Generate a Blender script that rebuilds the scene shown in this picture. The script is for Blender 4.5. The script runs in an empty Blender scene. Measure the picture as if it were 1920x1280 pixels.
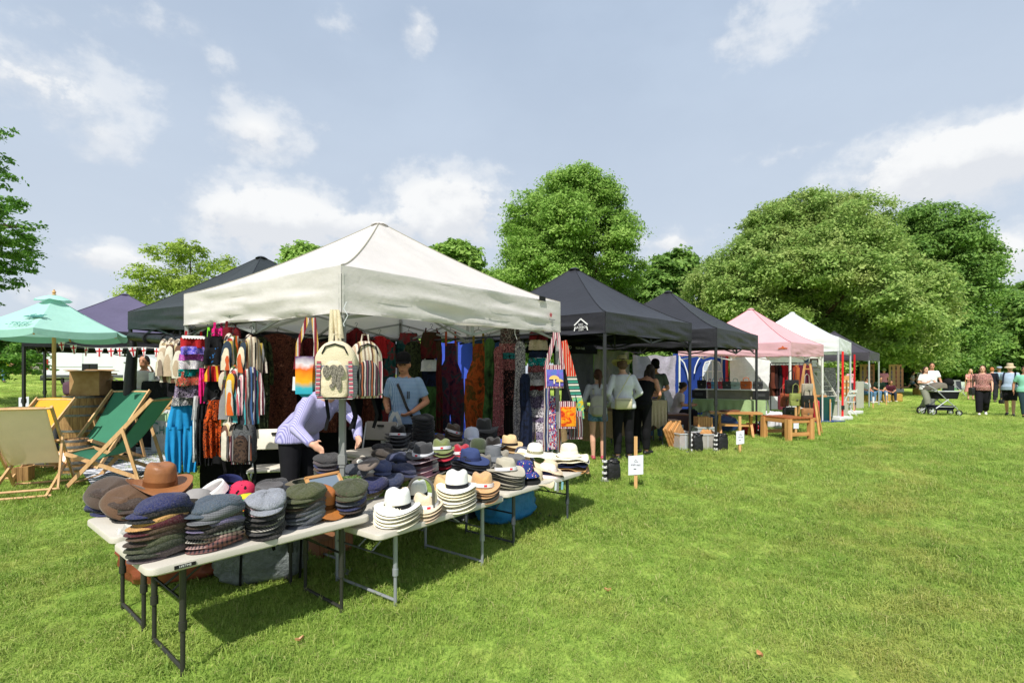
import bpy, bmesh, math, random
import numpy as np
from mathutils import Vector, Matrix, Euler, noise
R = math.radians
PI = math.pi
rnd = random.Random(7)
SC = bpy.context.scene
COL = SC.collection
cam_d = bpy.data.cameras.new('camera')
cam_d.lens = 18.0
cam_d.sensor_width = 36.0
cam_d.shift_y = 62 / 1920
cam_d.clip_start = 0.05
cam_d.clip_end = 3000
cam = bpy.data.objects.new('camera', cam_d)
COL.objects.link(cam)
cam.location = (0, 0, 1.5)
cam.rotation_euler = (R(90), 0, 0)
SC.camera = cam
SUN_EL = 50
SH = Vector((0.26, 0.965, 0)).normalized()
sun_d = bpy.data.lights.new('sun', 'SUN')
sun_d.energy = 3.7
sun_d.angle = R(0.6)
sun_d.color = (1.0, 0.955, 0.88)
sun = bpy.data.objects.new('sun', sun_d)
COL.objects.link(sun)
ldir = Vector((SH.x * math.cos(R(SUN_EL)), SH.y * math.cos(R(SUN_EL)), -math.sin(R(SUN_EL))))
sun.rotation_euler = ldir.to_track_quat('-Z', 'Y').to_euler()
sun.location = (0, -5, 20)
SC.view_settings.view_transform = 'Standard'
SC.view_settings.look = 'None'
SC.view_settings.gamma = 1
SC.view_settings.use_curve_mapping = False
SC.view_settings.exposure = 0.62

def lin(h):
 """'#rrggbb' -> linear rgb"""
 h = h.lstrip('#')
 if len(h) == 3:
  h = ''.join((q * 2 for q in h))
 o = []
 for i in (0, 2, 4):
  c = int(h[i:i + 2], 16) / 255
  o.append(c / 12.92 if c <= 0.04045 else ((c + 0.055) / 1.055) ** 2.4)
 return tuple(o)

def rgba(c):
 if isinstance(c, str):
  c = lin(c)
 return (c[0], c[1], c[2], 1.0)

class NT:
 """tiny helper to write node trees"""

 def __init__(s, tree):
  s.t = tree
  s.l = tree.links

 def n(s, typ, ins=None, **props):
  nd = s.t.nodes.new(typ)
  for k, v in props.items():
   setattr(nd, k, v)
  for k, v in (ins or {}).items():
   sock = nd.inputs[k]
   if isinstance(v, bpy.types.NodeSocket):
    s.l.new(v, sock)
   else:
    sock.default_value = v
  return nd

 def math(s, op, a, b=0.0, c=0.0, clamp=False):
  return s.n('ShaderNodeMath', {0: a, 1: b, 2: c}, operation=op, use_clamp=clamp).outputs[0]

 def vm(s, op, a, b=(0, 0, 0)):
  nd = s.n('ShaderNodeVectorMath', {0: a, 1: b}, operation=op)
  return nd.outputs['Value'] if op in ('LENGTH', 'DOT_PRODUCT', 'DISTANCE') else nd.outputs[0]

 def mix(s, f, a, b, mode='MIX'):
  nd = s.n('ShaderNodeMix', data_type='RGBA', blend_type=mode)
  for i, v in ((0, f), (6, a), (7, b)):
   if isinstance(v, bpy.types.NodeSocket):
    s.l.new(v, nd.inputs[i])
   else:
    nd.inputs[i].default_value = v if i == 0 else rgba(v)
  return nd.outputs[2]

 def rng(s, v, a, b, c=0.0, d=1.0, smooth=False):
  nd = s.n('ShaderNodeMapRange', {0: v, 1: a, 2: b, 3: c, 4: d})
  if smooth:
   nd.interpolation_type = 'SMOOTHSTEP'
  return nd.outputs[0]

 def noise(s, vec, scale, detail=3, rough=0.55, dist=0.0):
  return s.n('ShaderNodeTexNoise', {'Vector': vec, 'Scale': scale, 'Detail': detail, 'Roughness': rough, 'Distortion': dist}).outputs[0]

 def ramp(s, fac, stops, const=False):
  nd = s.n('ShaderNodeValToRGB', {0: fac})
  cr = nd.color_ramp
  cr.interpolation = 'CONSTANT' if const else 'LINEAR'
  while len(cr.elements) < len(stops):
   cr.elements.new(0.5)
  for e, (p, c) in zip(cr.elements, stops):
   e.position = p
   e.color = rgba(c)
  return nd.outputs[0]

 def sep(s, v):
  return s.n('ShaderNodeSeparateXYZ', {0: v}).outputs

 def comb(s, x=0.0, y=0.0, z=0.0):
  return s.n('ShaderNodeCombineXYZ', {0: x, 1: y, 2: z}).outputs[0]
world = bpy.data.worlds.new('World')
SC.world = world
world.use_nodes = True
wt = NT(world.node_tree)
world.node_tree.nodes.clear()
sky = wt.n('ShaderNodeTexSky', sky_type='NISHITA', sun_disc=False)
sky.sun_elevation = R(SUN_EL)
sky.sun_rotation = R(195)
sky.air_density = 1.0
sky.dust_density = 2.2
sky.ozone_density = 1.0
tc = wt.n('ShaderNodeTexCoord').outputs['Generated']
dx, dy, dz = wt.sep(tc)
az = wt.math('ARCTAN2', dx, dy)
el = wt.math('ARCSINE', dz)
ang = wt.comb(az, el, 0.0)
n_big = wt.noise(wt.comb(wt.math('MULTIPLY', dx, 1.0), dy, wt.math('MULTIPLY', dz, 2.0)), 3.2, 6, 0.55)
n_puff = wt.noise(wt.comb(dx, dy, wt.math('MULTIPLY', dz, 1.35)), 8.5, 10, 0.6, 0.15)
n_fine = wt.noise(wt.comb(dx, dy, wt.math('MULTIPLY', dz, 1.3)), 26.0, 8, 0.62)
veil = wt.rng(n_big, 0.3, 0.75, 0.78, 0.92, True)
base = wt.mix(veil, sky.outputs[0], (4.5, 5.4, 6.7))
low = wt.rng(el, 0.0, 0.6, 0.75, 0.0)
base = wt.mix(low, base, (5.9, 6.4, 7.0))
CL = [(520, 415, 165, 72, 1.15), (660, 425, 190, 42, 1.0), (840, 395, 135, 74, 1.05), (860, 330, 80, 30, 0.35), (480, 246, 100, 60, 0.68), (590, 235, 60, 24, 0.25), (1790, 305, 250, 78, 1.1), (1890, 262, 130, 62, 1.0), (1880, 480, 90, 60, 0.9), (1890, 560, 100, 40, 0.6), (205, 488, 95, 36, 1.0), (110, 552, 110, 24, 0.6), (70, 150, 260, 100, 0.62), (190, 250, 130, 60, 0.5), (270, 40, 120, 45, 0.3), (1450, 50, 170, 60, 0.42), (640, 45, 50, 28, 0.4), (785, 52, 34, 42, 0.5), (410, 115, 45, 30, 0.3), (1270, 455, 95, 34, 0.75), (1740, 235, 70, 20, 0.4), (1480, 285, 110, 22, 0.3)]
dens = None
lit = None
for px, py, w, h, s in CL:
 d = Vector((px - 960, 960, 702 - py))
 a = math.atan2(d.x, d.y)
 e = math.atan2(d.z, math.hypot(d.x, d.y))
 k = math.cos(a) / 960 * 1.0
 rel = wt.vm('MULTIPLY', wt.vm('SUBTRACT', ang, (a, e, 0)), (1 / (w * k * max(math.cos(a), 0.6)), 1 / (h * k), 0))
 ln = wt.vm('LENGTH', rel)
 m = wt.math('MULTIPLY', wt.rng(ln, 0.0, 1.5, 1.0, 0.0), s)
 ry = wt.math('MULTIPLY', wt.sep(rel)[1], m)
 dens = m if dens is None else wt.math('MAXIMUM', dens, m)
 lit = ry if lit is None else wt.math('ADD', lit, ry)
gen = wt.math('MULTIPLY', wt.rng(n_big, 0.6, 0.78, 0.0, 0.55), wt.rng(dy, 0.45, 0.05))
dens = wt.math('MAXIMUM', dens, gen)
d2 = wt.math('ADD', dens, wt.math('ADD', wt.math('MULTIPLY', wt.math('SUBTRACT', n_puff, 0.5), 1.5), wt.math('MULTIPLY', wt.math('SUBTRACT', n_fine, 0.5), 0.85)))
d2 = wt.math('MULTIPLY', d2, wt.rng(dens, 0.0, 0.18))
hard = wt.math('MULTIPLY', wt.rng(d2, 0.28, 0.6, 0.0, 1.0, True), wt.rng(dens, 0.25, 0.6, 0.2, 0.92))
softc = wt.math('MULTIPLY', wt.rng(d2, 0.1, 0.6, 0.0, 1.0, True), 0.5)
cov = wt.math('MAXIMUM', hard, softc)
sh = wt.math('ADD', wt.math('MULTIPLY', lit, 1.0), wt.math('ADD', wt.math('MULTIPLY', wt.math('SUBTRACT', n_puff, 0.5), 1.9), wt.math('MULTIPLY', wt.math('SUBTRACT', n_fine, 0.5), 0.9)))
ccol = wt.mix(wt.rng(sh, -0.42, 0.3, 0.0, 1.0, True), (6.5, 6.7, 7.05), (8.1, 8.15, 8.15))
skyc = wt.mix(cov, base, ccol)
bg = wt.n('ShaderNodeBackground', {'Color': skyc, 'Strength': 0.079})
wo = wt.n('ShaderNodeOutputWorld')
wt.l.new(bg.outputs[0], wo.inputs[0])

def sst(a, b, x):
 t = min(1.0, max(0.0, (x - a) / (b - a)))
 return t * t * (3 - 2 * t)

def gz(x, y):
 return 0.13 * sst(4, 10, y) + 0.15 * sst(20, 46, y) + 0.042 * max(0.0, min(-x - 4, 30.0)) * sst(6, 20, y)

def at(px, py, z):
 """the point seen at photograph pixel (px, py) that lies z metres up"""
 Y = 960 * (1.5 - z) / (py - 702)
 return Vector(((px - 960) / 960 * Y, Y, z))

def on(px, Y, z=None):
 x = (px - 960) / 960 * Y
 return Vector((x, Y, gz(x, Y) if z is None else z))

def gnd(px, py):
 z = 0.1
 for _ in range(12):
  p = at(px, py, z)
  z = gz(p.x, p.y)
 return Vector((p.x, p.y, z))

class MB:

 def __init__(s):
  s.v = []
  s.f = []
  s.mi = []
  s.cur = 0

 def add(s, vs, fs):
  o = len(s.v)
  s.v.extend([tuple(p) for p in vs])
  for f in fs:
   s.f.append(tuple((i + o for i in f)))
   s.mi.append(s.cur)
  return s

 def box(s, c, d, rot=None, taper=1.0):
  vs = []
  for z in (-1, 1):
   k = taper if z > 0 else 1.0
   for x, y in ((-1, -1), (1, -1), (1, 1), (-1, 1)):
    p = Vector((x * d[0] / 2 * k, y * d[1] / 2 * k, z * d[2] / 2))
    if rot is not None:
     p = rot @ p
    vs.append(p + Vector(c))
  return s.add(vs, [(3, 2, 1, 0), (4, 5, 6, 7), (0, 1, 5, 4), (1, 2, 6, 5), (2, 3, 7, 6), (3, 0, 4, 7)])

 def bar(s, p0, p1, w, t, up=(0, 0, 1)):
  """a straight bar of section w x t from p0 to p1"""
  p0, p1 = (Vector(p0), Vector(p1))
  d = (p1 - p0).normalized()
  u = Vector(up)
  if abs(d.dot(u)) > 0.98:
   u = Vector((1, 0, 0))
  x = d.cross(u).normalized()
  y = x.cross(d).normalized()
  vs = []
  for p in (p0, p1):
   for a, b in ((-1, -1), (1, -1), (1, 1), (-1, 1)):
    vs.append(p + x * a * w / 2 + y * b * t / 2)
  return s.add(vs, [(3, 2, 1, 0), (4, 5, 6, 7), (0, 1, 5, 4), (1, 2, 6, 5), (2, 3, 7, 6), (3, 0, 4, 7)])

 def tube(s, pts, r, n=8, caps=True, squash=1.0):
  pts = [Vector(p) for p in pts]
  rs = r if isinstance(r, (list, tuple)) else [r] * len(pts)
  o = len(s.v)
  vs, fs = ([], [])
  ref = None
  for i, p in enumerate(pts):
   d = pts[min(i + 1, len(pts) - 1)] - pts[max(i - 1, 0)]
   if d.length < 1e-09:
    d = Vector((0, 0, 1))
   d.normalize()
   if ref is None:
    ref = Vector((0, 0, 1)) if abs(d.z) < 0.9 else Vector((1, 0, 0))
   x = d.cross(ref).normalized()
   y = x.cross(d).normalized()
   ref = y
   for k in range(n):
    a = 2 * PI * k / n
    vs.append(p + x * math.cos(a) * rs[i] + y * math.sin(a) * rs[i] * squash)
  for i in range(len(pts) - 1):
   for k in range(n):
    k2 = (k + 1) % n
    fs.append((i * n + k, i * n + k2, (i + 1) * n + k2, (i + 1) * n + k))
  if caps:
   fs.append(tuple(range(n - 1, -1, -1)))
   fs.append(tuple(range((len(pts) - 1) * n, len(pts) * n)))
  return s.add(vs, fs)

 def lathe(s, prof, n=20, sx=1.0, sy=1.0, c=(0, 0, 0), fn=None):
  """profile of (r, z); r=0 closes; fn(x, y, z, ang, i) -> (x, y, z)"""
  vs, fs, rows = ([], [], [])
  for i, (r, z) in enumerate(prof):
   row = []
   m = 1 if r < 1e-06 else n
   for k in range(m):
    a = 2 * PI * k / n
    p = (r * math.cos(a) * sx, r * math.sin(a) * sy, z)
    if fn:
     p = fn(p[0], p[1], p[2], a, i)
    row.append(len(vs))
    vs.append((p[0] + c[0], p[1] + c[1], p[2] + c[2]))
   rows.append(row)
  for a, b in zip(rows, rows[1:]):
   for k in range(n):
    k2 = (k + 1) % n
    if len(a) == 1 and len(b) == 1:
     continue
    if len(a) == 1:
     fs.append((a[0], b[k2], b[k]))
    elif len(b) == 1:
     fs.append((a[k], a[k2], b[0]))
    else:
     fs.append((a[k], a[k2], b[k2], b[k]))
  return s.add(vs, fs)

 def grid(s, nu, nv, fn, closed=False):
  """fn(u, v) -> point, u, v in 0..1"""
  vs, fs = ([], [])
  for j in range(nv + 1):
   for i in range(nu + (0 if closed else 1)):
    vs.append(fn(i / nu, j / nv))
  w = nu if closed else nu + 1
  for j in range(nv):
   for i in range(nu):
    i2 = (i + 1) % w if closed else i + 1
    fs.append((j * w + i, j * w + i2, (j + 1) * w + i2, (j + 1) * w + i))
  return s.add(vs, fs)

 def ell(s, c, r, nu=12, nv=8, rot=None):
  pr = []
  vs, fs = ([], [])
  for j in range(nv + 1):
   t = PI * j / nv
   m = 1 if j in (0, nv) else nu
   row = []
   for k in range(m):
    a = 2 * PI * k / nu
    p = Vector((r[0] * math.sin(t) * math.cos(a), r[1] * math.sin(t) * math.sin(a), -r[2] * math.cos(t)))
    if rot is not None:
     p = rot @ p
    row.append(len(vs))
    vs.append(p + Vector(c))
   pr.append(row)
  for a, b in zip(pr, pr[1:]):
   for k in range(nu):
    k2 = (k + 1) % nu
    if len(a) == 1:
     fs.append((a[0], b[k2], b[k]))
    elif len(b) == 1:
     fs.append((a[k], a[k2], b[0]))
    else:
     fs.append((a[k], a[k2], b[k2], b[k]))
  return s.add(vs, fs)

 def prism(s, poly, d, frame=None):
  """poly: 2-D outline (x, z) extruded along y by d, centred"""
  n = len(poly)
  vs = [Vector((x, -d / 2, z)) for x, z in poly] + [Vector((x, d / 2, z)) for x, z in poly]
  if frame is not None:
   vs = [frame @ p for p in vs]
  fs = [tuple(range(n)), tuple(range(2 * n - 1, n - 1, -1))]
  for i in range(n):
   j = (i + 1) % n
   fs.append((j, i, n + i, n + j))
  return s.add(vs, fs)

 def mesh(s, name, mat, smooth=True, angle=40):
  me = bpy.data.meshes.new(name)
  me.from_pydata(s.v, [], s.f)
  for m in mat if isinstance(mat, (list, tuple)) else [mat]:
   me.materials.append(m)
  if any(s.mi):
   me.polygons.foreach_set('material_index', s.mi)
  if smooth:
   me.polygons.foreach_set('use_smooth', [True] * len(me.polygons))
   if angle < 180:
    me.set_sharp_from_angle(angle=R(angle))
  me.update()
  return me

 def build(s, name, mat, parent=None, color=None, loc=(0, 0, 0), rot=(0, 0, 0), smooth=True, angle=40):
  return link(name, s.mesh(name, mat, smooth, angle), parent, color, loc, rot)

def link(name, me, parent=None, color=None, loc=(0, 0, 0), rot=(0, 0, 0)):
 o = bpy.data.objects.new(name, me)
 COL.objects.link(o)
 if parent is not None:
  o.parent = parent
 o.location = loc
 o.rotation_euler = rot
 if color is not None:
  o.color = rgba(color)
 return o
LABELS = {}

def tag(o, label, cat, group=None, kind=None):
 o['label'] = label
 o['category'] = cat
 if group:
  o['group'] = group
 if kind:
  o['kind'] = kind
 LABELS.setdefault(label, []).append(o.name)
 return o

def thing(name, label, cat, loc=(0, 0, 0), rz=0.0, group=None):
 o = bpy.data.objects.new(name, None)
 o.empty_display_size = 0.1
 COL.objects.link(o)
 o.location = loc
 o.rotation_euler = (0, 0, rz)
 return tag(o, label, cat, group)

def struct(o):
 o['kind'] = 'structure'
 return o

def copy_tree(o, parent=None):
 c = o.copy()
 COL.objects.link(c)
 c.parent = parent
 for ch in list(o.children):
  copy_tree(ch, c)
 return c
MATS = {}

def material(name, fn, rough=0.8, spec=0.3, metal=0.0, bump=None, transl=0.0, alpha=None, sheen=0.0):
 """fn(nt, co) -> colour socket or colour; bump = (scale, strength, detail)"""
 if name in MATS:
  return MATS[name]
 m = bpy.data.materials.new(name)
 m.use_nodes = True
 nt = NT(m.node_tree)
 nt.t.nodes.clear()
 co = nt.n('ShaderNodeTexCoord').outputs['Object']
 c = fn(nt, co) if callable(fn) else rgba(fn)
 p = nt.n('ShaderNodeBsdfPrincipled', {'Base Color': c, 'Roughness': rough, 'Metallic': metal, 'Specular IOR Level': spec})
 if sheen:
  p.inputs['Sheen Weight'].default_value = sheen
 if alpha is not None:
  p.inputs['Alpha'].default_value = alpha
 if bump:
  h = nt.noise(co, bump[0], bump[2] if len(bump) > 2 else 3)
  b = nt.n('ShaderNodeBump', {'Height': h, 'Strength': bump[1], 'Distance': 0.02})
  nt.l.new(b.outputs[0], p.inputs['Normal'])
 out = p.outputs[0]
 if transl:
  tr = nt.n('ShaderNodeBsdfTranslucent', {'Color': c})
  out = nt.n('ShaderNodeMixShader', {0: transl, 1: out, 2: tr.outputs[0]}).outputs[0]
 o = nt.n('ShaderNodeOutputMaterial')
 nt.l.new(out, o.inputs[0])
 MATS[name] = m
 return m

def tinted(nt, co, amt=0.25, scale=14.0, fine=0.0):
 c = nt.n('ShaderNodeObjectInfo').outputs['Color']
 f = nt.rng(nt.noise(co, scale, 4), 0.25, 0.75, 1 - amt, 1 + amt)
 if fine:
  g = nt.rng(nt.noise(co, 260.0, 2), 0.3, 0.7, 1 - fine, 1 + fine)
  f = nt.math('MULTIPLY', f, g)
 return nt.n('ShaderNodeVectorMath', {0: c, 'Scale': f}, operation='SCALE').outputs[0]
felt = material('felt', lambda n, c: tinted(n, c, 0.14, 9, 0.22), 0.95, 0.12, bump=(180, 0.25, 2), sheen=0.25)
wool = material('wool_tweed', lambda n, c: n.mix(n.rng(n.noise(n.vm('MULTIPLY', c, (90, 160, 120)), 1.0, 3, 0.7), 0.44, 0.68, 0, 0.26), tinted(n, c, 0.16, 16, 0.35), '#7a7268'), 0.97, 0.1, bump=(120, 0.6, 3), sheen=0.15)
straw = material('straw_weave', lambda n, c: tinted(n, c, 0.06, 30, 0.1), 0.75, 0.25, bump=(220, 0.3, 2), transl=0.06)
cotton = material('cotton', lambda n, c: tinted(n, c, 0.1, 10, 0.06), 0.88, 0.15, bump=(9, 0.35, 4))
plain = material('plain_paint', lambda n, c: tinted(n, c, 0.05, 6), 0.5, 0.4)
leather = material('leather', lambda n, c: tinted(n, c, 0.22, 7, 0.08), 0.48, 0.45, bump=(40, 0.2, 4))
plastic = material('plastic', lambda n, c: tinted(n, c, 0.05, 5), 0.38, 0.45)
metal_grey = material('coated_steel', lambda n, c: tinted(n, c, 0.08, 12), 0.42, 0.5, 0.35)
paper = material('paper', lambda n, c: tinted(n, c, 0.03, 8), 0.7, 0.25)
skin = material('skin', lambda n, c: tinted(n, c, 0.1, 18), 0.55, 0.3)
hairm = material('hair', lambda n, c: tinted(n, c, 0.35, 40, 0.2), 0.6, 0.35, bump=(90, 0.5, 2))
rubber = material('rubber', '#151515', 0.7, 0.3)

def wood_fn(c1, c2, axis=0, sc=6.0):

 def f(n, co):
  mul = [22.0, 22.0, 22.0]
  mul[axis] = 1.6
  v = n.vm('MULTIPLY', co, tuple(mul))
  t = n.noise(v, sc / 6, 5, 0.6, 0.6)
  return n.ramp(t, [(0.28, c1), (0.72, c2)])
 return f
wood_x = material('ash_wood_x', wood_fn('#b98a55', '#dcb27c', 0), 0.55, 0.35)
wood_y = material('ash_wood_y', wood_fn('#b98a55', '#dcb27c', 1), 0.55, 0.35)
wood_z = material('ash_wood_z', wood_fn('#b98a55', '#dcb27c', 2), 0.55, 0.35)
oak_x = material('oiled_oak_x', wood_fn('#9c6a38', '#cf9c62', 0), 0.45, 0.4)
oak_z = material('oiled_oak_z', wood_fn('#a4703e', '#d2a066', 2), 0.45, 0.4)
oak_y = material('oiled_oak_y', wood_fn('#9c6a38', '#cf9c62', 1), 0.45, 0.4)
dark_wood = material('dark_stained_wood', wood_fn('#1d1c1e', '#333236', 2), 0.5, 0.4)
old_wood = material('weathered_stave_wood', wood_fn('#6b4d2e', '#a98455', 2), 0.75, 0.2)
bark = material('bark', lambda n, c: n.ramp(n.noise(n.vm('MULTIPLY', c, (6, 6, 1.2)), 1.6, 6), [(0.3, '#2b231b'), (0.7, '#5d4f40')]), 0.95, 0.1, bump=(5, 0.8, 5))

def stripes(cols, axis=0, period=0.1, wob=0.0):

 def f(n, co):
  x = n.sep(co)[axis]
  if wob:
   x = n.math('ADD', x, n.math('MULTIPLY', n.noise(co, 5, 2), wob))
  t = n.math('FRACT', n.math('MULTIPLY', x, 1 / period))
  k = len(cols)
  c = n.ramp(t, [(i / k, c) for i, c in enumerate(cols)], True)
  return n.mix(n.rng(n.noise(co, 300, 2), 0.35, 0.65, 0, 0.35), c, '#3a3533')
 return f

def check(bg, fg, p=0.012, w=0.35):

 def f(n, co):
  s = n.sep(co)
  a = n.math('LESS_THAN', n.math('FRACT', n.math('MULTIPLY', n.math('ADD', s[0], s[1]), 1 / p)), w)
  b = n.math('LESS_THAN', n.math('FRACT', n.math('MULTIPLY', s[2], 1 / p)), w)
  return n.mix(n.math('MULTIPLY', n.math('ADD', a, b), 0.5), bg, fg)
 return f

def printed(cols, scale=18.0, dist=1.2):
 """blotchy textile print"""

 def f(n, co):
  t = n.noise(co, scale, 3, 0.6, dist)
  k = len(cols)
  return n.ramp(t, [(0.3 + 0.42 * i / k, c) for i, c in enumerate(cols)], True)
 return f

def dyed(cols, scale=3.0, dist=1.0):

 def f(n, co):
  t = n.noise(co, scale, 4, 0.55, dist)
  k = max(1, len(cols) - 1)
  c = n.ramp(t, [(0.28 + 0.46 * i / k, c) for i, c in enumerate(cols)])
  return n.mix(n.rng(n.noise(co, 34, 3), 0.55, 0.72, 0, 0.35), c, cols[0])
 return f

def dots(bg, cols, scale=40.0, size=0.35):

 def f(n, co):
  v = n.n('ShaderNodeTexVoronoi', {'Vector': co, 'Scale': scale})
  k = len(cols)
  t = n.sep(v.outputs['Color'])[0]
  c = n.ramp(t, [(i / k, c) for i, c in enumerate(cols)], True)
  return n.mix(n.math('LESS_THAN', v.outputs['Distance'], size), bg, c)
 return f

def bands(rows, jit=0.02):
 """rows: list of (height fraction along z in metres, from the top downwards, colour list) -> patterned horizontal bands"""

 def f(n, co):
  z = n.math('ADD', n.sep(co)[2], n.math('MULTIPLY', n.math('SUBTRACT', n.noise(co, 14, 2), 0.5), jit))
  out = None
  for z0, cols in rows:
   c = printed(cols, 46, 0.8)(n, co) if len(cols) > 1 else rgba(cols[0])
   out = c if out is None else n.mix(n.math('LESS_THAN', z, z0), out, c)
  return out
 return f

def cloth(name, fn, transl=0.0, rough=0.9, bump=(14, 0.3, 4)):
 return material(name, fn, rough, 0.15, bump=bump, transl=transl)

def text(s, size, mat, parent, loc, rot, name='lettering', color=None, align='CENTER', ext=0.0006):
 cu = bpy.data.curves.new(name, 'FONT')
 cu.body = s
 cu.size = size
 cu.align_x = align
 cu.align_y = 'CENTER'
 cu.extrude = ext
 cu.materials.append(mat)
 o = bpy.data.objects.new(name, cu)
 COL.objects.link(o)
 o.parent = parent
 o.location = loc
 o.rotation_euler = rot
 if color is not None:
  o.color = rgba(color)
 return o

def grass_colour(n, pos, blade):
 big = n.noise(pos, 0.35, 3)
 mid = n.noise(pos, 1.7, 4)
 c = n.ramp(big, [(0.32, '#88a444'), (0.52, '#a0b856'), (0.7, '#b3c064')])
 c = n.mix(n.rng(mid, 0.5, 0.74, 0, 0.6), c, '#b5b062')
 px_, py_, _z = n.sep(pos)
 trk = n.math('ABSOLUTE', n.math('ADD', n.math('SUBTRACT', px_, n.math('MULTIPLY', py_, 0.74)), n.math('MULTIPLY', n.math('SUBTRACT', n.noise(pos, 0.5, 3), 0.5), 2.2)))
 trk = n.math('MULTIPLY', n.rng(trk, 0.0, 1.1, 0.5, 0.0, True), n.rng(mid, 0.35, 0.6))
 c = n.mix(trk, c, '#b8ac62')
 c = n.mix(n.rng(n.noise(pos, 3.1, 3), 0.55, 0.75, 0, 0.55), c, '#6f9436')
 return c

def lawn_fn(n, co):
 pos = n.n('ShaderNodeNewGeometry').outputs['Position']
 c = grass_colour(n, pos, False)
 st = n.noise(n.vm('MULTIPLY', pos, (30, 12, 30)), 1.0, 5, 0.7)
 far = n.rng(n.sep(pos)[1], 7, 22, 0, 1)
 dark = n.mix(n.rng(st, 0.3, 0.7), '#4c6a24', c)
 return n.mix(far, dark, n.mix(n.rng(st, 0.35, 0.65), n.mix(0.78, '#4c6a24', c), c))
lawn_mat = material('lawn', lawn_fn, 0.95, 0.1, bump=(30, 0.6, 5))
mb = MB()
ys = [-30, -10, -2, 0, 1, 2, 3, 4, 5, 6, 7, 8, 9, 10, 12, 14, 16, 18, 20, 23, 26, 30, 34, 38, 42, 46, 60, 120, 400, 1500]
xs = [-1500, -400, -120, -60, -40, -34, -30, -26, -22, -18, -15, -12, -10, -8, -6, -4, -2, 0, 2, 4, 8, 12, 20, 40, 120, 400, 1500]
vs = [(x, y, gz(x, y)) for y in ys for x in xs]
w = len(xs)
mb.add(vs, [(j * w + i, j * w + i + 1, (j + 1) * w + i + 1, (j + 1) * w + i) for j in range(len(ys) - 1) for i in range(w - 1)])
struct(mb.build('ground', lawn_mat, angle=180))

def blade_fn(n, co):
 pos = n.n('ShaderNodeNewGeometry').outputs['Position']
 r = n.n('ShaderNodeNewGeometry').outputs['Random Per Island']
 r2 = n.n('ShaderNodeObjectInfo').outputs['Random']
 c = grass_colour(n, pos, True)
 c = n.mix(n.rng(r, 0, 1, 0, 0.6), c, '#6f923c')
 c = n.mix(n.rng(r2, 0.55, 1, 0, 0.5), c, '#b4c066')
 c = n.mix(n.rng(n.noise(pos, 5.5, 3, 0.6), 0.56, 0.7, 0, 0.45), c, '#5c8434')
 c = n.mix(n.rng(n.math('FRACT', n.math('MULTIPLY', n.math('ADD', r, r2), 7.3)), 0.86, 1.0, 0, 0.85), c, '#c2ba82')
 return c
blade_mat = material('grass_blades', blade_fn, 0.62, 0.3, transl=0.38)
tufts = bpy.data.collections.new('tuft_sources')
tr = random.Random(3)
for k in range(6):
 m = MB()
 for b in range(46):
  rr = 0.085 * math.sqrt(tr.random())
  a = tr.random() * 2 * PI
  p = Vector((rr * math.cos(a), rr * math.sin(a), -0.004))
  h = tr.uniform(0.018, 0.04) * (1.55 if tr.random() < 0.1 else 1)
  ln = tr.uniform(0.3, 1.7)
  da = tr.random() * 2 * PI
  d = Vector((math.cos(da), math.sin(da), 0))
  sd = Vector((-d.y, d.x, 0)) * tr.uniform(0.0011, 0.0025)
  p1 = p + Vector((0, 0, h * 0.6)) + d * h * ln * 0.25
  p2 = p + Vector((0, 0, h * (1 - 0.32 * ln))) + d * h * ln * 0.95
  m.add([p - sd, p + sd, p1 + sd * 0.85, p1 - sd * 0.85, p2], [(0, 1, 2, 3), (3, 2, 4)])
 o = bpy.data.objects.new('grass_tuft', m.mesh('grass_tuft', blade_mat, False))
 tufts.objects.link(o)
rs = np.random.RandomState(5)
pts, scs = ([], [])

def scatter(y0, y1, dens, sc):
 x0, x1 = (-1.06 * y1 - 0.4, 1.06 * y1 + 0.4)
 n = int((x1 - x0) * (y1 - y0) * dens)
 x = rs.uniform(x0, x1, n)
 y = rs.uniform(y0, y1, n)
 k = np.abs(x) < 1.05 * y + 0.35
 x, y = (x[k], y[k])
 z = np.array([gz(a, b) for a, b in zip(x, y)])
 pts.append(np.stack([x, y, z], 1))
 f1 = np.array([noise.noise(Vector((a * 1.3, b * 1.3, 3.0))) + 0.6 * noise.noise(Vector((a * 3.7, b * 3.7, 8.0))) for a, b in zip(x, y)])
 scs.append(sc * rs.uniform(0.65, 1.35, len(x)) * np.clip(1 + 0.42 * f1, 0.6, 1.5))
scatter(1.6, 3.2, 430, 0.9)
scatter(3.2, 4.6, 330, 1.0)
scatter(4.6, 6.5, 210, 1.2)
scatter(6.5, 9.5, 130, 1.3)
scatter(9.5, 14, 70, 1.4)
scatter(14, 22, 30, 1.6)
scatter(22, 34, 10, 1.9)
P = np.concatenate(pts)
S = np.concatenate(scs)
gm = bpy.data.meshes.new('grass')
gm.vertices.add(len(P))
gm.vertices.foreach_set('co', P.astype(np.float32).ravel())
at_ = gm.attributes.new('sc', 'FLOAT', 'POINT')
at_.data.foreach_set('value', S.astype(np.float32))
gm.materials.append(blade_mat)
gm.update()
grass = link('grass', gm)
grass['kind'] = 'stuff'
grass['label'] = 'short green lawn grass with drier yellowish patches'
ng = bpy.data.node_groups.new('grass_scatter', 'GeometryNodeTree')
ng.interface.new_socket('Geometry', in_out='INPUT', socket_type='NodeSocketGeometry')
ng.interface.new_socket('Geometry', in_out='OUTPUT', socket_type='NodeSocketGeometry')
gi = ng.nodes.new('NodeGroupInput')
go = ng.nodes.new('NodeGroupOutput')
ci = ng.nodes.new('GeometryNodeCollectionInfo')
ci.inputs['Collection'].default_value = tufts
ci.inputs['Separate Children'].default_value = True
ci.inputs['Reset Children'].default_value = True
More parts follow.
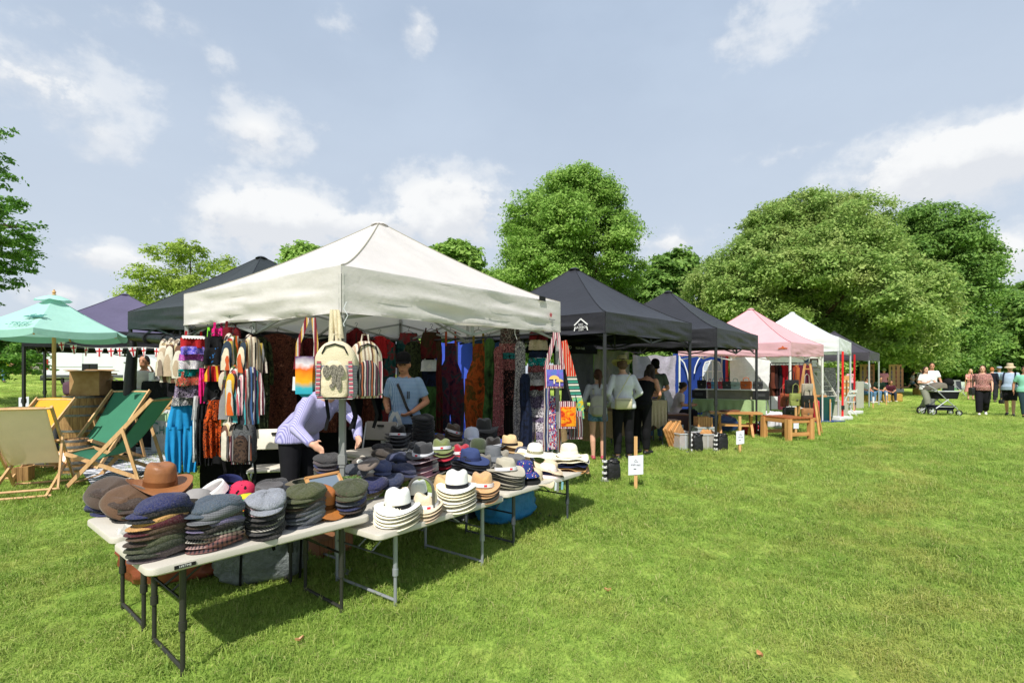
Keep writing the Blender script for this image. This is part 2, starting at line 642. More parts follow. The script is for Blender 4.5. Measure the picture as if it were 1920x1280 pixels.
ip = ng.nodes.new('GeometryNodeInstanceOnPoints')
ip.inputs['Pick Instance'].default_value = True
rv = ng.nodes.new('FunctionNodeRandomValue')
rv.data_type = 'FLOAT_VECTOR'
rv.inputs[0].default_value = (-0.34, -0.34, 0)
rv.inputs[1].default_value = (0.34, 0.34, 6.283)
na = ng.nodes.new('GeometryNodeInputNamedAttribute')
na.data_type = 'FLOAT'
na.inputs[0].default_value = 'sc'
L = ng.links
L.new(gi.outputs[0], ip.inputs['Points'])
L.new(ci.outputs[0], ip.inputs['Instance'])
L.new(rv.outputs[0], ip.inputs['Rotation'])
L.new(na.outputs[0], ip.inputs['Scale'])
L.new(ip.outputs[0], go.inputs[0])
md = grass.modifiers.new('scatter', 'NODES')
md.node_group = ng
for px, py, lb in ((563, 1212, 'curled pale brown dead leaf on grass below the dark legged table'), (1140, 1117, 'small dry brown leaf in sunlit grass before the cream hat table'), (1425, 1240, 'tan dead leaf in the open grass at the front')):
 p = gnd(px, py)
 m = MB()
 m.grid(4, 3, lambda u, v: ((u - 0.5) * 0.045, (v - 0.5) * 0.028 * math.sin(PI * (0.08 + 0.84 * u)), 0.012 + 0.02 * abs(u - 0.5) + 0.015 * (v - 0.5) ** 2 * 4))
 o = m.build('dead_leaf', leather, None, '#b98a5e', p + Vector((0, 0, 0.02)), (0.2, 0.1, px))
 tag(o, lb, 'leaf', 'dead leaves on the lawn')

def leaf_material(name, c_dark, c_light, c_tip, tip=0.25):

 def f(n, co):
  r = n.n('ShaderNodeNewGeometry').outputs['Random Per Island']
  c = n.mix(r, c_dark, c_light)
  t = n.rng(n.noise(co, 0.55, 3), 0.48, 0.72, 0, 1)
  c = n.mix(n.math('MULTIPLY', t, tip), c, c_tip)
  return c
 return material(name, f, 0.55, 0.22, transl=0.42)

def leaf_mesh(name, mat, lobes, per, leaf, seed, flat=0.55, shell=0.62, clump=0.75, nleaf=42):
 """lobes: (x, y, z, rx, ry, rz); per = clumps per square metre of lobe surface; leaves are small rhombs set in clumps"""
 r = np.random.RandomState(seed)
 C, N = ([], [])
 for x, y, z, rx, ry, rz in lobes:
  area = 4 * PI * ((rx * ry) ** 1.6 / 3 + (rx * rz) ** 1.6 / 3 + (ry * rz) ** 1.6 / 3) ** (1 / 1.6)
  n = max(4, int(area * per))
  d = r.normal(size=(n, 3))
  d /= np.linalg.norm(d, axis=1)[:, None]
  rad = shell + (1.06 - shell) * r.rand(n) ** 0.6
  C.append(np.array([x, y, z]) + d * np.array([rx, ry, rz]) * rad[:, None])
  nn = d / np.array([rx, ry, rz])
  N.append(nn / np.linalg.norm(nn, axis=1)[:, None])
 C = np.concatenate(C)
 N = np.concatenate(N)
 k = len(C) * nleaf
 ci = np.repeat(np.arange(len(C)), nleaf)
 cs = clump * r.uniform(0.6, 1.35, len(C))
 off = r.normal(size=(k, 3)) * 0.42 * cs[ci][:, None]
 off[:, 2] *= flat
 pos = C[ci] + off
 pos[:, 2] -= 0.25 * (off[:, 0] ** 2 + off[:, 1] ** 2) / np.maximum(cs[ci], 0.1)
 nr = N[ci] * 0.75 + np.array([0, 0, 0.62]) + r.normal(size=(k, 3)) * 0.5
 nr /= np.linalg.norm(nr, axis=1)[:, None]
 t = r.normal(size=(k, 3))
 t -= nr * (t * nr).sum(1)[:, None]
 t /= np.linalg.norm(t, axis=1)[:, None]
 b = np.cross(nr, t)
 sz = leaf * r.uniform(0.6, 1.3, k)[:, None]
 V = np.stack([pos - t * sz, pos + b * sz * 0.52 + nr * sz * 0.12, pos + t * sz, pos - b * sz * 0.52 + nr * sz * 0.12], 1).reshape(-1, 3)
 me = bpy.data.meshes.new(name)
 me.vertices.add(k * 4)
 me.vertices.foreach_set('co', V.astype(np.float32).ravel())
 me.loops.add(k * 4)
 me.loops.foreach_set('vertex_index', np.arange(k * 4, dtype=np.int32))
 me.polygons.add(k)
 me.polygons.foreach_set('loop_start', np.arange(k, dtype=np.int32) * 4)
 me.polygons.foreach_set('loop_total', np.full(k, 4, dtype=np.int32))
 me.materials.append(mat)
 me.update(calc_edges=True)
 return me

def lobes_from_profile(prof, seed, n, size, squash=0.8, lean=0.0):
 """prof: (z, radius) from top to bottom -> lobes spread over that envelope"""
 r = random.Random(seed)
 z1, z0 = (prof[0][0], prof[-1][0])
 out = []

 def rad(z):
  for (za, ra), (zb, rb) in zip(prof, prof[1:]):
   if zb <= z <= za:
    return ra + (rb - ra) * (za - z) / (za - zb)
  return prof[-1][1]
 for i in range(n):
  for _ in range(20):
   z = r.uniform(z0, z1)
   if r.random() < (rad(z) + 0.8) / (max((p[1] for p in prof)) + 0.8):
    break
  R_ = rad(z)
  s = size * r.choice((0.6, 0.75, 0.9, 1.1, 1.4))
  a = i * 2.39996 + r.uniform(-0.4, 0.4)
  q = max(0.0, R_ - s * 0.75) * r.uniform(0.8, 1.13)
  out.append((q * math.cos(a) + lean * (z - z0), q * math.sin(a), min(z, z1 - s * 0.55), s, s, s * squash))
 for i in range(n // 5):
  z = z0 + (z1 - z0) * r.uniform(0.15, 0.8)
  q = rad(z) * 0.35 * r.random()
  a = r.uniform(0, 2 * PI)
  out.append((q * math.cos(a), q * math.sin(a), z, size * 1.3, size * 1.3, size))
 return out

def tree(name, label, base, lobes, mat, trunk_h, trunk_r, seed, per, leaf, limbs=9, group='trees round the field', fork=None, **kw):
 t = thing(name, label, 'tree', base, 0, group)
 r = random.Random(seed)
 m = MB()
 top = Vector((fork[0], fork[1], trunk_h)) if fork else Vector((0, 0, trunk_h))
 pts = [Vector((0, 0, -0.3)), Vector((0, 0, 0.25)), top * 0.5 + Vector((r.uniform(-0.1, 0.1), r.uniform(-0.1, 0.1), 0)), top]
 m.tube(pts, [trunk_r * 1.5, trunk_r * 1.05, trunk_r * 0.85, trunk_r * 0.65], 12)
 big = sorted(lobes, key=lambda l: -l[3])[:limbs * 2]
 for l in r.sample(big, min(limbs, len(big))):
  s = top.lerp(Vector((0, 0, trunk_h * 0.55)), r.random() * 0.8)
  e = Vector(l[:3])
  mid = s.lerp(e, 0.5) + Vector((0, 0, 0.12 * (e - s).length * r.uniform(-0.3, 1)))
  m.tube([s, s.lerp(mid, 0.5) + Vector((0, 0, 0.1)), mid, mid.lerp(e, 0.6), e], [trunk_r * 0.5, trunk_r * 0.4, trunk_r * 0.28, trunk_r * 0.16, trunk_r * 0.07], 7)
 m.build('trunk', bark, t)
 link('crown', leaf_mesh('crown', mat, lobes, per, leaf, seed, **kw), t)
 return t
lime = leaf_material('lime_leaves', '#6d963c', '#9fc060', '#bcd474', 0.45)
chest = leaf_material('chestnut_leaves', '#6e9044', '#a8c06a', '#c6c482', 0.45)
darkl = leaf_material('maple_leaves', '#587e3a', '#8aae54', '#a8c466', 0.4)
yell = leaf_material('acacia_leaves', '#7c9c36', '#b0c458', '#ccd470', 0.4)
cedar = leaf_material('beech_leaves', '#4c7a32', '#77a246', '#a0bc5e', 0.35)
grey = leaf_material('willow_leaves', '#3c5430', '#687e50', '#8b9a6a', 0.3)
b = on(1068, 42)
tree('lime_tree', 'tall egg-shaped lime tree rising between the white and black gazebos', b, lobes_from_profile([(18.0, 0.8), (17.2, 2.4), (15.8, 3.8), (14.0, 4.8), (12, 5.3), (9.5, 5.7), (7, 5.7), (4, 4.8), (2.6, 3.2)], 11, 86, 1.35, 0.75), lime, 5, 0.42, 21, 1.85, 0.12, flat=0.42, nleaf=66, clump=0.8)
b = on(1506, 36)
tree('chestnut_tree', 'broad domed yellowish green tree behind pink and white gazebos', b, lobes_from_profile([(13.6, 0.6), (12.9, 2.6), (11.6, 4.6), (9.7, 6.3), (7.4, 7.5), (5.0, 8.2), (3.2, 8.0), (1.6, 6.6)], 12, 120, 1.45, 0.75), chest, 4, 0.5, 22, 1.75, 0.105, 12, flat=0.42, nleaf=74, clump=0.75)
b = on(1738, 46)
tree('maple_tree', 'dark green tree behind the broad one above pram and walkers', b, lobes_from_profile([(16.3, 0.8), (15.4, 2.4), (13.2, 3.9), (11, 4.7), (8.5, 4.9), (6, 4.7), (3.6, 5.0), (2.0, 4.4)], 13, 78, 1.45, 0.7), darkl, 4, 0.45, 23, 1.7, 0.14, flat=0.42, nleaf=58, clump=0.85)
b = on(1245, 54)
tree('round_tree', 'low rounded dark tree filling the gap right of the lime tree', b, lobes_from_profile([(14, 0.6), (13, 2.6), (11, 4.2), (8, 5.2), (4, 5.2), (2, 4)], 14, 46, 1.7, 0.75), darkl, 4, 0.4, 24, 1.3, 0.3, nleaf=28)
b = on(855, 56)
tree('round_tree', 'rounded green tree showing above right slope of the white gazebo', b, lobes_from_profile([(15.2, 0.5), (14.2, 2.2), (12, 3.7), (9, 4.8), (5, 5.4), (2, 4)], 15, 46, 1.6, 0.75), lime, 4, 0.4, 25, 1.3, 0.3, nleaf=28)
b = on(930, 58)
tree('round_tree', 'lower green tree tucked against the foot of the lime crown', b, lobes_from_profile([(12.6, 0.5), (11.6, 2.2), (10, 3.2), (7, 4.2), (4, 4.4), (2, 3)], 16, 40, 1.6, 0.75), lime, 4, 0.4, 26, 1.2, 0.3, nleaf=28)
b = on(575, 58)
tree('round_tree', 'small tree top peeping over left slope of the white gazebo', b, lobes_from_profile([(14.8, 0.5), (13.8, 1.8), (12, 2.8), (9, 4), (5, 4), (2, 3)], 17, 36, 1.5, 0.75), lime, 4, 0.4, 27, 1.2, 0.3, nleaf=28)
b = on(357, 30)
tree('acacia_tree', 'airy yellow green tree behind the black gazebo on the left', b, lobes_from_profile([(8.5, 0.6), (7.9, 1.9), (6.9, 2.7), (5.6, 3.2), (4.2, 3.2), (2.8, 2.4)], 18, 44, 0.78, 0.5), yell, 2.6, 0.22, 28, 2.4, 0.085, flat=0.35, nleaf=44, clump=0.5, shell=0.4)
b = on(1925, 52)
tree('oak_tree', 'dark oak rising past the walkers, cut by the photo edge', b, lobes_from_profile([(10.2, 0.6), (9.2, 2.2), (7, 3.6), (5, 4.2), (3, 4)], 19, 40, 1.3, 0.75), darkl, 3, 0.35, 29, 1.4, 0.28, nleaf=28)
b = on(1872, 66)
tree('willow_tree', 'far grey green tree seen between the maple and the oak', b, lobes_from_profile([(9, 0.6), (8, 2.2), (6, 3.6), (4, 4.2), (2, 4)], 20, 40, 1.4, 0.75), grey, 3, 0.35, 30, 1.2, 0.3, nleaf=28)
bx = Vector((-17.6, 15.5, gz(-17.6, 15.5)))
lb = []
r = random.Random(44)
for px, py, dl, hh in ((10, 232, 0, 0.5), (22, 300, 1, 0.55), (30, 325, 0.2, 0.35), (22, 375, -1, 0.7), (28, 385, 0.5, 0.4), (20, 425, 0, 0.6), (75, 425, 0.5, 0.45), (60, 440, -0.3, 0.55), (30, 455, 0, 0.7), (85, 445, 0.2, 0.35), (60, 475, 1, 0.5), (78, 470, 0, 0.3), (40, 500, 0, 0.6), (70, 505, 0.4, 0.32), (55, 528, 0.8, 0.35), (10, 520, 0, 0.5), (-30, 470, 0, 1.0), (-30, 380, 0, 1.0), (-40, 300, 0, 1.0), (-60, 240, 0, 1.0), (-80, 420, 0, 1.3), (-80, 560, 0, 1.2), (20, 655, 0.3, 0.5), (55, 660, 0, 0.5), (85, 665, -0.4, 0.4), (45, 690, 0.2, 0.4), (75, 695, 0.3, 0.35), (95, 685, 0, 0.25), (20, 640, 0, 0.55), (-20, 660, 0, 0.8), (5, 668, 0.3, 0.6), (30, 672, -0.3, 0.5), (60, 680, 0.5, 0.45), (15, 705, 0.2, 0.45), (85, 650, 0.2, 0.4), (48, 628, 0.3, 0.5), (100, 640, 0.4, 0.3), (-60, 700, 0, 0.6), (60, 640, 0.5, 0.4), (100, 668, 0, 0.25), (-15, 600, 1.5, 0.4)):
 Y = 15.5 + dl
 p = on(px, Y, 1.5 + (702 - py) * Y / 960) - bx
 lb.append((p.x - 0.42, p.y, p.z, hh * 0.95, hh * 1.1, hh * 0.28))
 lb.append((p.x - 0.95, p.y + r.uniform(-0.8, 0.8), p.z - 0.08, hh * 0.8, hh * 1.1, hh * 0.25))
tree('beech_tree', 'large beech at the photo edge with level sprays over the mint parasol', bx, lb, cedar, 5.5, 0.4, 31, 5.0, 0.06, 24, flat=0.35, clump=0.24, nleaf=34, shell=0.15, fork=(0.1, 0.1))
hedge_leaf = leaf_material('hedge_leaves', '#2a4a1a', '#4a6c2a', '#628036', 0.3)
hd = thing('hedge', 'dark clipped hedge along the far side behind the walkers', 'hedge', on(1560, 50))
r = random.Random(9)
lb = [(x, r.uniform(-0.4, 0.4), 1.3 + r.uniform(-0.2, 0.3), 1.5, 1.1, 1.2 + r.uniform(0, 0.5)) for x in np.arange(-24, 36, 1.7)]
link('foliage', leaf_mesh('hedge_foliage', hedge_leaf, lb, 1.6, 0.22, 61, nleaf=26, clump=0.7), hd)
lb = []
for i in range(70):
 x = -150 + i * 4.6 + r.uniform(-1.5, 1.5)
 if -48 < x < 30:
  continue
 h = r.uniform(3.5, 6)
 lb.append((x, 105 + r.uniform(-6, 6), h * 0.55, 4.2, 4, h * 0.75))
wd = link('distant_wood', leaf_mesh('distant_wood', hedge_leaf, lb, 0.22, 0.75, 62, nleaf=22, clump=2.0))
wd['kind'] = 'stuff'
wd['label'] = 'far line of woodland that closes the field'
tent_light = material('canvas_light', lambda n, c: tinted(n, c, 0.05, 4, 0.03), 0.8, 0.2, bump=(26, 0.22, 5), transl=0.36)
tent_dark = material('canvas_dark', lambda n, c: tinted(n, c, 0.12, 3, 0.05), 0.5, 0.42, bump=(12, 0.3, 5))
frame_metal = material('tube_metal', lambda n, c: tinted(n, c, 0.08, 9), 0.38, 0.5, 0.25)

def face_rot(xd, up=(0, 0, 1)):
 x = Vector(xd).normalized()
 z = Vector(up)
 nn = x.cross(z).normalized()
 m = Matrix((x, z, nn)).transposed()
 return m.to_euler()

def side_point(a, b, u, za, zb):
 p = a.lerp(b, u)
 return Vector((p.x, p.y, za + (zb - za) * u))

def tent(name, label, cs, zt, zb, peak, color, legcol, mat, group, wr=1.0, fine=True, seam=None, curve=1.22, sidecol=None):
 """cs: the four corners (x, y) front, right, back, left; zt / zb: top and bottom of the valance at each"""
 cs = [Vector((c[0], c[1])) for c in cs]
 ctr = sum(cs, Vector((0, 0))) / 4
 base = Vector((ctr.x, ctr.y, gz(ctr.x, ctr.y)))
 t = thing(name, label, 'gazebo', base, 0, group)
 off = tuple(-base)
 seed = len(COL.objects) * 1.7
 pk = Vector(peak)
 nu, nv = (26, 20) if fine else (12, 10)
 for i in range(4):
  a, b = (cs[i], cs[(i + 1) % 4])
  za, zb_ = (zt[i], zt[(i + 1) % 4])
  d = (b - a).normalized()
  nrm = Vector((d.y, -d.x, 0))

  def roof(u, v, a=a, b=b, za=za, zb_=zb_, nrm=nrm, i=i):
   v2 = v * 0.985
   p = side_point(a, b, u, za, zb_)
   q = p.lerp(Vector((pk.x, pk.y, p.z)), v2)
   k = v2 ** curve
   q.z = p.z + (pk.z - p.z) * k - 0.05 * math.sin(PI * u) * (1 - v2) * math.sin(PI * min(1, v2 + 0.12))
   e = min(u, 1 - u, 1 - v) * 4
   e = min(1, max(0, e)) * min(1, v * 5)
   w = noise.noise(Vector((u * 2.2 + seed, v * 3.0, i * 7.0))) * 0.022 + noise.noise(Vector((u * 9 + v * 5 + seed, v * 4, i * 3.0))) * 0.006
   q.z += w * e * wr
   return q
  m = MB()
  m.grid(nu, nv, roof)
  m.build('roof_panel', mat, t, color, off, angle=180)

  def val(u, v, a=a, b=b, za=za, zb_=zb_, nrm=nrm, i=i):
   top = side_point(a, b, u, za, zb_)
   bot = side_point(a, b, u, zb[i], zb[(i + 1) % 4])
   q = top.lerp(bot, v)
   e = min(1, min(u, 1 - u) * 7)
   s = math.sin(PI * u)
   w = noise.noise(Vector((u * 2.2 + v * 0.8 + seed, v * 4.6 - u * 2.6, i * 5.0))) * 0.05 + noise.noise(Vector((u * 4.5 + seed, v * 14 + u * 7, i * 2.0))) * 0.03
   q += nrm * (w * e * wr * (0.25 + v * 0.9) + 0.004)
   q.z += 0.012 * e * noise.noise(Vector((u * 4, seed, i))) * v - 0.012 * s * v
   return q
  m = MB()
  m.grid(nu + 10, 10 if fine else 5, val)
  m.build('valance', mat, t, sidecol or color, off, angle=180)
  m = MB()
  m.grid(nu + 10, 1, lambda u, v: val(u, 1.0 if v else 0.955) + nrm * 0.004)
  if fine:
   m.build('hem', mat, t, tuple((x * 0.9 for x in rgba(sidecol or color)[:3])), off, angle=180)
 m = MB()
 for i in range(4):
  a = cs[i]
  pts = []
  for k in range(13):
   v = k / 12 * 0.985
   p = Vector((a.x, a.y, zt[i])).lerp(Vector((pk.x, pk.y, zt[i])), v)
   p.z = zt[i] + (pk.z - zt[i]) * v ** curve + 0.002
   pts.append(p)
  m.tube(pts, 0.007, 5)
 m.build('hip_seam', mat, t, seam or tuple((x * 0.72 for x in rgba(color)[:3])), off)
 m = MB()
 m.lathe([(0.1, -0.035), (0.055, -0.008), (0.0, 0.006)], 14, c=(pk.x, pk.y, pk.z))
 m.build('peak_cap', mat, t, color, off, angle=180)
 for i, c in enumerate(cs):
  inn = (ctr - c).normalized() * 0.035
  x, y = (c.x + inn.x, c.y + inn.y)
  g = gz(x, y)
  m = MB()
  m.box((x, y, (zt[i] - 0.06 + g + 0.8) / 2), (0.042, 0.042, zt[i] - 0.06 - g - 0.8))
  m.box((x, y, g + 0.45), (0.032, 0.032, 0.9))
  m.box((x, y, g + 0.86), (0.054, 0.054, 0.07))
  lg = m.build('leg', frame_metal, t, legcol, off, smooth=False)
  m = MB()
  m.box((x, y, g + 0.012), (0.11, 0.11, 0.012))
  fp = m.build('foot_plate', frame_metal, lg, '#8b8f92', (0, 0, 0), smooth=False)
 cz = sum(zb) / 4 + 0.02
 for i in range(4):
  a, b = (cs[i], cs[(i + 1) % 4])
  d = (b - a).normalized()
  nin = Vector((-d.y, d.x)) * 0.06
  A, B = (a + nin, b + nin)
  hi, lo = (min(zt[i], zt[(i + 1) % 4]) - 0.1, min(zb[i], zb[(i + 1) % 4]) - 0.07)
  for u0, z0, u1, z1, k in ((0.02, hi, 0.5, lo, 0), (0.02, lo + 0.04, 0.5, hi, 0.018), (0.5, hi, 0.98, lo + 0.04, 0), (0.5, lo, 0.98, hi, 0.018)):
   p, q = (A.lerp(B, u0), A.lerp(B, u1))
   o2 = Vector((-d.y, d.x)) * k
   m = MB()
   m.bar((p.x + o2.x, p.y + o2.y, z0), (q.x + o2.x, q.y + o2.y, z1), 0.013, 0.026)
   m.build('truss_bar', frame_metal, t, legcol, off, smooth=False)
  mid = A.lerp(B, 0.5)
  m = MB()
  m.bar((mid.x, mid.y, lo), (ctr.x, ctr.y, hi + 0.22), 0.013, 0.026)
  m.build('truss_bar', frame_metal, t, legcol, off, smooth=False)
  m = MB()
  m.box((mid.x, mid.y, (lo + hi) / 2), (0.03, 0.03, hi - lo))
  m.build('truss_post', frame_metal, t, legcol, off, smooth=False)
 m = MB()
 m.tube([(ctr.x, ctr.y, cz + 0.2), (pk.x, pk.y, pk.z - 0.03)], 0.02, 8)
 m.build('centre_pole', frame_metal, t, legcol, off)
 return t
WF, WU, WV = (Vector((-1.277, 3.834)), Vector((0.612, 0.791)), Vector((-0.791, 0.612)))
WR, WL = (WF + WU * 3.046, WF + WV * 2.95)
WB = WR + WV * 2.95
white_tent = tent('white_gazebo', 'cream white pop-up gazebo over the hat and clothes stall', [WF, WR, WB, WL], [2.319, 2.378, 2.42, 2.381], [1.963, 2.014, 2.06, 2.04], (-1.535, 5.93, 3.262), '#e3dedb', '#8d8f8c', tent_light, 'pop-up gazebos in the row', 1.25, True, '#b5b1a2')
PARENT_OFF = {}

def emblem(t, a, b, u, z, out=0.02):
 """local frame on a valance face: returns (location in t's space, rotation)"""
 d = (b - a).normalized()
 p = a.lerp(b, u)
 nrm = Vector((d.y, -d.x))
 return (Vector((p.x + nrm.x * out, p.y + nrm.y * out, z)) - t.location, face_rot((d.x, d.y, 0)))
ink_white = material('print_white', '#e4e4e2', 0.6, 0.3)
ink_red = material('print_red', '#b22a35', 0.6, 0.3)
ink_grey = material('print_grey', '#6b6a76', 0.6, 0.3)
ink_black = material('print_black', '#141414', 0.6, 0.3)
ink_green = material('print_green', '#3f7a73', 0.6, 0.3)
lo, ro = emblem(white_tent, WF, WR, 0.915, 2.2, 0.036)
m = MB()
for k in range(4):
 a = k * PI / 4
 m.bar((-0.03 * math.cos(a), -0.03 * math.sin(a), 0), (0.03 * math.cos(a), 0.03 * math.sin(a), 0), 0.009, 0.001, (0, 0, 1))
m.build('emblem', ink_red, white_tent, None, lo, ro, False)
d = (WR - WF).normalized()
text('MASTERTENT', 0.022, ink_grey, white_tent, lo + Vector((d.x * 0.03, d.y * 0.03, -0.055)), ro)
text('quick canopies', 0.016, ink_grey, white_tent, lo + Vector((d.x * 0.03, d.y * 0.03, -0.082)), ro)
lo, ro = emblem(white_tent, WF, WR, 0.865, 2.375, 0.02)
m = MB()
m.box((0, 0, 0), (0.12, 0.05, 0.01))
m.build('velcro_tab', rubber, white_tent, None, lo, ro, False)
m = MB()
p0 = WF.lerp(WR, 0.72)
m.tube([(p0.x - 0.03, p0.y + 0.02, 2.05), (p0.x - 0.035, p0.y + 0.02, 1.95), (p0.x - 0.01, p0.y + 0.02, 1.88)], [0.02, 0.022, 0.016], 6, squash=0.2)
m.build('loose_strap', cotton, white_tent, '#e8e8e4', tuple(-white_tent.location))
blk = '#26262b'
AF, AR, AL = (Vector((1.253, 6.877)), Vector((3.18, 9.056)), Vector((-1.0, 8.93)))
AB = AR + (AL - AF)
tent_a = tent('black_gazebo', 'black pop-up gazebo with white house emblem beside the white gazebo', [AF, AR, AB, AL], [2.345, 2.4, 2.42, 2.36], [2.06, 2.09, 2.12, 2.07], (1.09, 8.97, 3.37), blk, '#2b2c2f', tent_dark, 'pop-up gazebos in the row', 0.8, True, '#0d0d0f')
lo, ro = emblem(tent_a, AL, AF, 0.875, 2.2, 0.022)
d = (AF - AL).normalized()
m = MB()
for s in (-1, 1):
 m.bar((s * 0.112, -0.012, 0), (0, 0.075, 0), 0.017, 0.002)
 m.bar((s * 0.112, -0.09, 0), (s * 0.098, -0.04, 0), 0.015, 0.002)
m.build('emblem', ink_white, tent_a, None, lo, ro, False)
for k, (s, z) in enumerate((('EASY', -0.005), ('GAZEBOS', -0.045), ('.COM', -0.08))):
 text(s, (0.036, 0.048, 0.034)[k], ink_white, tent_a, lo + Vector((0, 0, z)), ro)
tent_b = tent('black_gazebo', 'plain black pop-up gazebo between emblem gazebo and pink gazebo', [(3.68, 9.2), (5.5, 11.45), (3.17, 13.34), (1.35, 11.09)], [2.335, 2.365, 2.4, 2.36], [1.995, 2.06, 2.1, 2.06], (3.44, 11.27, 3.34), blk, '#2b2c2f', tent_dark, 'pop-up gazebos in the row', 0.8, True, '#0d0d0f')
pink = '#e9bec6'
PF, PR, PL = (Vector((6.97, 12.8)), Vector((9.085, 14.93)), Vector((4.84, 14.9)))
tent_p = tent('pink_gazebo', 'pale pink pop-up gazebo on white legs over handbag stall', [PF, PR, PR + PL - PF, PL], [2.315, 2.36, 2.4, 2.33], [1.965, 2.03, 2.08, 2.06], (6.96, 14.92, 3.43), pink, '#dcdcd8', tent_light, 'pop-up gazebos in the row', 0.7, True, '#b56a70')
lo, ro = emblem(tent_p, PL, PF, 0.94, 2.17, 0.02)
m = MB()
m.prism([(-0.12, -0.02), (0.12, -0.02), (0.1, 0.0), (0.03, 0.015), (0, 0.055), (-0.04, 0.012), (-0.1, 0.0)], 0.003)
m.build('emblem', material('print_orange', '#c05a2c', 0.6, 0.3), tent_p, None, lo, (Matrix.Rotation(R(0), 3, 'X') @ ro.to_matrix() @ Matrix.Rotation(R(-90), 3, 'X')).to_euler(), False)
W2F, W2R, W2L = (Vector((9.9, 15.5)), Vector((11.86, 17.9)), Vector((7.59, 17.4)))
tent_w2 = tent('white_gazebo', 'bright white pop-up gazebo with red straps past the pink gazebo', [W2F, W2R, W2R + W2L - W2F, W2L], [2.63, 2.61, 2.6, 2.6], [2.21, 2.21, 2.25, 2.2], (9.66, 17.65, 3.65), '#eef0f2', '#b9bcc0', tent_light, 'pop-up gazebos in the row', 0.7, True, '#c9ccd0')
GF, GR, GL = (Vector((14.6, 20.9)), Vector((16.58, 23.1)), Vector((12.37, 22.9)))
tent_g = tent('grey_gazebo', 'slate grey pop-up gazebo at far end of the stall row', [GF, GR, GR + GL - GF, GL], [2.42, 2.45, 2.45, 2.45], [2.08, 2.12, 2.15, 2.12], (14.47, 23, 3.44), '#3e3a42', '#aeb2b6', tent_dark, 'pop-up gazebos in the row', 0.7, False, '#26242a')
DC2, DC1 = (Vector((-3.7, 6.86)), Vector((-6.33, 8.44)))
dd = Vector((0.52, 0.854)) * 3.1
tent_d = tent('black_gazebo', 'dark green-black gazebo behind the white gazebo and deckchairs', [DC2, DC2 + dd, DC1 + dd, DC1], [2.5, 2.52, 2.52, 2.53], [2.11, 2.15, 2.15, 2.25], (-4.39, 8.97, 3.57), '#1f2422', '#26272a', tent_dark, 'gazebos on the left', 1.1, True, '#0a0b0b', 1.1)
EC = Vector((-8.7, 11.5))
eu, ev = (Vector((0.8, 0.6)) * 1.5, Vector((-0.6, 0.8)) * 1.5)
tent_e = tent('purple_gazebo', 'faded purple gazebo with dark valance behind mint parasol', [EC - eu - ev, EC + eu - ev, EC + eu + ev, EC - eu + ev], [2.36] * 4, [2.02] * 4, (EC.x, EC.y, 3.32), '#57516a', '#2a2a2c', tent_dark, 'gazebos on the left', 0.6, False, '#3a3647', 1.12, '#1c1b20')
table_top = material('moulded_tabletop', lambda n, c: tinted(n, c, 0.04, 8, 0.03), 0.5, 0.35, bump=(160, 0.15, 2))

def rounded(x0, x1, y0, y1, r, which=(1, 1, 1, 1), n=6):
 o = []
 for k, (cx, cy, a0) in enumerate(((x0 + r, y0 + r, PI), (x1 - r, y0 + r, 1.5 * PI), (x1 - r, y1 - r, 0), (x0 + r, y1 - r, 0.5 * PI))):
  if which[k]:
   for i in range(n + 1):
    a = a0 + i / n * PI / 2
    o.append((cx + r * math.cos(a), cy + r * math.sin(a)))
  else:
   o.append(((x0, x1, x1, x0)[k], (y0, y0, y1, y1)[k]))
 return o

def slab(m, ol, z0, z1, bev=0.008):
 """a slab with eased edges from an outline"""
 n = len(ol)
 cx = sum((p[0] for p in ol)) / n
 cy = sum((p[1] for p in ol)) / n

 def ins(p, d):
  v = Vector((cx - p[0], cy - p[1]))
  q = Vector((p[0] + math.copysign(min(d, abs(v.x)), v.x), p[1] + math.copysign(min(d, abs(v.y)), v.y)))
  return q
 vs = []
 for z, d in ((z0, bev), (z0 + bev, 0), (z1 - bev, 0), (z1 - bev * 0.3, bev * 0.35), (z1, bev * 1.2)):
  for p in ol:
   q = ins(p, d)
   vs.append((q.x, q.y, z))
 fs = [tuple(range(n - 1, -1, -1)), tuple(range(4 * n, 5 * n))]
 for k in range(4):
  for i in range(n):
   j = (i + 1) % n
   fs.append((k * n + i, k * n + j, (k + 1) * n + j, (k + 1) * n + i))
 m.add(vs, fs)

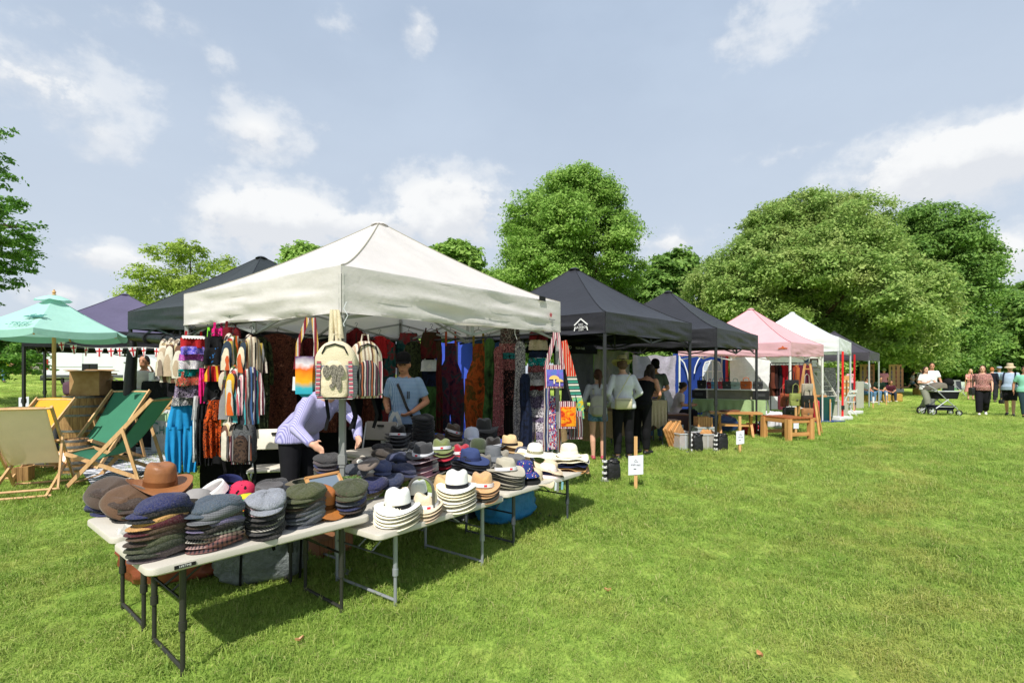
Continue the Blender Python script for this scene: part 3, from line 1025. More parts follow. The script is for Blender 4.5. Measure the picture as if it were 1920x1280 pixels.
def table(label, F, a, L, W, h, legc, top='#bdb7ab', insx=0.17, slim=True, braces=True):
 g = gz(F[0], F[1])
 t = thing('folding_table', label, 'folding table', (F[0], F[1], g), a, 'folding tables of the hat stall')
 h = h - g
 for s in (0, 1):
  m = MB()
  x0, x1 = (0, L / 2 - 0.0015) if s == 0 else (L / 2 + 0.0015, L)
  slab(m, rounded(x0, x1, 0, W, 0.05, (1 - s, s, s, 1 - s)), h - 0.042, h)
  m.build('tabletop_half', table_top, t, top)
 for x in (insx, L - insx):
  for y in (0.08, W - 0.08):
   m = MB()
   m.tube([(x, y, h - 0.042), (x, y, h * 0.42)], 0.0155, 10)
   m.tube([(x, y, h * 0.42 + 0.02), (x, y, 0.0)], 0.0115, 10)
   m.tube([(x, y, h * 0.42 + 0.022), (x, y, h * 0.42 - 0.022)], 0.0195, 10)
   m.build('leg', metal_grey, t, legc)
  m = MB()
  m.tube([(x, 0.08, 0.035), (x, W - 0.08, 0.035)], 0.0105, 8)
  m.build('foot_bar', metal_grey, t, legc)
  m = MB()
  m.tube([(x, 0.08, h - 0.06), (x, W - 0.08, h - 0.06)], 0.011, 8)
  m.build('cross_bar', metal_grey, t, legc)
  if braces:
   sgn = 1 if x < L / 2 else -1
   for y in (W * 0.42, W * 0.58):
    m = MB()
    m.tube([(x, W / 2 + (y - W / 2) * 1.2, h - 0.22), (x + sgn * L * 0.2, y, h - 0.05)], 0.006, 6)
    m.tube([(x, 0.08, h - 0.22), (x, W - 0.08, h - 0.22)], 0.007, 6)
    m.build('brace', metal_grey, t, legc)
 return t
dk, gy = ('#3a3a35', '#9a9ea3')
T1 = table('dark legged folding table of flat cap stacks nearest the camera', (-1.689, 2.37), 0.871, 1.22, 0.61, 0.595, dk)
T0 = table('folding table behind the flat cap table holding baseball caps and visor', (-2.2, 2.81), 0.871, 1.22, 0.61, 0.6, dk)
T2 = table('grey legged folding table displaying cream panama hats and arched mirror', (-0.815, 3.12), 0.924, 1.27, 0.8, 0.52, gy, insx=0.2)
T3 = table('folding table at right end with bucket hat and floppy sun hats', (-0.044, 4.27), 0.917, 1.3, 0.72, 0.505, '#4d5258', insx=0.2)
T4 = table('folding table of navy caps behind the panama hat table', (-1.42, 3.89), 0.924, 1.26, 0.61, 0.6, gy)
T5 = table('folding table of felt hats behind floppy sun hat table', (-0.49, 4.92), 0.917, 1.3, 0.61, 0.6, gy)
T6 = table('taller back table of black hats in front of the seller', (-1.43, 5.03), 0.912, 1.6, 0.5, 0.7, gy)
m = MB()
m.box((0, 0, 0), (0.092, 0.004, 0.017))
pl = m.build('name_plate', rubber, T1, None, (0.155, -0.002, 0.595 - 0.021), (0, 0, 0), False)
text('LIFETIME', 0.014, ink_white, pl, (0, -0.0024, 0), (R(90), 0, 0))

def lump(m, c, d, seed, p=0.45, wr=0.03, nu=28, nv=18, droop=0.0):
 """slumped soft box: superellipsoid with folds, base on z = c.z"""

 def sg(v, e):
  return math.copysign(abs(v) ** e, v)
 vs, fs, rows = ([], [], [])
 for j in range(nv + 1):
  t = -PI / 2 + PI * j / nv
  row = []
  for k in range(1 if j in (0, nv) else nu):
   a = 2 * PI * k / nu
   q = Vector((sg(math.cos(t), p) * sg(math.cos(a), p), sg(math.cos(t), p) * sg(math.sin(a), p), sg(math.sin(t), p)))
   w = noise.noise(Vector((q.x * 2.1 + seed, q.y * 2.1, q.z * 2.6))) + 0.6 * noise.noise(Vector((q.x * 5 + seed, q.y * 5 + q.z * 4, q.z * 3)))
   up = (q.z + 1) / 2
   k2 = 1 + wr * 4 * w * (0.3 + up) - droop * up * up
   z = (q.z + 1) / 2 * d[2] * (1 + wr * 2.5 * w * up)
   row.append(len(vs))
   vs.append((c[0] + q.x * d[0] / 2 * k2, c[1] + q.y * d[1] / 2 * k2, c[2] + z))
  rows.append(row)
 for a, b in zip(rows, rows[1:]):
  for k in range(nu):
   k2 = (k + 1) % nu
   if len(a) == 1:
    fs.append((a[0], b[k2], b[k]))
   elif len(b) == 1:
    fs.append((a[k], a[k2], b[0]))
   else:
    fs.append((a[k], a[k2], b[k2], b[k]))
 m.add(vs, fs)
nylon = material('wrinkled_nylon', lambda n, c: tinted(n, c, 0.12, 10), 0.42, 0.45, bump=(16, 0.55, 5))
tarp = material('woven_tarp', lambda n, c: tinted(n, c, 0.3, 22, 0.1), 0.34, 0.5, bump=(34, 0.7, 5))

def bag_under(name, label, cat, p, d, rz, mat, col, seed, trim=None):
 t = thing(name, label, cat, p, rz, 'stock bags under the hat tables')
 m = MB()
 lump(m, (0, 0, 0), d, seed, 0.5, 0.075, 44, 26)
 m.build('bag_body', mat, t, col, angle=180)
 if trim:
  m = MB()
  y = -d[1] / 2 * 1.03
  for x in (-d[0] * 0.22, d[0] * 0.42):
   m.bar((x, y, 0.03), (x + 0.01, y, d[2] * 0.82), 0.016, 0.012, (0, 1, 0))
  m.bar((-d[0] * 0.44, y, d[2] * 0.8), (d[0] * 0.46, y, d[2] * 0.86), 0.014, 0.014)
  m.build('piping', cotton, t, trim)
  m = MB()
  m.tube([(d[0] * 0.05, y * 0.7, d[2] * 0.93), (d[0] * 0.1, y * 1.12, d[2] * 0.8), (d[0] * 0.14, y * 1.12, d[2] * 0.62)], 0.012, 6, squash=0.3)
  m.build('handle', cotton, t, trim)
 return t
p = gnd(300, 1098)
bag_under('stock_bag', 'slumped rust brown nylon bag under the flat cap table', 'bag', p + Vector((0.03, 0.18, 0)), (0.66, 0.42, 0.33), 0.35, nylon, '#8a4a33', 3)
p = gnd(466, 1098)
bag_under('laundry_bag', 'grey woven plastic laundry bag with black piping under cap table', 'bag', p + Vector((0.02, 0.16, 0)), (0.6, 0.4, 0.42), 0.42, tarp, '#6d7373', 8, '#161616')
p = gnd(950, 985)
bag_under('stock_bag', 'bright blue plastic bag under the panama and sun hat tables', 'bag', p + Vector((-0.02, 0.2, 0)), (0.62, 0.4, 0.4), 0.7, nylon, '#2f7fb4', 12)
p = gnd(870, 985)
bag_under('stock_bag', 'dark grey bag in shade beside the blue bag under tables', 'bag', p + Vector((-0.05, 0.25, 0)), (0.45, 0.3, 0.26), 0.7, nylon, '#3a3d42', 15)
p = gnd(607, 1045)
t = thing('wicker_box', 'low brown woven box in shade under the hat tables', 'box', p + Vector((0, 0.15, 0)), 0.8)
m = MB()
m.box((0, 0, 0.07), (0.3, 0.22, 0.14))
m.build('box_body', material('wicker', lambda n, c: n.ramp(n.n('ShaderNodeTexBrick', {'Vector': c, 'Scale': 14.0}).outputs['Fac'], [(0.0, '#9a6a4a'), (1, '#5a3926')]), 0.8, 0.2), t, None, smooth=False)
m = MB()
m.box((0, 0, 0.15), (0.32, 0.24, 0.02))
m.build('lid', leather, t, '#8a5f42', smooth=False)
CN = {'navy': '#262b52', 'black': '#18181a', 'tan': '#b98d58', 'maroon': '#4a1c26', 'brown': '#4b3a2e', 'olive': '#3f4430', 'dark green': '#2f352a', 'grey brown': '#51474a', 'denim blue': '#46525f', 'herringbone grey': '#5d5f63', 'dark brown': '#3a2e28', 'lilac': '#6a6280', 'tartan': '#6b4e48', 'light grey': '#878b94', 'pink': '#c9a9b2', 'houndstooth': '#8a8680', 'charcoal': '#38383a', 'slate': '#474c55', 'moss green': '#454a30', 'cream': '#e8e4d6', 'white': '#e9e8e4', 'ivory': '#e6dfc6', 'beige': '#cdb89a', 'camel': '#bb9265', 'tobacco': '#8c5a34', 'red': '#8e1f2c', 'sage': '#6d7648', 'forest': '#3d4632', 'dove grey': '#b9b4a8', 'stone': '#8f897b', 'blush': '#e2d0cf', 'straw': '#cfae7c', 'taupe': '#a8998c', 'steel grey': '#6b6e72', 'blue': '#3b4a72', 'raspberry': '#c2365a', 'felt brown': '#4c4038'}
HM = {}

def crown_fn(h, rx, ry, dent, pinch):

 def fn(x, y, z, a, i):
  t = z / h
  k = sst(0.5, 1.0, t)
  if pinch:
   x *= 1 - 0.34 * sst(0.35, 1, t) * sst(-0.01, -ry, y)
  if dent:
   z -= dent * math.exp(-(x / (rx * 0.34)) ** 2) * k
   z += 0.01 * k * sst(0, ry, y)
  return (x, y, z)
 return fn

def brim_z(x, y, t, a, R_, curl, dip, wave, droop, ph):
 return curl * (x / R_) ** 2 * t ** 1.3 - dip * (max(0, -y) / R_) ** 2 * t + wave * math.sin(3 * a + ph) * t * t + wave * 0.6 * math.sin(5 * a + ph * 2) * t * t - droop * t * t

def hat_parts(kind, v=0):
 """mesh pieces of one hat: (name, mesh builder)"""
 key = (kind, v)
 if key in HM:
  return HM[key]
 r = random.Random(hash(kind) % 1000 if False else sum(map(ord, kind)) * 7 + v)
 out = {}
 P = dict(fedora=(0.112, 0.084, 0.098, 0.062, 0.03, 0.014, 0.0, 0.0, 0.028, True), panama=(0.116, 0.086, 0.1, 0.066, 0.02, 0.012, 0.0, 0.004, 0.026, True), trilby=(0.104, 0.084, 0.097, 0.042, 0.026, 0.016, 0, 0.004, 0.03, True), porkpie=(0.085, 0.085, 0.096, 0.045, 0.02, 0.004, 0, 0, 0.01, False), cloche=(0.105, 0.088, 0.098, 0.048, -0.0, 0.0, 0.004, 0.026, 0, False), floppy=(0.105, 0.086, 0.096, 0.115, 0.0, 0.0, 0.02, 0.018, 0, False), bucket=(0.095, 0.082, 0.092, 0.058, 0.0, 0.0, 0.004, 0.045, 0, False), cowboy=(0.128, 0.086, 0.1, 0.088, 0.045, 0.03, 0, 0, 0.012, False), outback=(0.11, 0.084, 0.1, 0.08, 0.03, 0.02, 0.006, 0.01, 0.016, True))
 if kind in P:
  h, rx, ry, bw, curl, dip, wave, droop, dent, pinch = P[kind]
  h *= r.uniform(0.96, 1.05)
  ph = r.uniform(0, 6)
  m = MB()
  if kind in ('cloche', 'floppy', 'bucket'):
   pr = [(1.0, 0), (1.01, 0.2), (0.99, 0.45), (0.93, 0.68), (0.8, 0.86), (0.56, 0.96), (0.28, 0.995), (0, 1.0)]
   if kind == 'bucket':
    pr = [(1.04, 0), (1.0, 0.3), (0.95, 0.6), (0.9, 0.86), (0.84, 0.95), (0.6, 0.98), (0.3, 0.995), (0, 1.0)]
  elif kind == 'porkpie':
   pr = [(1.0, 0), (0.99, 0.4), (0.98, 0.8), (0.97, 0.95), (0.91, 1.0), (0.83, 0.97), (0.7, 0.9), (0.35, 0.89), (0, 0.89)]
  else:
   pr = [(1.0, 0), (0.995, 0.22), (0.98, 0.45), (0.955, 0.65), (0.92, 0.8), (0.86, 0.91), (0.74, 0.975), (0.5, 1.0), (0.25, 1.0), (0, 1.0)]
  f0 = crown_fn(h, rx, ry, dent, pinch)

  def fn(x, y, z, a, i):
   x, y, z = f0(x, y, z, a, i)
   w = 1 + 0.02 * noise.noise(Vector((x * 14 + v * 5, y * 14, z * 14)))
   return (x * w, y * w, z * (1 + 0.025 * noise.noise(Vector((x * 20, y * 20 + v * 3, 1)))))
  m.lathe([(p, q * h) for p, q in pr], 26, rx, ry, fn=fn)
  out['crown'] = m
  m = MB()
  rows = [(0, 0), (0.25, 0), (0.5, 0), (0.75, 0), (0.95, 0), (1.0, -0.0014), (0.95, -0.003), (0.5, -0.003), (0, -0.003)]
  vs, fs = ([], [])
  n = 36
  for t, dz_ in rows:
   for k in range(n):
    a = 2 * PI * k / n
    x = math.cos(a) * (rx * 0.985 + bw * t)
    y = math.sin(a) * (ry * 0.985 + bw * t * (1.06 if y_is(a) else 1))
    vs.append((x, y, dz_ + 0.001 + brim_z(x, y, t, a, rx + bw, curl, dip, wave, droop, ph)))
  for j in range(len(rows) - 1):
   for k in range(n):
    k2 = (k + 1) % n
    fs.append((j * n + k, (j + 1) * n + k, (j + 1) * n + k2, j * n + k2))
  m.add(vs, fs)
  out['brim'] = m
  for nm, z0, z1, g in (('band', 0.002, 0.03, 0.0022), ('paper_wrap', 0.004, 0.032, 0.008)):
   m = MB()
   vs, fs = ([], [])
   for j, (z, e) in enumerate(((z0, 0), (z0, g), (z1, g), (z1, 0))):
    for k in range(28):
     a = 2 * PI * k / 28
     kx = 1 - 0.05 * z / h
     q = (math.cos(a) * (rx * 1.006 * kx + e), math.sin(a) * (ry * 1.006 * kx + e))
     vs.append((q[0], q[1], z + (0.012 * math.cos(a + ph) if nm == 'paper_wrap' else 0)))
   for j in range(3):
    for k in range(28):
     k2 = (k + 1) % 28
     fs.append((j * 28 + k, j * 28 + k2, (j + 1) * 28 + k2, (j + 1) * 28 + k))
   m.add(vs, fs)
   out[nm] = m
  m = MB()
  a0 = -PI / 2 + r.uniform(-0.5, 0.5)
  m.grid(4, 2, lambda u, q: (math.cos(a0 + (u - 0.5) * 0.26) * (rx * 1.006 + 0.0095), math.sin(a0 + (u - 0.5) * 0.26) * (ry * 1.006 + 0.0095), 0.01 + q * 0.016 + 0.012 * math.cos(a0 + ph)))
  out['price_sticker'] = m
 elif kind in ('flatcap', 'bakerboy', 'beret'):
  big = {'flatcap': 0.86, 'bakerboy': 0.9, 'beret': 1.04}[kind]
  ph = 0.8 + 0.25 * v
  sg_ = {'flatcap': 0, 'bakerboy': 1, 'beret': 0.35}[kind]

  def fn(x, y, z, a, i):
   y2 = y + (-0.028 if z > 0.02 else -0.008)
   sl = 1 + y * 2.2
   w = noise.noise(Vector((x * 9 + v * 11, y * 9, z * 20)))
   gr_ = abs(math.cos(4 * a + 0.39)) ** 10 * sg_
   cr = 1 - 0.035 * gr_
   return (x * (1 + 0.05 * w) * cr, y2 * (1 + 0.04 * w) * cr, z * sl * (1 + 0.22 * w) + 0.013 * math.sin(2 * a + ph) * (1 - 0.5 * sst(0.03, 0.07, z)) - 0.007 * gr_ * sst(0.03, 0.06, z))
  m = MB()
  m.lathe([(0.6, 0.012), (0.8, 0), (0.9, 0.006), (0.98, 0.02), (1.0, 0.033), (0.965, 0.047), (0.86, 0.06), (0.66, 0.07), (0.38, 0.0755), (0.14, 0.077), (0, 0.077)], 48, 0.126 * big, 0.142 * big, fn=fn)
  out['crown'] = m
  if kind != 'beret':
   m = MB()
   vs, fs = ([], [])
   nn = 14
   for j, (t, dz_) in enumerate(((0, 0.01), (0.5, 0.009), (1, 0.003), (1.03, 0.0), (0.9, -0.003), (0, 0.002))):
    for k in range(nn + 1):
     a = -PI / 2 + (k / nn - 0.5) * 2.3
     q = math.cos((k / nn - 0.5) * PI) ** 0.7 if 0 < k < nn else 0
     x = math.cos(a) * (0.108 + 0.034 * t * q) * big
     y = math.sin(a) * (0.122 + 0.075 * t * q) * big - 0.012
     vs.append((x, y, dz_ - 0.01 * t * q - 0.05 * x * x / 0.108 + 0.006))
   for j in range(5):
    for k in range(nn):
     fs.append((j * (nn + 1) + k, (j + 1) * (nn + 1) + k, (j + 1) * (nn + 1) + k + 1, j * (nn + 1) + k + 1))
   m.add(vs, fs)
   out['peak'] = m
  m = MB()
  m.ell((0, -0.026, 0.079 + r.uniform(-0.002, 0.002)), (0.011, 0.011, 0.005), 10, 6)
  out['button'] = m
 elif kind in ('baseball', 'visor', 'beanie'):
  if kind == 'baseball':
   m = MB()
   m.lathe([(1.0, 0), (1.02, 0.03), (0.98, 0.06), (0.85, 0.09), (0.6, 0.108), (0.3, 0.115), (0, 0.117)], 26, 0.082, 0.094, fn=lambda x, y, z, a, i: (x * (1 - 0.012 * abs(math.cos(3 * a)) ** 16), y, z + 0.01 * sst(0, -0.09, y) * sst(0.03, 0.1, z)))
   out['crown'] = m
   m = MB()
   m.ell((0, 0, 0.118), (0.008, 0.008, 0.004), 8, 5)
   out['button'] = m
  elif kind == 'visor':
   m = MB()
   m.lathe([(1.0, 0), (0.985, 0.025), (0.96, 0.05), (0.93, 0.066), (0.915, 0.066), (0.94, 0.04), (0.975, 0)], 30, 0.084, 0.097)
   out['crown'] = m
  else:
   m = MB()
   m.lathe([(0.94, 0), (1.02, 0.004), (1.03, 0.045), (0.98, 0.05), (1.0, 0.08), (0.92, 0.115), (0.7, 0.145), (0.4, 0.16), (0, 0.165)], 30, 0.085, 0.095, fn=lambda x, y, z, a, i: (x * (1 + 0.012 * math.cos(15 * a)), y * (1 + 0.012 * math.cos(15 * a)), z + 0.012 * noise.noise(Vector((x * 20 + v, y * 20, 0))) * (z > 0.06)))
   out['crown'] = m
  if kind != 'beanie':
   m = MB()
   vs, fs = ([], [])
   nn = 16
   for j, (t, dz_) in enumerate(((0, 0.004), (0.35, 0.004), (0.7, 0.002), (1, 0), (1, -0.003), (0.5, -0.001), (0, 0))):
    for k in range(nn + 1):
     b_ = k / nn - 0.5
     a = -PI / 2 + b_ * 2.1
     q = max(0, math.cos(b_ * PI)) ** 0.55
     x = math.cos(a) * (0.083 + 0.018 * t * q)
     y = math.sin(a) * 0.095 - 0.075 * t * q
     vs.append((x, y, dz_ + 0.006 - 2.6 * x * x * (0.4 + 0.6 * t) - 0.012 * t * q))
   for j in range(6):
    for k in range(nn):
     fs.append((j * (nn + 1) + k, (j + 1) * (nn + 1) + k, (j + 1) * (nn + 1) + k + 1, j * (nn + 1) + k + 1))
   m.add(vs, fs)
   out['peak'] = m
 HM[key] = out
 return out

def y_is(a):
 return True
HMESH = {}
MATBY = dict(flatcap=wool, bakerboy=wool, beret=felt, fedora=felt, trilby=felt, porkpie=felt, cowboy=leather, outback=leather, panama=straw, floppy=straw, cloche=felt, bucket=cotton, baseball=cotton, visor=cotton, beanie=wool)
KNAME = dict(flatcap='flat_cap', bakerboy='baker_boy_cap', beret='beret', fedora='fedora_hat', trilby='trilby_hat', porkpie='pork_pie_hat', cowboy='cowboy_hat', outback='outback_hat', panama='panama_hat', floppy='sun_hat', cloche='cloche_hat', bucket='bucket_hat', baseball='baseball_cap', visor='sun_visor', beanie='knitted_beanie')
CAPK = {'flatcap', 'bakerboy', 'beret', 'baseball', 'visor', 'beanie'}

def hat(kind, col, label, loc, rz=0.0, tilt=(0, 0), v=0, band=None, wrap=False, mat=None, group=None, peakcol=None, brimcol=None, scale=1.0, sticker=False):
 t = thing(KNAME[kind], label, 'cap' if kind in CAPK else 'hat', loc, 0, group)
 t.rotation_euler = (tilt[0], tilt[1], rz)
 t.scale = (scale,) * 3
 c = CN.get(col, col)
 mt = mat or MATBY[kind]
 for nm, mb in hat_parts(kind, v).items():
  if nm in ('band',) and (not band):
   continue
  if nm == 'paper_wrap' and (not wrap):
   continue
  if nm == 'price_sticker' and (not (wrap or sticker)):
   continue
  m2 = {'band': cotton, 'paper_wrap': paper, 'price_sticker': paper}.get(nm, mt)
  k = (kind, v, nm, m2.name)
  if k not in HMESH:
   HMESH[k] = mb.mesh(nm, m2, True, 180 if nm in ('crown', 'brim', 'peak') else 50)
  cc = {'band': CN.get(band, band), 'paper_wrap': '#dcdce0', 'price_sticker': '#d8323c', 'peak': peakcol or c, 'brim': brimcol or c}.get(nm, c)
  link(nm, HMESH[k], t, cc)
 return t
ORD = ['top', 'second from top', 'third from top', 'fourth from top', 'fifth from top', 'sixth from top', 'seventh from top', 'eighth from top', 'ninth from top', 'tenth from top', 'eleventh from top', 'twelfth from top']
hr = random.Random(17)
NOUN = dict(flatcap='flat cap', bakerboy='baker boy cap', beret='beret', fedora='fedora', trilby='trilby', porkpie='pork pie hat', cowboy='leather hat', outback='outback hat', panama='panama hat', floppy='wide brim sun hat', cloche='cloche hat', bucket='bucket hat', baseball='baseball cap', visor='sun visor', beanie='knitted beanie')

def stack(where, h, desc, items, gap, rz=0.0, back=0.11, jit=0.006, top_tilt=(0, 0), twist=0.12, spread=None):
 """items: bottom to top, (kind, colour[, dict]); where = photo pixel of the front foot of the stack, or (px, 'Y', distance)"""
 if len(where) == 3:
  p = on(where[0], where[2], h)
 else:
  p = at(where[0], where[1], h)
  d = Vector((p.x, p.y, 0)).normalized()
  p += d * back
 z = 0.0
 n = len(items)
 for i, it in enumerate(items):
  kind, col = (it[0], it[1])
  kw = dict(it[2]) if len(it) > 2 else {}
  k = n - 1 - i
  word = kw.pop('word', col)
  lab = kw.pop('label', None) or '%s %s, %s of %s' % (word, NOUN[kind], ORD[min(k, 11)] if k else 'topmost', desc)
  top = i == n - 1
  dx_, dy_ = (hr.uniform(-jit, jit), hr.uniform(-jit, jit))
  if spread:
   dx_ += spread[0] * i
   dy_ += spread[1] * i
  hat(kind, col, lab, (p.x + dx_, p.y + dy_, h + 0.004 + z), rz + hr.uniform(-twist, twist), top_tilt if top else (hr.uniform(-0.03, 0.03), hr.uniform(-0.03, 0.03)), v=hr.randint(0, 2), group='hats for sale on the tables', **kw)
  z += kw.get('gap', gap) if False else gap
 return p
hound = cloth('houndstooth', check('#a39e96', '#1b1b1d', 0.02, 0.5), bump=None)
tartan = cloth('tartan', check('#7a5450', '#26262c', 0.028, 0.42), bump=None)
tartan2 = cloth('pink_tartan', check('#a98a84', '#332f36', 0.024, 0.4), bump=None)
herring = cloth('herringbone', check('#6e7074', '#4a4b4f', 0.01, 0.5), bump=None)
f = 'flatcap'
face1 = -0.55
stack((313, 1050), 0.595, 'the near corner pile', [(f, 'grey brown'), (f, 'dark green'), (f, 'olive'), (f, 'dark brown'), (f, 'brown'), (f, 'maroon'), (f, 'tan'), (f, 'black'), (f, 'navy')], 0.0265, face1, 0.13, 0.007)
stack((417, 1032), 0.595, 'the tweed pile', [(f, 'tartan', {'word': 'red and grey tartan', 'mat': tartan}), (f, 'tartan', {'word': 'pinkish tartan', 'mat': tartan2}), (f, 'houndstooth', {'word': 'pale houndstooth', 'mat': hound}), (f, 'black'), (f, 'lilac'), (f, 'dark brown'), (f, 'herringbone grey', {'mat': herring}), ('bakerboy', 'denim blue')], 0.0255, face1, 0.12)
stack((497, 1008), 0.595, 'the black cap pile', [(f, 'black'), (f, 'charcoal'), (f, 'houndstooth', {'word': 'black and white houndstooth', 'mat': hound}), (f, 'black', {'word': 'matt black'}), (f, 'charcoal', {'word': 'soft charcoal'}), (f, 'pink', {'peakcol': '#c9a9b2'}), ('bakerboy', 'light grey')], 0.0265, 0.35, 0.12, 0.008, (0.1, -0.05))
stack((578, 987), 0.595, 'the pile under moss green cap', [(f, 'slate'), (f, 'steel grey'), (f, 'slate', {'word': 'blue slate'}), (f, 'charcoal'), (f, 'brown'), (f, 'olive'), ('bakerboy', 'moss green')], 0.0255, -0.3, 0.12)
stack((657, 967), 0.595, 'the pile right of the wooden frame', [(f, 'black'), (f, 'dark brown'), (f, 'navy'), (f, 'slate'), (f, 'brown'), ('bakerboy', 'olive')], 0.0255, 0.2, 0.12, 0.006, (0.1, 0))
stack((196, 962), 0.6, 'the leaning pile at table left end', [(f, 'navy'), (f, 'black'), (f, 'charcoal'), (f, 'dark brown'), ('beret', 'felt brown', {'word': 'dark felt brown'})], 0.026, 0.9, 0.06, 0.005, (0.5, -0.35), spread=(0.006, 0.0))
stack((236, 975), 0.6, 'the leaning pile behind the leather hat', [(f, 'black'), (f, 'dark green'), (f, 'dark brown', {'word': 'deep brown'}), ('beret', '#5a4433', {'word': 'chestnut brown'})], 0.026, 0.9, 0.09, 0.005, (0.55, -0.25))
stack((302, 962), 0.605, 'the leather pile behind navy cap', [('cowboy', '#1f1a18', {'word': 'black', 'mat': leather}), ('cowboy', '#2c211d', {'word': 'black brown', 'mat': leather}), ('cowboy', '#7b4a28', {'word': 'russet'}), ('cowboy', 'tobacco', {'word': 'worn tan', 'band': '#6a3f20', 'label': 'worn tan leather hat with braided studded band', 'scale': 1.08})], 0.052, 0.75, 0.15, 0.008, (0.06, 0.04))

def lay(kind, col, label, px, Y, z, rz=0, tilt=(0, 0), **kw):
 p = on(px, Y, z)
 return hat(kind, col, label, p, rz, tilt, group='hats for sale on the tables', **kw)
camo = cloth('camouflage', printed(['#2c3a22', '#4c6a35', '#3f2f20', '#7a8a58'], 26, 0.6))
lady = cloth('ladybird', dots('#c2304f', ['#26141a'], 26, 0.24))
rasta = cloth('reggae', stripes(['#2f7a35', '#e2c32c', '#b7262c', '#e2c32c'], 2, 0.07))
lay('baseball', '#8d8a88', 'light grey baseball cap lying left of the white visor', 366, 3.26, 0.66, 1.9, (0.1, 0.9))
lay('visor', 'white', 'white plastic sun visor standing behind the camouflage cap', 404, 3.4, 0.7, -0.5, (0.55, -0.1), peakcol='#ecebea')
lay('visor', 'navy', 'navy sun visor tucked behind the white visor', 428, 3.62, 0.7, 0.2, (0.2, 0.25))
lay('baseball', 'raspberry', 'pink ladybird spotted childrens cap behind camouflage cap', 455, 3.48, 0.66, 0.6, (0.1, 0), mat=lady)
lay('baseball', '#3d4a2a', 'camouflage baseball cap before the white visor', 408, 3.02, 0.63, -0.6, (0.15, -0.15), mat=camo)
lay('baseball', 'forest', 'olive camouflage cap lying lowest left of camouflage cap', 372, 2.98, 0.605, 1.2, (0.1, 0.3), mat=camo)
lay('beanie', '#c8b02a', 'green yellow and red reggae beanie between camouflage and grey caps', 458, 3.15, 0.605, 0.3, (0.2, 0.1), mat=rasta)
lay('bakerboy', '#84868a', 'grey wool cap lying behind the denim blue cap', 415, 2.86, 0.605, -0.4, (0.05, 0))
stack((505, 'Y', 3.32), 0.605, 'the grey pork pie pile', [('porkpie', 'black'), ('porkpie', 'charcoal'), ('porkpie', '#4d4a4a', {'word': 'heather grey', 'wrap': True})], 0.045, 0.2)
lay('flatcap', 'charcoal', 'charcoal flat cap behind the heather grey pork pie hat', 512, 3.75, 0.66, 0.3)
lay('flatcap', '#4a4644', 'brown grey flat cap right of heather grey pork pie hat', 545, 3.45, 0.64, -0.2)
lay('cowboy', '#a05e2c', 'two tone tan leather hat with blackened crown top', 600, 3.28, 0.66, 0.9, (0.12, 0.1), band='#5a3518', brimcol='#a3662f')
lay('porkpie', 'olive', 'olive felt hat upside down behind the two tone leather hat', 572, 3.62, 0.74, 0, (PI, 0.1), brimcol='#5a5038')
stack((613, 'Y', 4.32), 0.605, 'the pile under the stooping persons hand', [(f, 'slate'), (f, 'dark green'), (f, 'brown'), (f, 'navy'), (f, 'grey brown'), (f, 'charcoal')], 0.03, 0.4)
lay('flatcap', 'slate', 'slate flat cap against foot of the white gazebo post', 668, 4.15, 0.7, 0.2)
lay('flatcap', '#4c4540', 'brown check flat cap right of the gazebo post', 690, 4.3, 0.73, -0.3)
lay('beret', '#6d625a', 'small taupe cap beside the bending persons right hand', 694, 4.05, 0.78, -0.3, (0.3, 0), scale=0.6)
lay('flatcap', '#33402c', 'camouflage flat cap just left of the gazebo post foot', 652, 3.85, 0.66, 0.4, mat=camo)
for i, (px, Y, z, c, l) in enumerate(((705, 4.1, 0.605, 'navy', 'navy flat cap lowest left on the navy cap table'), (735, 4.25, 0.605, '#2b3550', 'blue black flat cap in the middle of navy cap table'), (720, 4.45, 0.66, '#30395c', 'navy check flat cap behind the other navy caps'), (708, 4.3, 0.7, '#3a4468', 'faded navy flat cap topping the navy caps'), (752, 4.38, 0.66, '#252c4a', 'dark navy flat cap beside the plaid beige trilby'), (745, 4.6, 0.72, '#39415f', 'slate navy flat cap at back of navy cap table'))):
 lay('flatcap', c, l, px, Y, z, -0.3 + i * 0.3, (0.08, 0.05))
p_ = 'panama'
stack((745, 990), 0.52, 'the front panama pile at table corner', [(p_, 'ivory')] + [(p_, 'cream')] * 1 + [(p_, 'ivory', {'word': 'pale ivory'}), (p_, 'cream', {'word': 'off white'}), (p_, '#e9e3cf', {'word': 'soft cream'}), (p_, 'white', {'band': '#1b1b1d', 'wrap': False, 'label': 'white panama hat with black band at front table corner'})], 0.02, -0.15, 0.13, 0.004)
stack((797, 975), 0.52, 'the beige trilby pile before arched mirror', [('trilby', '#cdb39b', {'word': 'rose beige'}), ('trilby', '#c4ad93', {'word': 'sand'}), ('trilby', 'beige', {'word': 'warm beige'}), ('trilby', '#d6c5a8', {'word': 'oatmeal', 'wrap': True})], 0.022, 0.1, 0.12, 0.004)
stack((856, 958), 0.52, 'the tall panama pile with black ribbon', [(p_, 'ivory'), (p_, 'cream'), (p_, 'ivory', {'word': 'yellowish ivory'}), (p_, 'cream', {'word': 'pale cream'}), (p_, '#e7dfc2', {'word': 'butter cream'}), (p_, '#e6dcba', {'word': 'straw cream'}), (p_, 'white', {'band': '#232327', 'label': 'white panama hat with broad black ribbon on tallest pile'})], 0.024, -0.1, 0.135, 0.004)
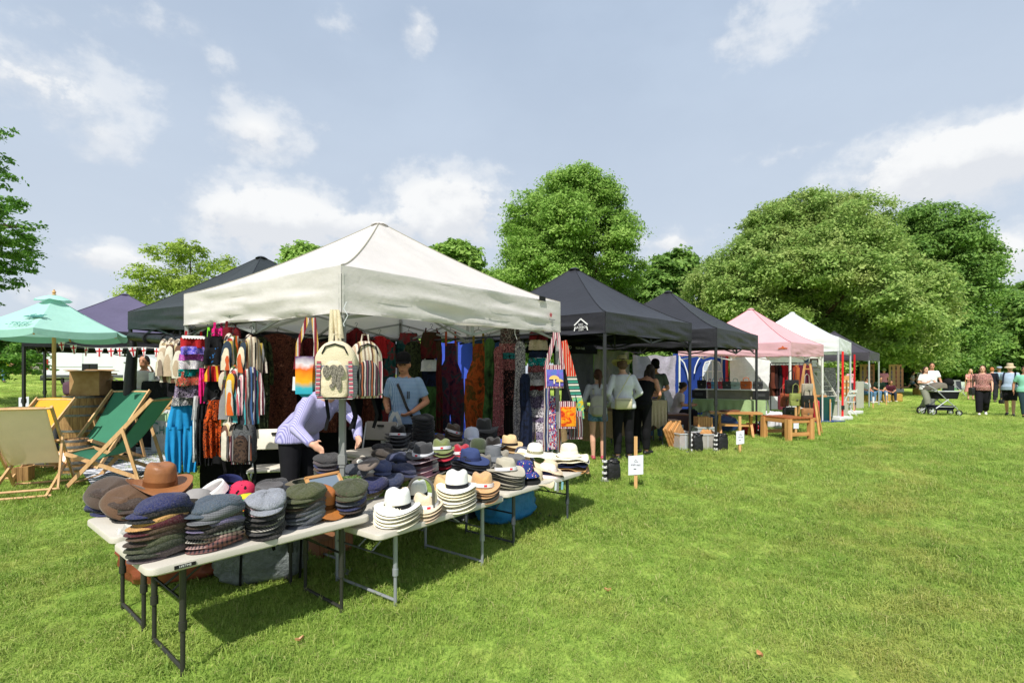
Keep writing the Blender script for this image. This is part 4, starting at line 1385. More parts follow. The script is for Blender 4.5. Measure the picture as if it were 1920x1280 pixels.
stack((903, 940), 0.52, 'the tan fedora pile at table right end', [('fedora', '#b88a60', {'word': 'light brown'}), ('fedora', '#3f3a30', {'word': 'dark olive'}), ('fedora', 'camel'), ('fedora', '#b58c66', {'word': 'fawn'}), ('fedora', '#c29a6b', {'word': 'pale tan', 'wrap': True})], 0.021, 0.35, 0.12, 0.005)
stack((688, 928), 0.53, 'the cream pile beside olive flat caps', [(p_, 'ivory'), (p_, '#e6dcba', {'word': 'butter'}), (p_, 'cream'), (p_, '#e7dfc4', {'word': 'eggshell'}), (p_, 'cream', {'band': 'taupe', 'word': 'large cream', 'label': 'large cream fedora with taupe ribbon beside olive flat caps', 'scale': 1.12})], 0.034, 0.15, 0.12, 0.005)
plaid = cloth('beige_plaid', check('#d3b795', '#a98e78', 0.07, 0.28), bump=None)
stack((744, 905), 0.53, 'the plaid pile behind panama', [('trilby', '#a9704d', {'word': 'brick brown'}), ('trilby', '#d3b795', {'word': 'beige plaid', 'mat': plaid, 'band': '#a48c80'})], 0.045, 0.1, 0.12)
stack((805, 905), 0.53, 'the pile behind the arched mirror', [(p_, 'cream'), (p_, 'ivory'), (p_, '#e7e1d0', {'word': 'white', 'band': '#26262a'})], 0.03, -0.2, 0.12)
lay('outback', '#c7a878', 'straw hat with darker rim behind tall panama pile', 832, 3.98, 0.6, 0.4, (0.1, 0.1), mat=straw)
og = [('outback', c, {'word': w, 'mat': felt}) for c, w in (('#5b584c', 'dark stone'), ('#3c3b36', 'black olive'), ('#77735f', 'khaki'), ('#4c4a42', 'drab'), ('#8f897b', 'stone'), ('#3f3e38', 'charcoal olive'), ('#6e6a58', 'moss stone'), ('#56544a', 'dull olive'), ('#a8a294', 'pale stone'))]
stack((948, 918), 0.505, 'the many brimmed pile at table left end', og + [('outback', '#aaa494', {'word': 'dove grey', 'mat': cotton, 'wrap': True})], 0.0155, 0.8, 0.13, 0.004)
flower = cloth('navy_flower_print', dots('#2b3a78', ['#c43a52', '#d8c26a', '#d06a80', '#e0dccf'], 48, 0.26))
patch = cloth('patchwork', printed(['#7a2a30', '#d8d0c4', '#3a2a2c', '#4c6a80'], 34, 0.6))
stack((985, 908), 0.505, 'the patterned pile of bucket hats', [('bucket', '#6b2c30', {'word': 'red and white patterned', 'mat': patch}), ('bucket', '#222', {'word': 'black'}), ('bucket', 'navy', {'word': 'navy flower print', 'mat': flower})], 0.05, 0.3, 0.1)
stack((1028, 896), 0.505, 'the pair at front of sun hats', [('cloche', 'navy'), ('cloche', 'blush', {'word': 'pale pink', 'band': '#d8b8b6'})], 0.022, 0.2, 0.1)
stack((1068, 882), 0.505, 'the floppy pile at right corner', [('floppy', '#b08a60', {'word': 'tan'}), ('floppy', 'tan', {'word': 'golden tan'}), ('floppy', '#222a4a', {'word': 'navy'}), ('floppy', '#2a3050', {'word': 'blue black'}), ('floppy', '#e5dcc4', {'word': 'cream'}), ('floppy', 'ivory', {'word': 'pale ivory'}), ('cloche', '#e2dac4', {'word': 'cream', 'wrap': False, 'band': '#ece8da', 'label': 'cream rolled brim cloche on floppy sun hat pile'})], 0.026, 0.5, 0.13, 0.01)
lay('floppy', '#eee9da', 'white sun hat with striped cord behind pink cloche hat', 1003, 5.25, 0.7, 0.2, (0.06, 0.05), band='#8d8a70', scale=0.95)
lay('floppy', '#d9c4a6', 'beige scrunched sun hat between white and cream sun hats', 1030, 5.05, 0.58, 0.9, (0.3, 0.2), scale=0.8)
stack((955, 'Y', 5.75), 0.605, 'the straw pile at table far end', [('fedora', 'straw', {'mat': straw}), ('fedora', '#c2a277', {'word': 'golden straw', 'mat': straw}), ('fedora', '#d2b68a', {'word': 'pale straw', 'mat': straw, 'band': '#2a2523'})], 0.05, 0.5)
lay('porkpie', '#5a5a5c', 'grey tweed hat with white paper band behind navy bucket hat', 968, 5.0, 0.62, 0.4, (0.1, 0), wrap=True)
stack((793, 'Y', 4.58), 0.605, 'the charcoal pile with pink layers', [('fedora', '#a87f88', {'word': 'dusty pink'}), ('fedora', '#b9a0a4', {'word': 'pale pink'}), ('fedora', '#3c2328', {'word': 'wine'}), ('fedora', '#c0a8ac', {'word': 'rose'}), ('fedora', 'charcoal', {'wrap': True})], 0.043, -0.3)
stack((828, 'Y', 4.86), 0.605, 'the sage pile with red layers', [('trilby', 'black'), ('trilby', 'red'), ('trilby', 'black', {'word': 'jet black'}), ('trilby', '#a8283a', {'word': 'scarlet'}), ('trilby', '#707a4a', {'word': 'grass green'}), ('trilby', 'sage', {'wrap': True})], 0.036, 0.2)
stack((866, 'Y', 5.12), 0.605, 'the crimson pile', [('trilby', 'black'), ('trilby', '#40181e', {'word': 'dark wine'}), ('trilby', '#a01f30', {'word': 'crimson', 'wrap': True})], 0.046, 0.1)
ns = [('outback', c, {'word': w, 'mat': felt}) for c, w in (('#17171a', 'black'), ('#1d1d22', 'soot black'), ('#232733', 'ink'), ('#17171b', 'coal black'), ('#20222c', 'midnight'), ('#18181c', 'raven black'))]
stack((882, 'Y', 4.66), 0.605, 'the curved black brim pile', ns + [('outback', '#37436b', {'word': 'blue', 'mat': cotton, 'band': '#2b3356'})], 0.019, 0.9)
stack((896, 'Y', 5.42), 0.605, 'the forest green pile', [('cloche', 'olive'), ('cloche', 'forest', {'word': 'deep green'}), ('cloche', 'forest')], 0.055, 0.1)
stack((925, 'Y', 5.55), 0.605, 'the pile behind grey knit hats', [('fedora', 'charcoal'), ('fedora', 'black', {'word': 'soft black'}), ('fedora', '#201d1b', {'word': 'black', 'wrap': True})], 0.05, -0.2)
stack((924, 'Y', 5.2), 0.605, 'the grey knit pile', [('bucket', 'steel grey'), ('bucket', '#606468', {'word': 'mid grey'}), ('bucket', '#66696d', {'word': 'soft grey'})], 0.035, 0.2)
stack((746, 'Y', 5.66), 0.7, 'the black fedora pile by the carrier bag', [('fedora', 'black'), ('fedora', '#1b1b1e', {'word': 'soot'}), ('fedora', '#141416', {'word': 'deep black'}), ('fedora', 'black', {'word': 'black', 'wrap': True, 'label': 'black fedora with white paper band before the seller'})], 0.04, 0.4)
stack((793, 'Y', 5.92), 0.705, 'the tall black beret pile before seller', [('beret', '#17171a', {'word': w}) for w in ('black', 'soot black', 'ink black', 'coal black', 'dull black', 'dark black')] + [('beret', '#1a1a1e', {'word': 'soft black'})], 0.042, 0.3)
stack((848, 'Y', 6.2), 0.705, 'the brown trilby pile', [('trilby', 'brown'), ('trilby', '#42382f', {'word': 'peat brown'}), ('trilby', '#4f4338', {'word': 'grey brown', 'wrap': True})], 0.045, 0.6, top_tilt=(0.1, 0.15))
lay('baseball', '#b9bdcb', 'pale lilac baseball cap beside the brown trilby', 884, 5.72, 0.8, 0.5)
stack((884, 'Y', 5.72), 0.605, 'the caps below the pale lilac cap', [('baseball', 'slate'), ('baseball', '#2d2f36', {'word': 'dark slate'}), ('baseball', '#777c88', {'word': 'light slate'})], 0.05, 0.5)
stack((908, 'Y', 6.1), 0.6, 'the tall dark pile at back of table', [('outback', c, {'word': w, 'mat': felt}) for c, w in (('#2d2a28', 'umber'), ('#1d1c1c', 'black'), ('#3a342e', 'dark brown'), ('#262423', 'soot brown'), ('#332f2b', 'earth'), ('#222', 'coal'), ('#2c2b2a', 'grey black'))] + [('outback', '#2f2f2f', {'word': 'graphite', 'mat': felt, 'scale': 1.1})], 0.036, 0.3)
for i, (k_, c, l, px, Y, z) in enumerate((('flatcap', '#54565a', 'grey tweed flat cap at left end of the navy cap table', 672, 4.35, 0.62), ('flatcap', '#2c3350', 'blue flat cap between gazebo post and plaid trilby', 715, 4.75, 0.62), ('flatcap', '#6a655e', 'fawn grey flat cap behind the navy caps', 690, 4.62, 0.64), ('flatcap', '#3a3430', 'peat brown flat cap behind the navy caps', 716, 5.0, 0.7), ('trilby', '#4a4a4e', 'grey trilby left of the charcoal fedora pile', 765, 4.72, 0.62), ('fedora', '#2a2a2c', 'black fedora lying behind charcoal fedora pile', 780, 5.15, 0.705), ('flatcap', '#44464c', 'slate flat cap in front of the black fedora pile', 738, 5.2, 0.66), ('flatcap', '#1f2026', 'black flat cap on the back table left of black fedora', 716, 5.35, 0.705), ('trilby', '#5a4c40', 'brown trilby between black beret pile and brown trilby pile', 820, 6.0, 0.705), ('bucket', '#4c5058', 'grey bucket hat right of the sage trilby pile', 846, 5.0, 0.61), ('fedora', '#6e6a60', 'khaki fedora behind the blue outback hat', 905, 4.95, 0.61), ('trilby', '#8a8478', 'grey straw trilby behind grey knit pile', 940, 5.35, 0.61), ('cloche', '#3a4054', 'navy cloche right of the straw fedora pile', 980, 5.55, 0.61), ('bucket', '#c9b896', 'cream bucket hat left of the white sun hat', 978, 5.2, 0.61), ('flatcap', '#5e6064', 'pale grey flat cap left of the heather grey pork pie', 478, 3.62, 0.61), ('baseball', '#3c3e44', 'charcoal baseball cap behind the pork pie pile', 528, 3.7, 0.61), ('flatcap', '#4a5040', 'green tweed flat cap behind two tone leather hat', 590, 3.85, 0.62), ('baseball', '#7e7468', 'taupe baseball cap behind moss green cap pile', 560, 3.4, 0.61), ('flatcap', '#504a4c', 'plum grey flat cap behind the olive cap pile', 640, 3.45, 0.61), ('trilby', '#b9a184', 'sand trilby right of the plaid trilby', 772, 3.95, 0.53), ('panama', '#d8cfb8', 'cream panama behind the tan fedora pile', 878, 4.3, 0.53), ('bucket', '#8f8a80', 'stone bucket hat behind the many brimmed pile', 928, 4.75, 0.52), ('floppy', '#cfc0a0', 'straw coloured sun hat at back of the sun hat table', 1000, 4.85, 0.51))):
 lay(k_, c, l, px, Y, z, -0.4 + 0.37 * (i % 5), (0.06, 0.04))
p = on(790, 3.52, 0.522)
t = thing('arched_mirror', 'small round topped mirror in grey frame among panama hats', 'mirror', p, -0.22)
arch = [(-0.088, 0)] + [(0.088 * math.cos(PI - a * PI / 16), 0.185 + 0.088 * math.sin(a * PI / 16)) for a in range(17)] + [(0.088, 0)]
m = MB()
m.tube([(x, 0, z) for x, z in arch], 0.0105, 8)
m.bar((-0.088, 0, 0.008), (0.088, 0, 0.008), 0.02, 0.016)
m.build('frame', metal_grey, t, '#5e5a55')
m = MB()
m.prism([(x * 0.95, z * 0.97 + 0.004) for x, z in arch], 0.004)
m.build('glass', material('mirror_glass', '#d0d4d2', 0.03, 0.5, 1.0), t, None, smooth=False)
t.rotation_euler = (0.0, 0, -0.22)
m = MB()
m.bar((0, 0.012, 0.16), (0, 0.1, 0.0), 0.02, 0.006)
m.build('prop', metal_grey, t, '#5e5a55')
t.rotation_euler = (R(1), 0, R(-12))
p = at(636, 968, 0.597) + Vector((0, 0.02, 0))
t = thing('wooden_mirror', 'rectangular mirror in orange wood leaning between olive cap piles', 'mirror', p, 0)
m = MB()
w_, h_ = (0.24, 0.3)
for a, b in (((-w_ / 2, 0, 0), (-w_ / 2, 0, h_)), ((w_ / 2, 0, 0), (w_ / 2, 0, h_))):
 m.bar(a, b, 0.018, 0.02, (0, 1, 0))
m.build('side_rail', oak_z, t, None, smooth=False)
m = MB()
for z in (0, h_):
 m.bar((-w_ / 2 - 0.009, 0, z), (w_ / 2 + 0.009, 0, z), 0.02, 0.018)
m.build('end_rail', oak_x, t, None, smooth=False)
m = MB()
m.box((0, 0.002, h_ / 2), (w_ - 0.01, 0.004, h_ - 0.01))
m.build('glass', MATS['mirror_glass'], t, None, smooth=False)
t.rotation_euler = (R(-38), R(0), R(56))
film = material('clear_film', '#d6dade', 0.12, 0.6, alpha=0.38)
for px, py, z, s, lb in ((236, 1002, 0.63, 0.12, 'crumpled clear plastic packet beside the navy flat cap pile'), (708, 958, 0.56, 0.14, 'clear plastic sleeve under front white panama hat'), (838, 955, 0.53, 0.13, 'clear plastic sleeve between trilby and tall panama pile'), (752, 858, 0.72, 0.2, 'clear plastic packets beneath the black fedora pile')):
 p = at(px, py, z)
 m = MB()
 m.grid(9, 9, lambda u, v: ((u - 0.5) * s, (v - 0.5) * s * 0.8, 0.05 * noise.noise(Vector((u * 4 + px, v * 4, 0))) + 0.03 * noise.noise(Vector((u * 9, v * 9 + px, 0)))))
 tag(m.build('plastic_packet', film, None, None, p + Vector((0, 0.05, 0.02)), (0.5, 0.2, px), angle=20), lb, 'packet', 'plastic packets on the hat tables')
p = at(1047, 905, 0.5)
for k, (dx_, c, lb) in enumerate(((-0.012, '#dfe6ea', 'white paper price tag under the pale pink cloche'), (0.02, '#8fc3d0', 'pale blue price tag hanging over edge of the sun hat table'))):
 m = MB()
 m.box((0, 0, -0.03), (0.026, 0.002, 0.07))
 m.tube([(0, 0, 0.005), (0, 0.03, 0.02)], 0.0015, 4)
 tag(m.build('price_tag', paper, None, c, p + Vector((dx_ * 2, -0.0 + dx_, 0.0)), (0, 0.1, 0.8), smooth=False), lb, 'price tag')
RAILS = dict(FL=(WF, WV), LB=(WL, WU), BR=(WR, WV), FR=(WF, WU))

def hit(px, side, inset=0.08):
 A, d = RAILS[side]
 A = A + {'FL': WU, 'LB': -WV, 'BR': -WU, 'FR': WV}[side] * inset
 k = (px - 960) / 960
 t = (k * A.y - A.x) / (d.x - k * d.y)
 return A + d * t

def zat(py, Y):
 return 1.5 - (py - 702) * Y / 960
gc = random.Random(23)

def cloth_tube(m, prof, dep, folds, seed, n=36, amp=0.02):
 """prof: (z, half width, centre x) from the top down; closed flat tube of cloth with folds that grow downwards"""
 k = len(prof)
 z0, z1 = (prof[0][0], prof[-1][0])

 def fn(u, v):
  i = min(int(v * (k - 1)), k - 2)
  f = v * (k - 1) - i
  z = prof[i][0] + (prof[i + 1][0] - prof[i][0]) * f
  w = (prof[i][1] + (prof[i + 1][1] - prof[i][1]) * f) * (1 + 0.16 * noise.noise(Vector((z * 5 + seed, seed, 1))) * (z0 - z) / max(1e-06, z0 - z1))
  cx = prof[i][2] + (prof[i + 1][2] - prof[i][2]) * f + 0.022 * noise.noise(Vector((z * 3, seed, 7))) * min(1, (z0 - z) * 3)
  a = u * 2 * PI
  x = cx + w * math.cos(a)
  t = (z0 - z) / max(1e-06, z0 - z1)
  s = 1 if math.sin(a) >= 0 else -1
  y = dep * math.sin(a) + amp * (0.25 + t) * math.sin(folds * (x / max(w, 0.02)) * 2.2 + seed + 2 * noise.noise(Vector((x * 4, z * 2, seed)))) + 0.01 * noise.noise(Vector((x * 9, z * 7, seed)))
  return (x, y, z + 0.012 * noise.noise(Vector((x * 6, seed, z))) * t)
 m.grid(n, max(8, 3 * k), fn, closed=True)

def hanger(parent, w=0.19, z=0.02, hook=0.09):
 m = MB()
 m.tube([(-w, 0, z - 0.05), (-w * 0.3, 0, z + 0.0), (0, 0, z + 0.015), (w * 0.3, 0, z), (w, 0, z - 0.05)], 0.004, 5)
 pts = [(0, 0, z + 0.012), (0, 0, z + hook * 0.5)] + [(0.018 * math.cos(a) - 0.018 * 0, 0, z + hook * 0.75 + 0.018 * math.sin(a)) for a in (-1.4, -0.6, 0.2, 1.0, 1.8, 2.6, 3.3)]
 m.tube(pts, 0.003, 5)
 return m.build('hanger', metal_grey, parent, '#232325')

def garment(kind, label, px, side, top, bottom, width, mat, rz=0.0, inset=0.08, hang=True, strapmat=None, group='garments on the stall rails', Y=None, waist=None, trim=None):
 """width in photo pixels; top and bottom photo rows"""
 if Y is None:
  q = hit(px, side, inset)
 else:
  q = on(px, Y, 0)
 Yq = q[1]
 zt_, zb_ = (zat(top, Yq), zat(bottom, Yq))
 w = width * Yq / 960 / 2
 A, d = RAILS[side]
 ang = math.atan2(d.y, d.x)
 if side in ('FL', 'BR', 'LB'):
  ang += 0
 view = math.atan2(q[0], q[1])
 t = thing(kind, label, {'trousers': 'trousers'}.get(kind, kind.split('_')[-1]), (q[0], q[1], zt_), -view + rz, group)
 L_ = zt_ - zb_
 s = gc.uniform(0, 30)
 m = MB()
 nm = 'body'
 if kind == 'trousers':
  cloth_tube(m, [(0, w * 0.66, 0), (-L_ * 0.06, w * 0.68, 0), (-L_ * 0.3, w * 0.96, 0), (-L_ * 0.36, w, 0)], 0.035, 5, s)
  for sg in (-1, 1):
   cloth_tube(m, [(-L_ * 0.33, w * 0.5, sg * w * 0.48), (-L_ * 0.7, w * 0.52, sg * w * 0.52), (-L_, w * 0.46, sg * w * 0.52)], 0.04, 3.4, s + sg, amp=0.026)
  m.build(nm, mat, t, angle=180)
 elif kind == 'skirt':
  cloth_tube(m, [(0, w * 0.62, 0), (-L_ * 0.08, w * 0.64, 0), (-L_ * 0.5, w * 0.86, 0), (-L_, w, 0)], 0.035, 3.4, s, amp=0.02)
  m.build(nm, mat, t, angle=180)
 elif kind == 'dungarees':
  cloth_tube(m, [(-0.16, w * 0.42, 0), (-L_ * 0.28, w * 0.46, 0), (-L_ * 0.42, w * 0.85, 0), (-L_ * 0.5, w * 0.95, 0)], 0.035, 2, s)
  for sg in (-1, 1):
   cloth_tube(m, [(-L_ * 0.46, w * 0.5, sg * w * 0.46), (-L_ * 0.75, w * 0.54, sg * w * 0.5), (-L_, w * 0.42, sg * w * 0.52)], 0.045, 2.4, s + sg, amp=0.018)
  m.build(nm, mat, t, angle=180)
  for sg in (-1, 1):
   m = MB()
   m.bar((sg * w * 0.34, 0, 0), (sg * w * 0.36, -0.02, -0.2), 0.03, 0.008, (0, 1, 0))
   m.build('strap', strapmat or mat, t, smooth=False)
 elif kind in ('top', 'crop_top'):
  cloth_tube(m, [(-0.02, w * 0.78, 0), (-L_ * 0.3, w * 0.95, 0), (-L_ * 0.7, w * 0.96, 0), (-L_, w, 0)], 0.03, 2.6, s)
  m.build(nm, mat, t, angle=180)
  for sg in (-1, 1):
   m = MB()
   m.bar((sg * w * 0.5, 0, 0.04), (sg * w * 0.58, -0.01, -0.05), 0.022, 0.006, (0, 1, 0))
   m.build('strap', strapmat or mat, t, smooth=False)
 elif kind in ('robe', 'jacket', 'shirt', 'dress'):
  sl = {'robe': 0.55, 'jacket': 0.85, 'shirt': 0.5, 'dress': 0}[kind]
  cloth_tube(m, [(0, w * 0.25, 0), (-0.025, w * 0.5, 0), (-0.07, w * 0.66, 0), (-L_ * 0.25, w * 0.64, 0), (-L_ * 0.6, w * 0.74, 0), (-L_, w * (0.9 if kind in ('robe', 'dress') else 0.7), 0)], 0.05, 3, s, amp=0.02)
  m.build(nm, mat, t, angle=180)
  if sl:
   for sg in (-1, 1):
    m = MB()
    zs = L_ * sl
    cloth_tube(m, [(-0.05, w * 0.14, sg * w * 0.62), (-0.12, w * 0.2, sg * w * 0.74), (-zs * 0.6, w * 0.2, sg * w * 0.86), (-zs, w * 0.17, sg * w * 0.92)], 0.045, 1.5, s + sg, n=16)
    m.build('sleeve', strapmat or mat, t, angle=180)
  if kind == 'jacket':
   m = MB()
   m.ell((0, 0.04, -0.07), (w * 0.4, 0.05, 0.1), 14, 8)
   m.build('hood', strapmat or mat, t, angle=180)
   m = MB()
   m.bar((0, -0.062, -0.05), (0, -0.06, -L_ * 0.95), 0.012, 0.004, (0, 1, 0))
   m.build('zip', rubber, t, smooth=False)
 if trim:
  m = MB()
  m.grid(24, 2, lambda u, v: ((u - 0.5) * 2 * w * 0.8, -0.034 - 0.006 * v, -0.01 - 0.035 * v * (0.6 + 0.4 * abs(math.sin(u * 50)))))
  m.build('trim', cotton, t, trim)
 if hang:
  hanger(t, min(0.19, w * 0.75), 0.015)
 return t
K = {}
K['brown_print'] = cloth('brown_paisley', printed(['#26120e', '#3b1c15', '#5c3326', '#2b1511', '#7a5040'], 22, 1.6))
K['maroon_print'] = cloth('maroon_print', printed(['#3a1013', '#551a1d', '#2a0d10', '#7a3a34'], 24, 1.4))
K['dark_red'] = cloth('dark_red_cloth', printed(['#4a0f14', '#5d161b', '#3b0c10'], 8))
K['red'] = cloth('red_cloth', printed(['#8e1a20', '#a02126', '#7c161b'], 8))
K['blue'] = cloth('sky_blue_cloth', dyed(['#1d84c0', '#2890c8'], 5), 0.12)
K['black'] = cloth('black_cloth', printed(['#121214', '#1a1a1d', '#151517'], 8))
K['white'] = cloth('white_cloth', printed(['#dcdcdc', '#cfd0d2', '#e2e2e0'], 8), 0.15)
K['orange'] = cloth('orange_print', printed(['#a83c14', '#c05018', '#2a1410', '#b04414', '#241210', '#c8581c'], 13, 1.2))
K['bluepur'] = cloth('blue_purple_print', printed(['#2b3fa0', '#5a4fc0', '#9a86d0', '#32357c'], 40))
K['purple'] = cloth('purple_print', printed(['#8a2f86', '#b455a8', '#5a2468', '#d0a0cc'], 42))
K['silver'] = cloth('silver_print', printed(['#b9b4b8', '#9a98a4', '#d4cfd0', '#a58c96'], 46))
K['teal'] = cloth('teal_print', printed(['#0f6e70', '#158a86', '#0a3c40', '#c9d4cf'], 36))
K['bw'] = cloth('black_white_print', printed(['#17171a', '#c9c6c6', '#1d1d20', '#8a8790', '#131315'], 46, 1.3))
K['lilac'] = cloth('lilac_black_print', printed(['#17151a', '#8a7c94', '#1a1820', '#b3a6b8'], 36, 1.3))
K['greenflower'] = cloth('green_flower_print', printed(['#26382a', '#3a5238', '#c3453a', '#1f2b22', '#c9b9a4'], 40))
K['fringe'] = cloth('red_yellow_fringe', stripes(['#a0131a', '#b81c20', '#d8a01e', '#8a1016', '#17120f'], 0, 0.09, 0.05))
K['pink'] = cloth('hot_pink_cloth', printed(['#d21e70', '#c3196a', '#e0388a'], 9))
K['teal_dye'] = cloth('teal_tie_dye', dyed(['#0e2a2c', '#1f4a48', '#7c2026', '#163a3c'], 7))
K['maroon_dye'] = cloth('maroon_tie_dye', dyed(['#2a0c10', '#4c1618', '#2a2a18', '#5c2020'], 5))
K['green_dye'] = cloth('green_tie_dye', dyed(['#141c10', '#2a4424', '#3f6232', '#1a2c18'], 4))
K['purple_dye'] = cloth('purple_tie_dye', dyed(['#12121f', '#2c1830', '#54202e', '#18303a', '#40202a', '#1a1a30'], 4.5, 1.6))
K['orange_dye'] = cloth('orange_tie_dye', dyed(['#2a2c14', '#6a3414', '#a04a1c', '#3e3a16', '#8a3c18', '#5a2a16'], 4.0, 1.5))
K['navy_top'] = cloth('navy_cloth', printed(['#131826', '#182036', '#101420'], 9))
K['elephant'] = cloth('purple_elephant_print', bands([(9, ['#2c2438', '#6a5f7a', '#2a2236', '#b9b2bc']), (-0.15, ['#1e1a28', '#d4cfd4', '#221d2c', '#c9c4cc']), (-0.27, ['#3a3048', '#7c6f8c', '#2c2438']), (-0.33, ['#1e1a28', '#d4cfd4', '#2a2236']), (-0.45, ['#4a3d5a', '#8d829a', '#352b44']), (-0.55, ['#1e1a28', '#d4cfd4', '#2a2236'])]))
K['skirtcol'] = cloth('black_boho_print', bands([(9, ['#141214', '#8a8078', '#18161a', '#3a3234', '#6a2a30']), (-0.22, ['#241416', '#a86a6a', '#2c181c', '#c9a09a']), (-0.34, ['#0f1416', '#2a7a7c', '#17181a']), (-0.42, ['#2c181c', '#a06064', '#1a1214', '#c09a90']), (-0.56, ['#141012', '#1c1416', '#8a5a54'])]))
K['scarf'] = cloth('rose_scarf_print', printed(['#6a2a2e', '#b08a80', '#2c181a', '#c9a898', '#4a1c22'], 26, 1.4))
K['blackfringe'] = cloth('black_fringe', stripes(['#0d0d0e', '#19181a', '#0d0d0e', '#101012', '#2a1c20'], 0, 0.05, 0.02))
K['stripe_multi'] = cloth('multicolour_stripe', stripes(['#c9b9a4', '#5a3a30', '#c2572c', '#d8c9b0', '#2c3a4a', '#b9a04a', '#8a8a8c', '#3a2a2c', '#c9bdb0'], 0, 0.13, 0.03))
K['stripe_cream'] = cloth('cream_stripe', stripes(['#d4c8b4', '#b9a48c', '#d8d0c0', '#6a4a3c', '#c9b48c', '#cfc3b0', '#8a7a6c'], 0, 0.09, 0.03))
K['stripe_cool'] = cloth('cool_stripe', stripes(['#3a5a8a', '#c9c4c0', '#6a4a8a', '#2a2a34', '#4aa0a8', '#b04a4a', '#d0c8c0', '#34343c'], 0, 0.11, 0.03))
K['stripe_warm'] = cloth('warm_stripe', stripes(['#d0601f', '#c9c4b8', '#d8a82c', '#4a3a38', '#b03a2c', '#d4ccc0', '#5a6a3a'], 0, 0.1, 0.03))
K['stripe_dark'] = cloth('dark_stripe', stripes(['#26262a', '#8d8a88', '#2c2c30', '#a05a3c', '#1c1c20', '#c0b8b0', '#3a3a44', '#6a3a4a'], 0, 0.07, 0.02))
K['stripe_pink'] = cloth('pink_stripe', stripes(['#b9485a', '#d8d0d0', '#2a2a30', '#c9909a', '#e0d8d4', '#8a2a44', '#4a4a54'], 0, 0.05, 0.02))
K['hemp'] = cloth('hemp_canvas', printed(['#cfc2a4', '#d6caae', '#c6b898'], 60, 0.3), 0.0, bump=(160, 0.4, 2))
K['hempgrey'] = cloth('grey_ikat', check('#b9b8bc', '#5a5a64', 0.012, 0.45), bump=None)
K['lace'] = cloth('rose_lace', printed(['#2c1518', '#9a5a5e', '#3a1c20', '#b98a86'], 44, 1.2))
K['beige'] = cloth('beige_cloth', printed(['#a89a80', '#b9ab90', '#968a74'], 30))
K['khaki'] = cloth('khaki_print', printed(['#20261a', '#343c24', '#161a12', '#4a5228'], 9))
G = garment
tops = [('crimson crop top with white fringe collar, topmost of the left column', 628, 652, 46, 'red', '#e4e2de'), ('royal blue sequin bra top on the left column', 646, 664, 40, 'bluepur', None), ('magenta print bra top below the royal blue one', 659, 676, 42, 'purple', None), ('silver pink print bra top on the left column', 672, 692, 42, 'silver', None), ('turquoise print bra top on the left column', 688, 706, 42, 'teal', None), ('dark green floral crop top on the left column', 704, 722, 44, 'greenflower', None), ('lilac and black print bra top on the left column', 717, 733, 46, 'lilac', None), ('black lilac striped bra top above blue trousers', 729, 745, 46, 'lilac', None), ('black and white print top just above blue trousers', 741, 760, 50, 'bw', None)]
for i, (lb, a, b_, w, k, tr_) in enumerate(tops):
 G('crop_top', lb, 363 - i * 1.4, 'FL', a, b_, w, K[k], inset=-0.02 - 0.012 * (i % 2), hang=i == 0, trim=tr_)
G('trousers', 'bright sky blue harem trousers hanging at the gazebo corner', 341, 'FL', 757, 884, 50, K['blue'], inset=-0.1, Y=5.55)
G('trousers', 'long red trousers behind the column of bra tops', 378, 'FL', 632, 735, 20, K['red'], inset=0.1)
G('scarf' if False else 'skirt', 'hot pink sarong beside the floral crop tops', 379, 'FL', 690, 755, 14, K['pink'], inset=0.0)
G('trousers', 'black and white print trousers behind blue trousers', 358, 'FL', 745, 870, 36, K['bw'], inset=0.16)
G('crop_top', 'black vest top on the second column', 403, 'FL', 628, 652, 36, K['black'], inset=-0.02)
G('crop_top', 'raspberry crop top at head of second column', 409, 'FL', 612, 630, 22, K['pink'], inset=0.02)
G('crop_top', 'dark maroon top at head of jacket column', 434, 'FL', 610, 634, 30, K['dark_red'], inset=0.02)
G('skirt', 'lime green scarf between the first two columns', 392, 'FL', 614, 648, 9, cloth('lime_cloth', '#7fc93a'), inset=-0.02, hang=False)
G('top', 'black top with blue circle print on the second column', 402, 'FL', 648, 684, 36, cloth('black_blue_print', printed(['#131315', '#17171a', '#1a1a1e', '#2c6aa8'], 9)), inset=-0.04, hang=False)
G('crop_top', 'gold sequin band on the second column', 402, 'FL', 672, 690, 34, K['beige'], inset=-0.03, hang=False)
G('skirt', 'red and yellow fringed mini skirt on second column', 403, 'FL', 686, 716, 36, K['fringe'], inset=-0.05, hang=False)
G('skirt', 'plain black skirt above the orange trousers', 404, 'FL', 712, 752, 42, K['black'], inset=-0.02)
G('trousers', 'orange and black batik trousers on the second column', 406, 'FL', 750, 856, 42, K['orange'], inset=-0.06)
G('trousers', 'long black trousers left of the orange batik trousers', 383, 'FL', 742, 872, 26, K['black'], inset=0.02)
G('trousers', 'plain white trousers seen edge on beside long black trousers', 368, 'FL', 742, 866, 12, K['white'], inset=-0.03)
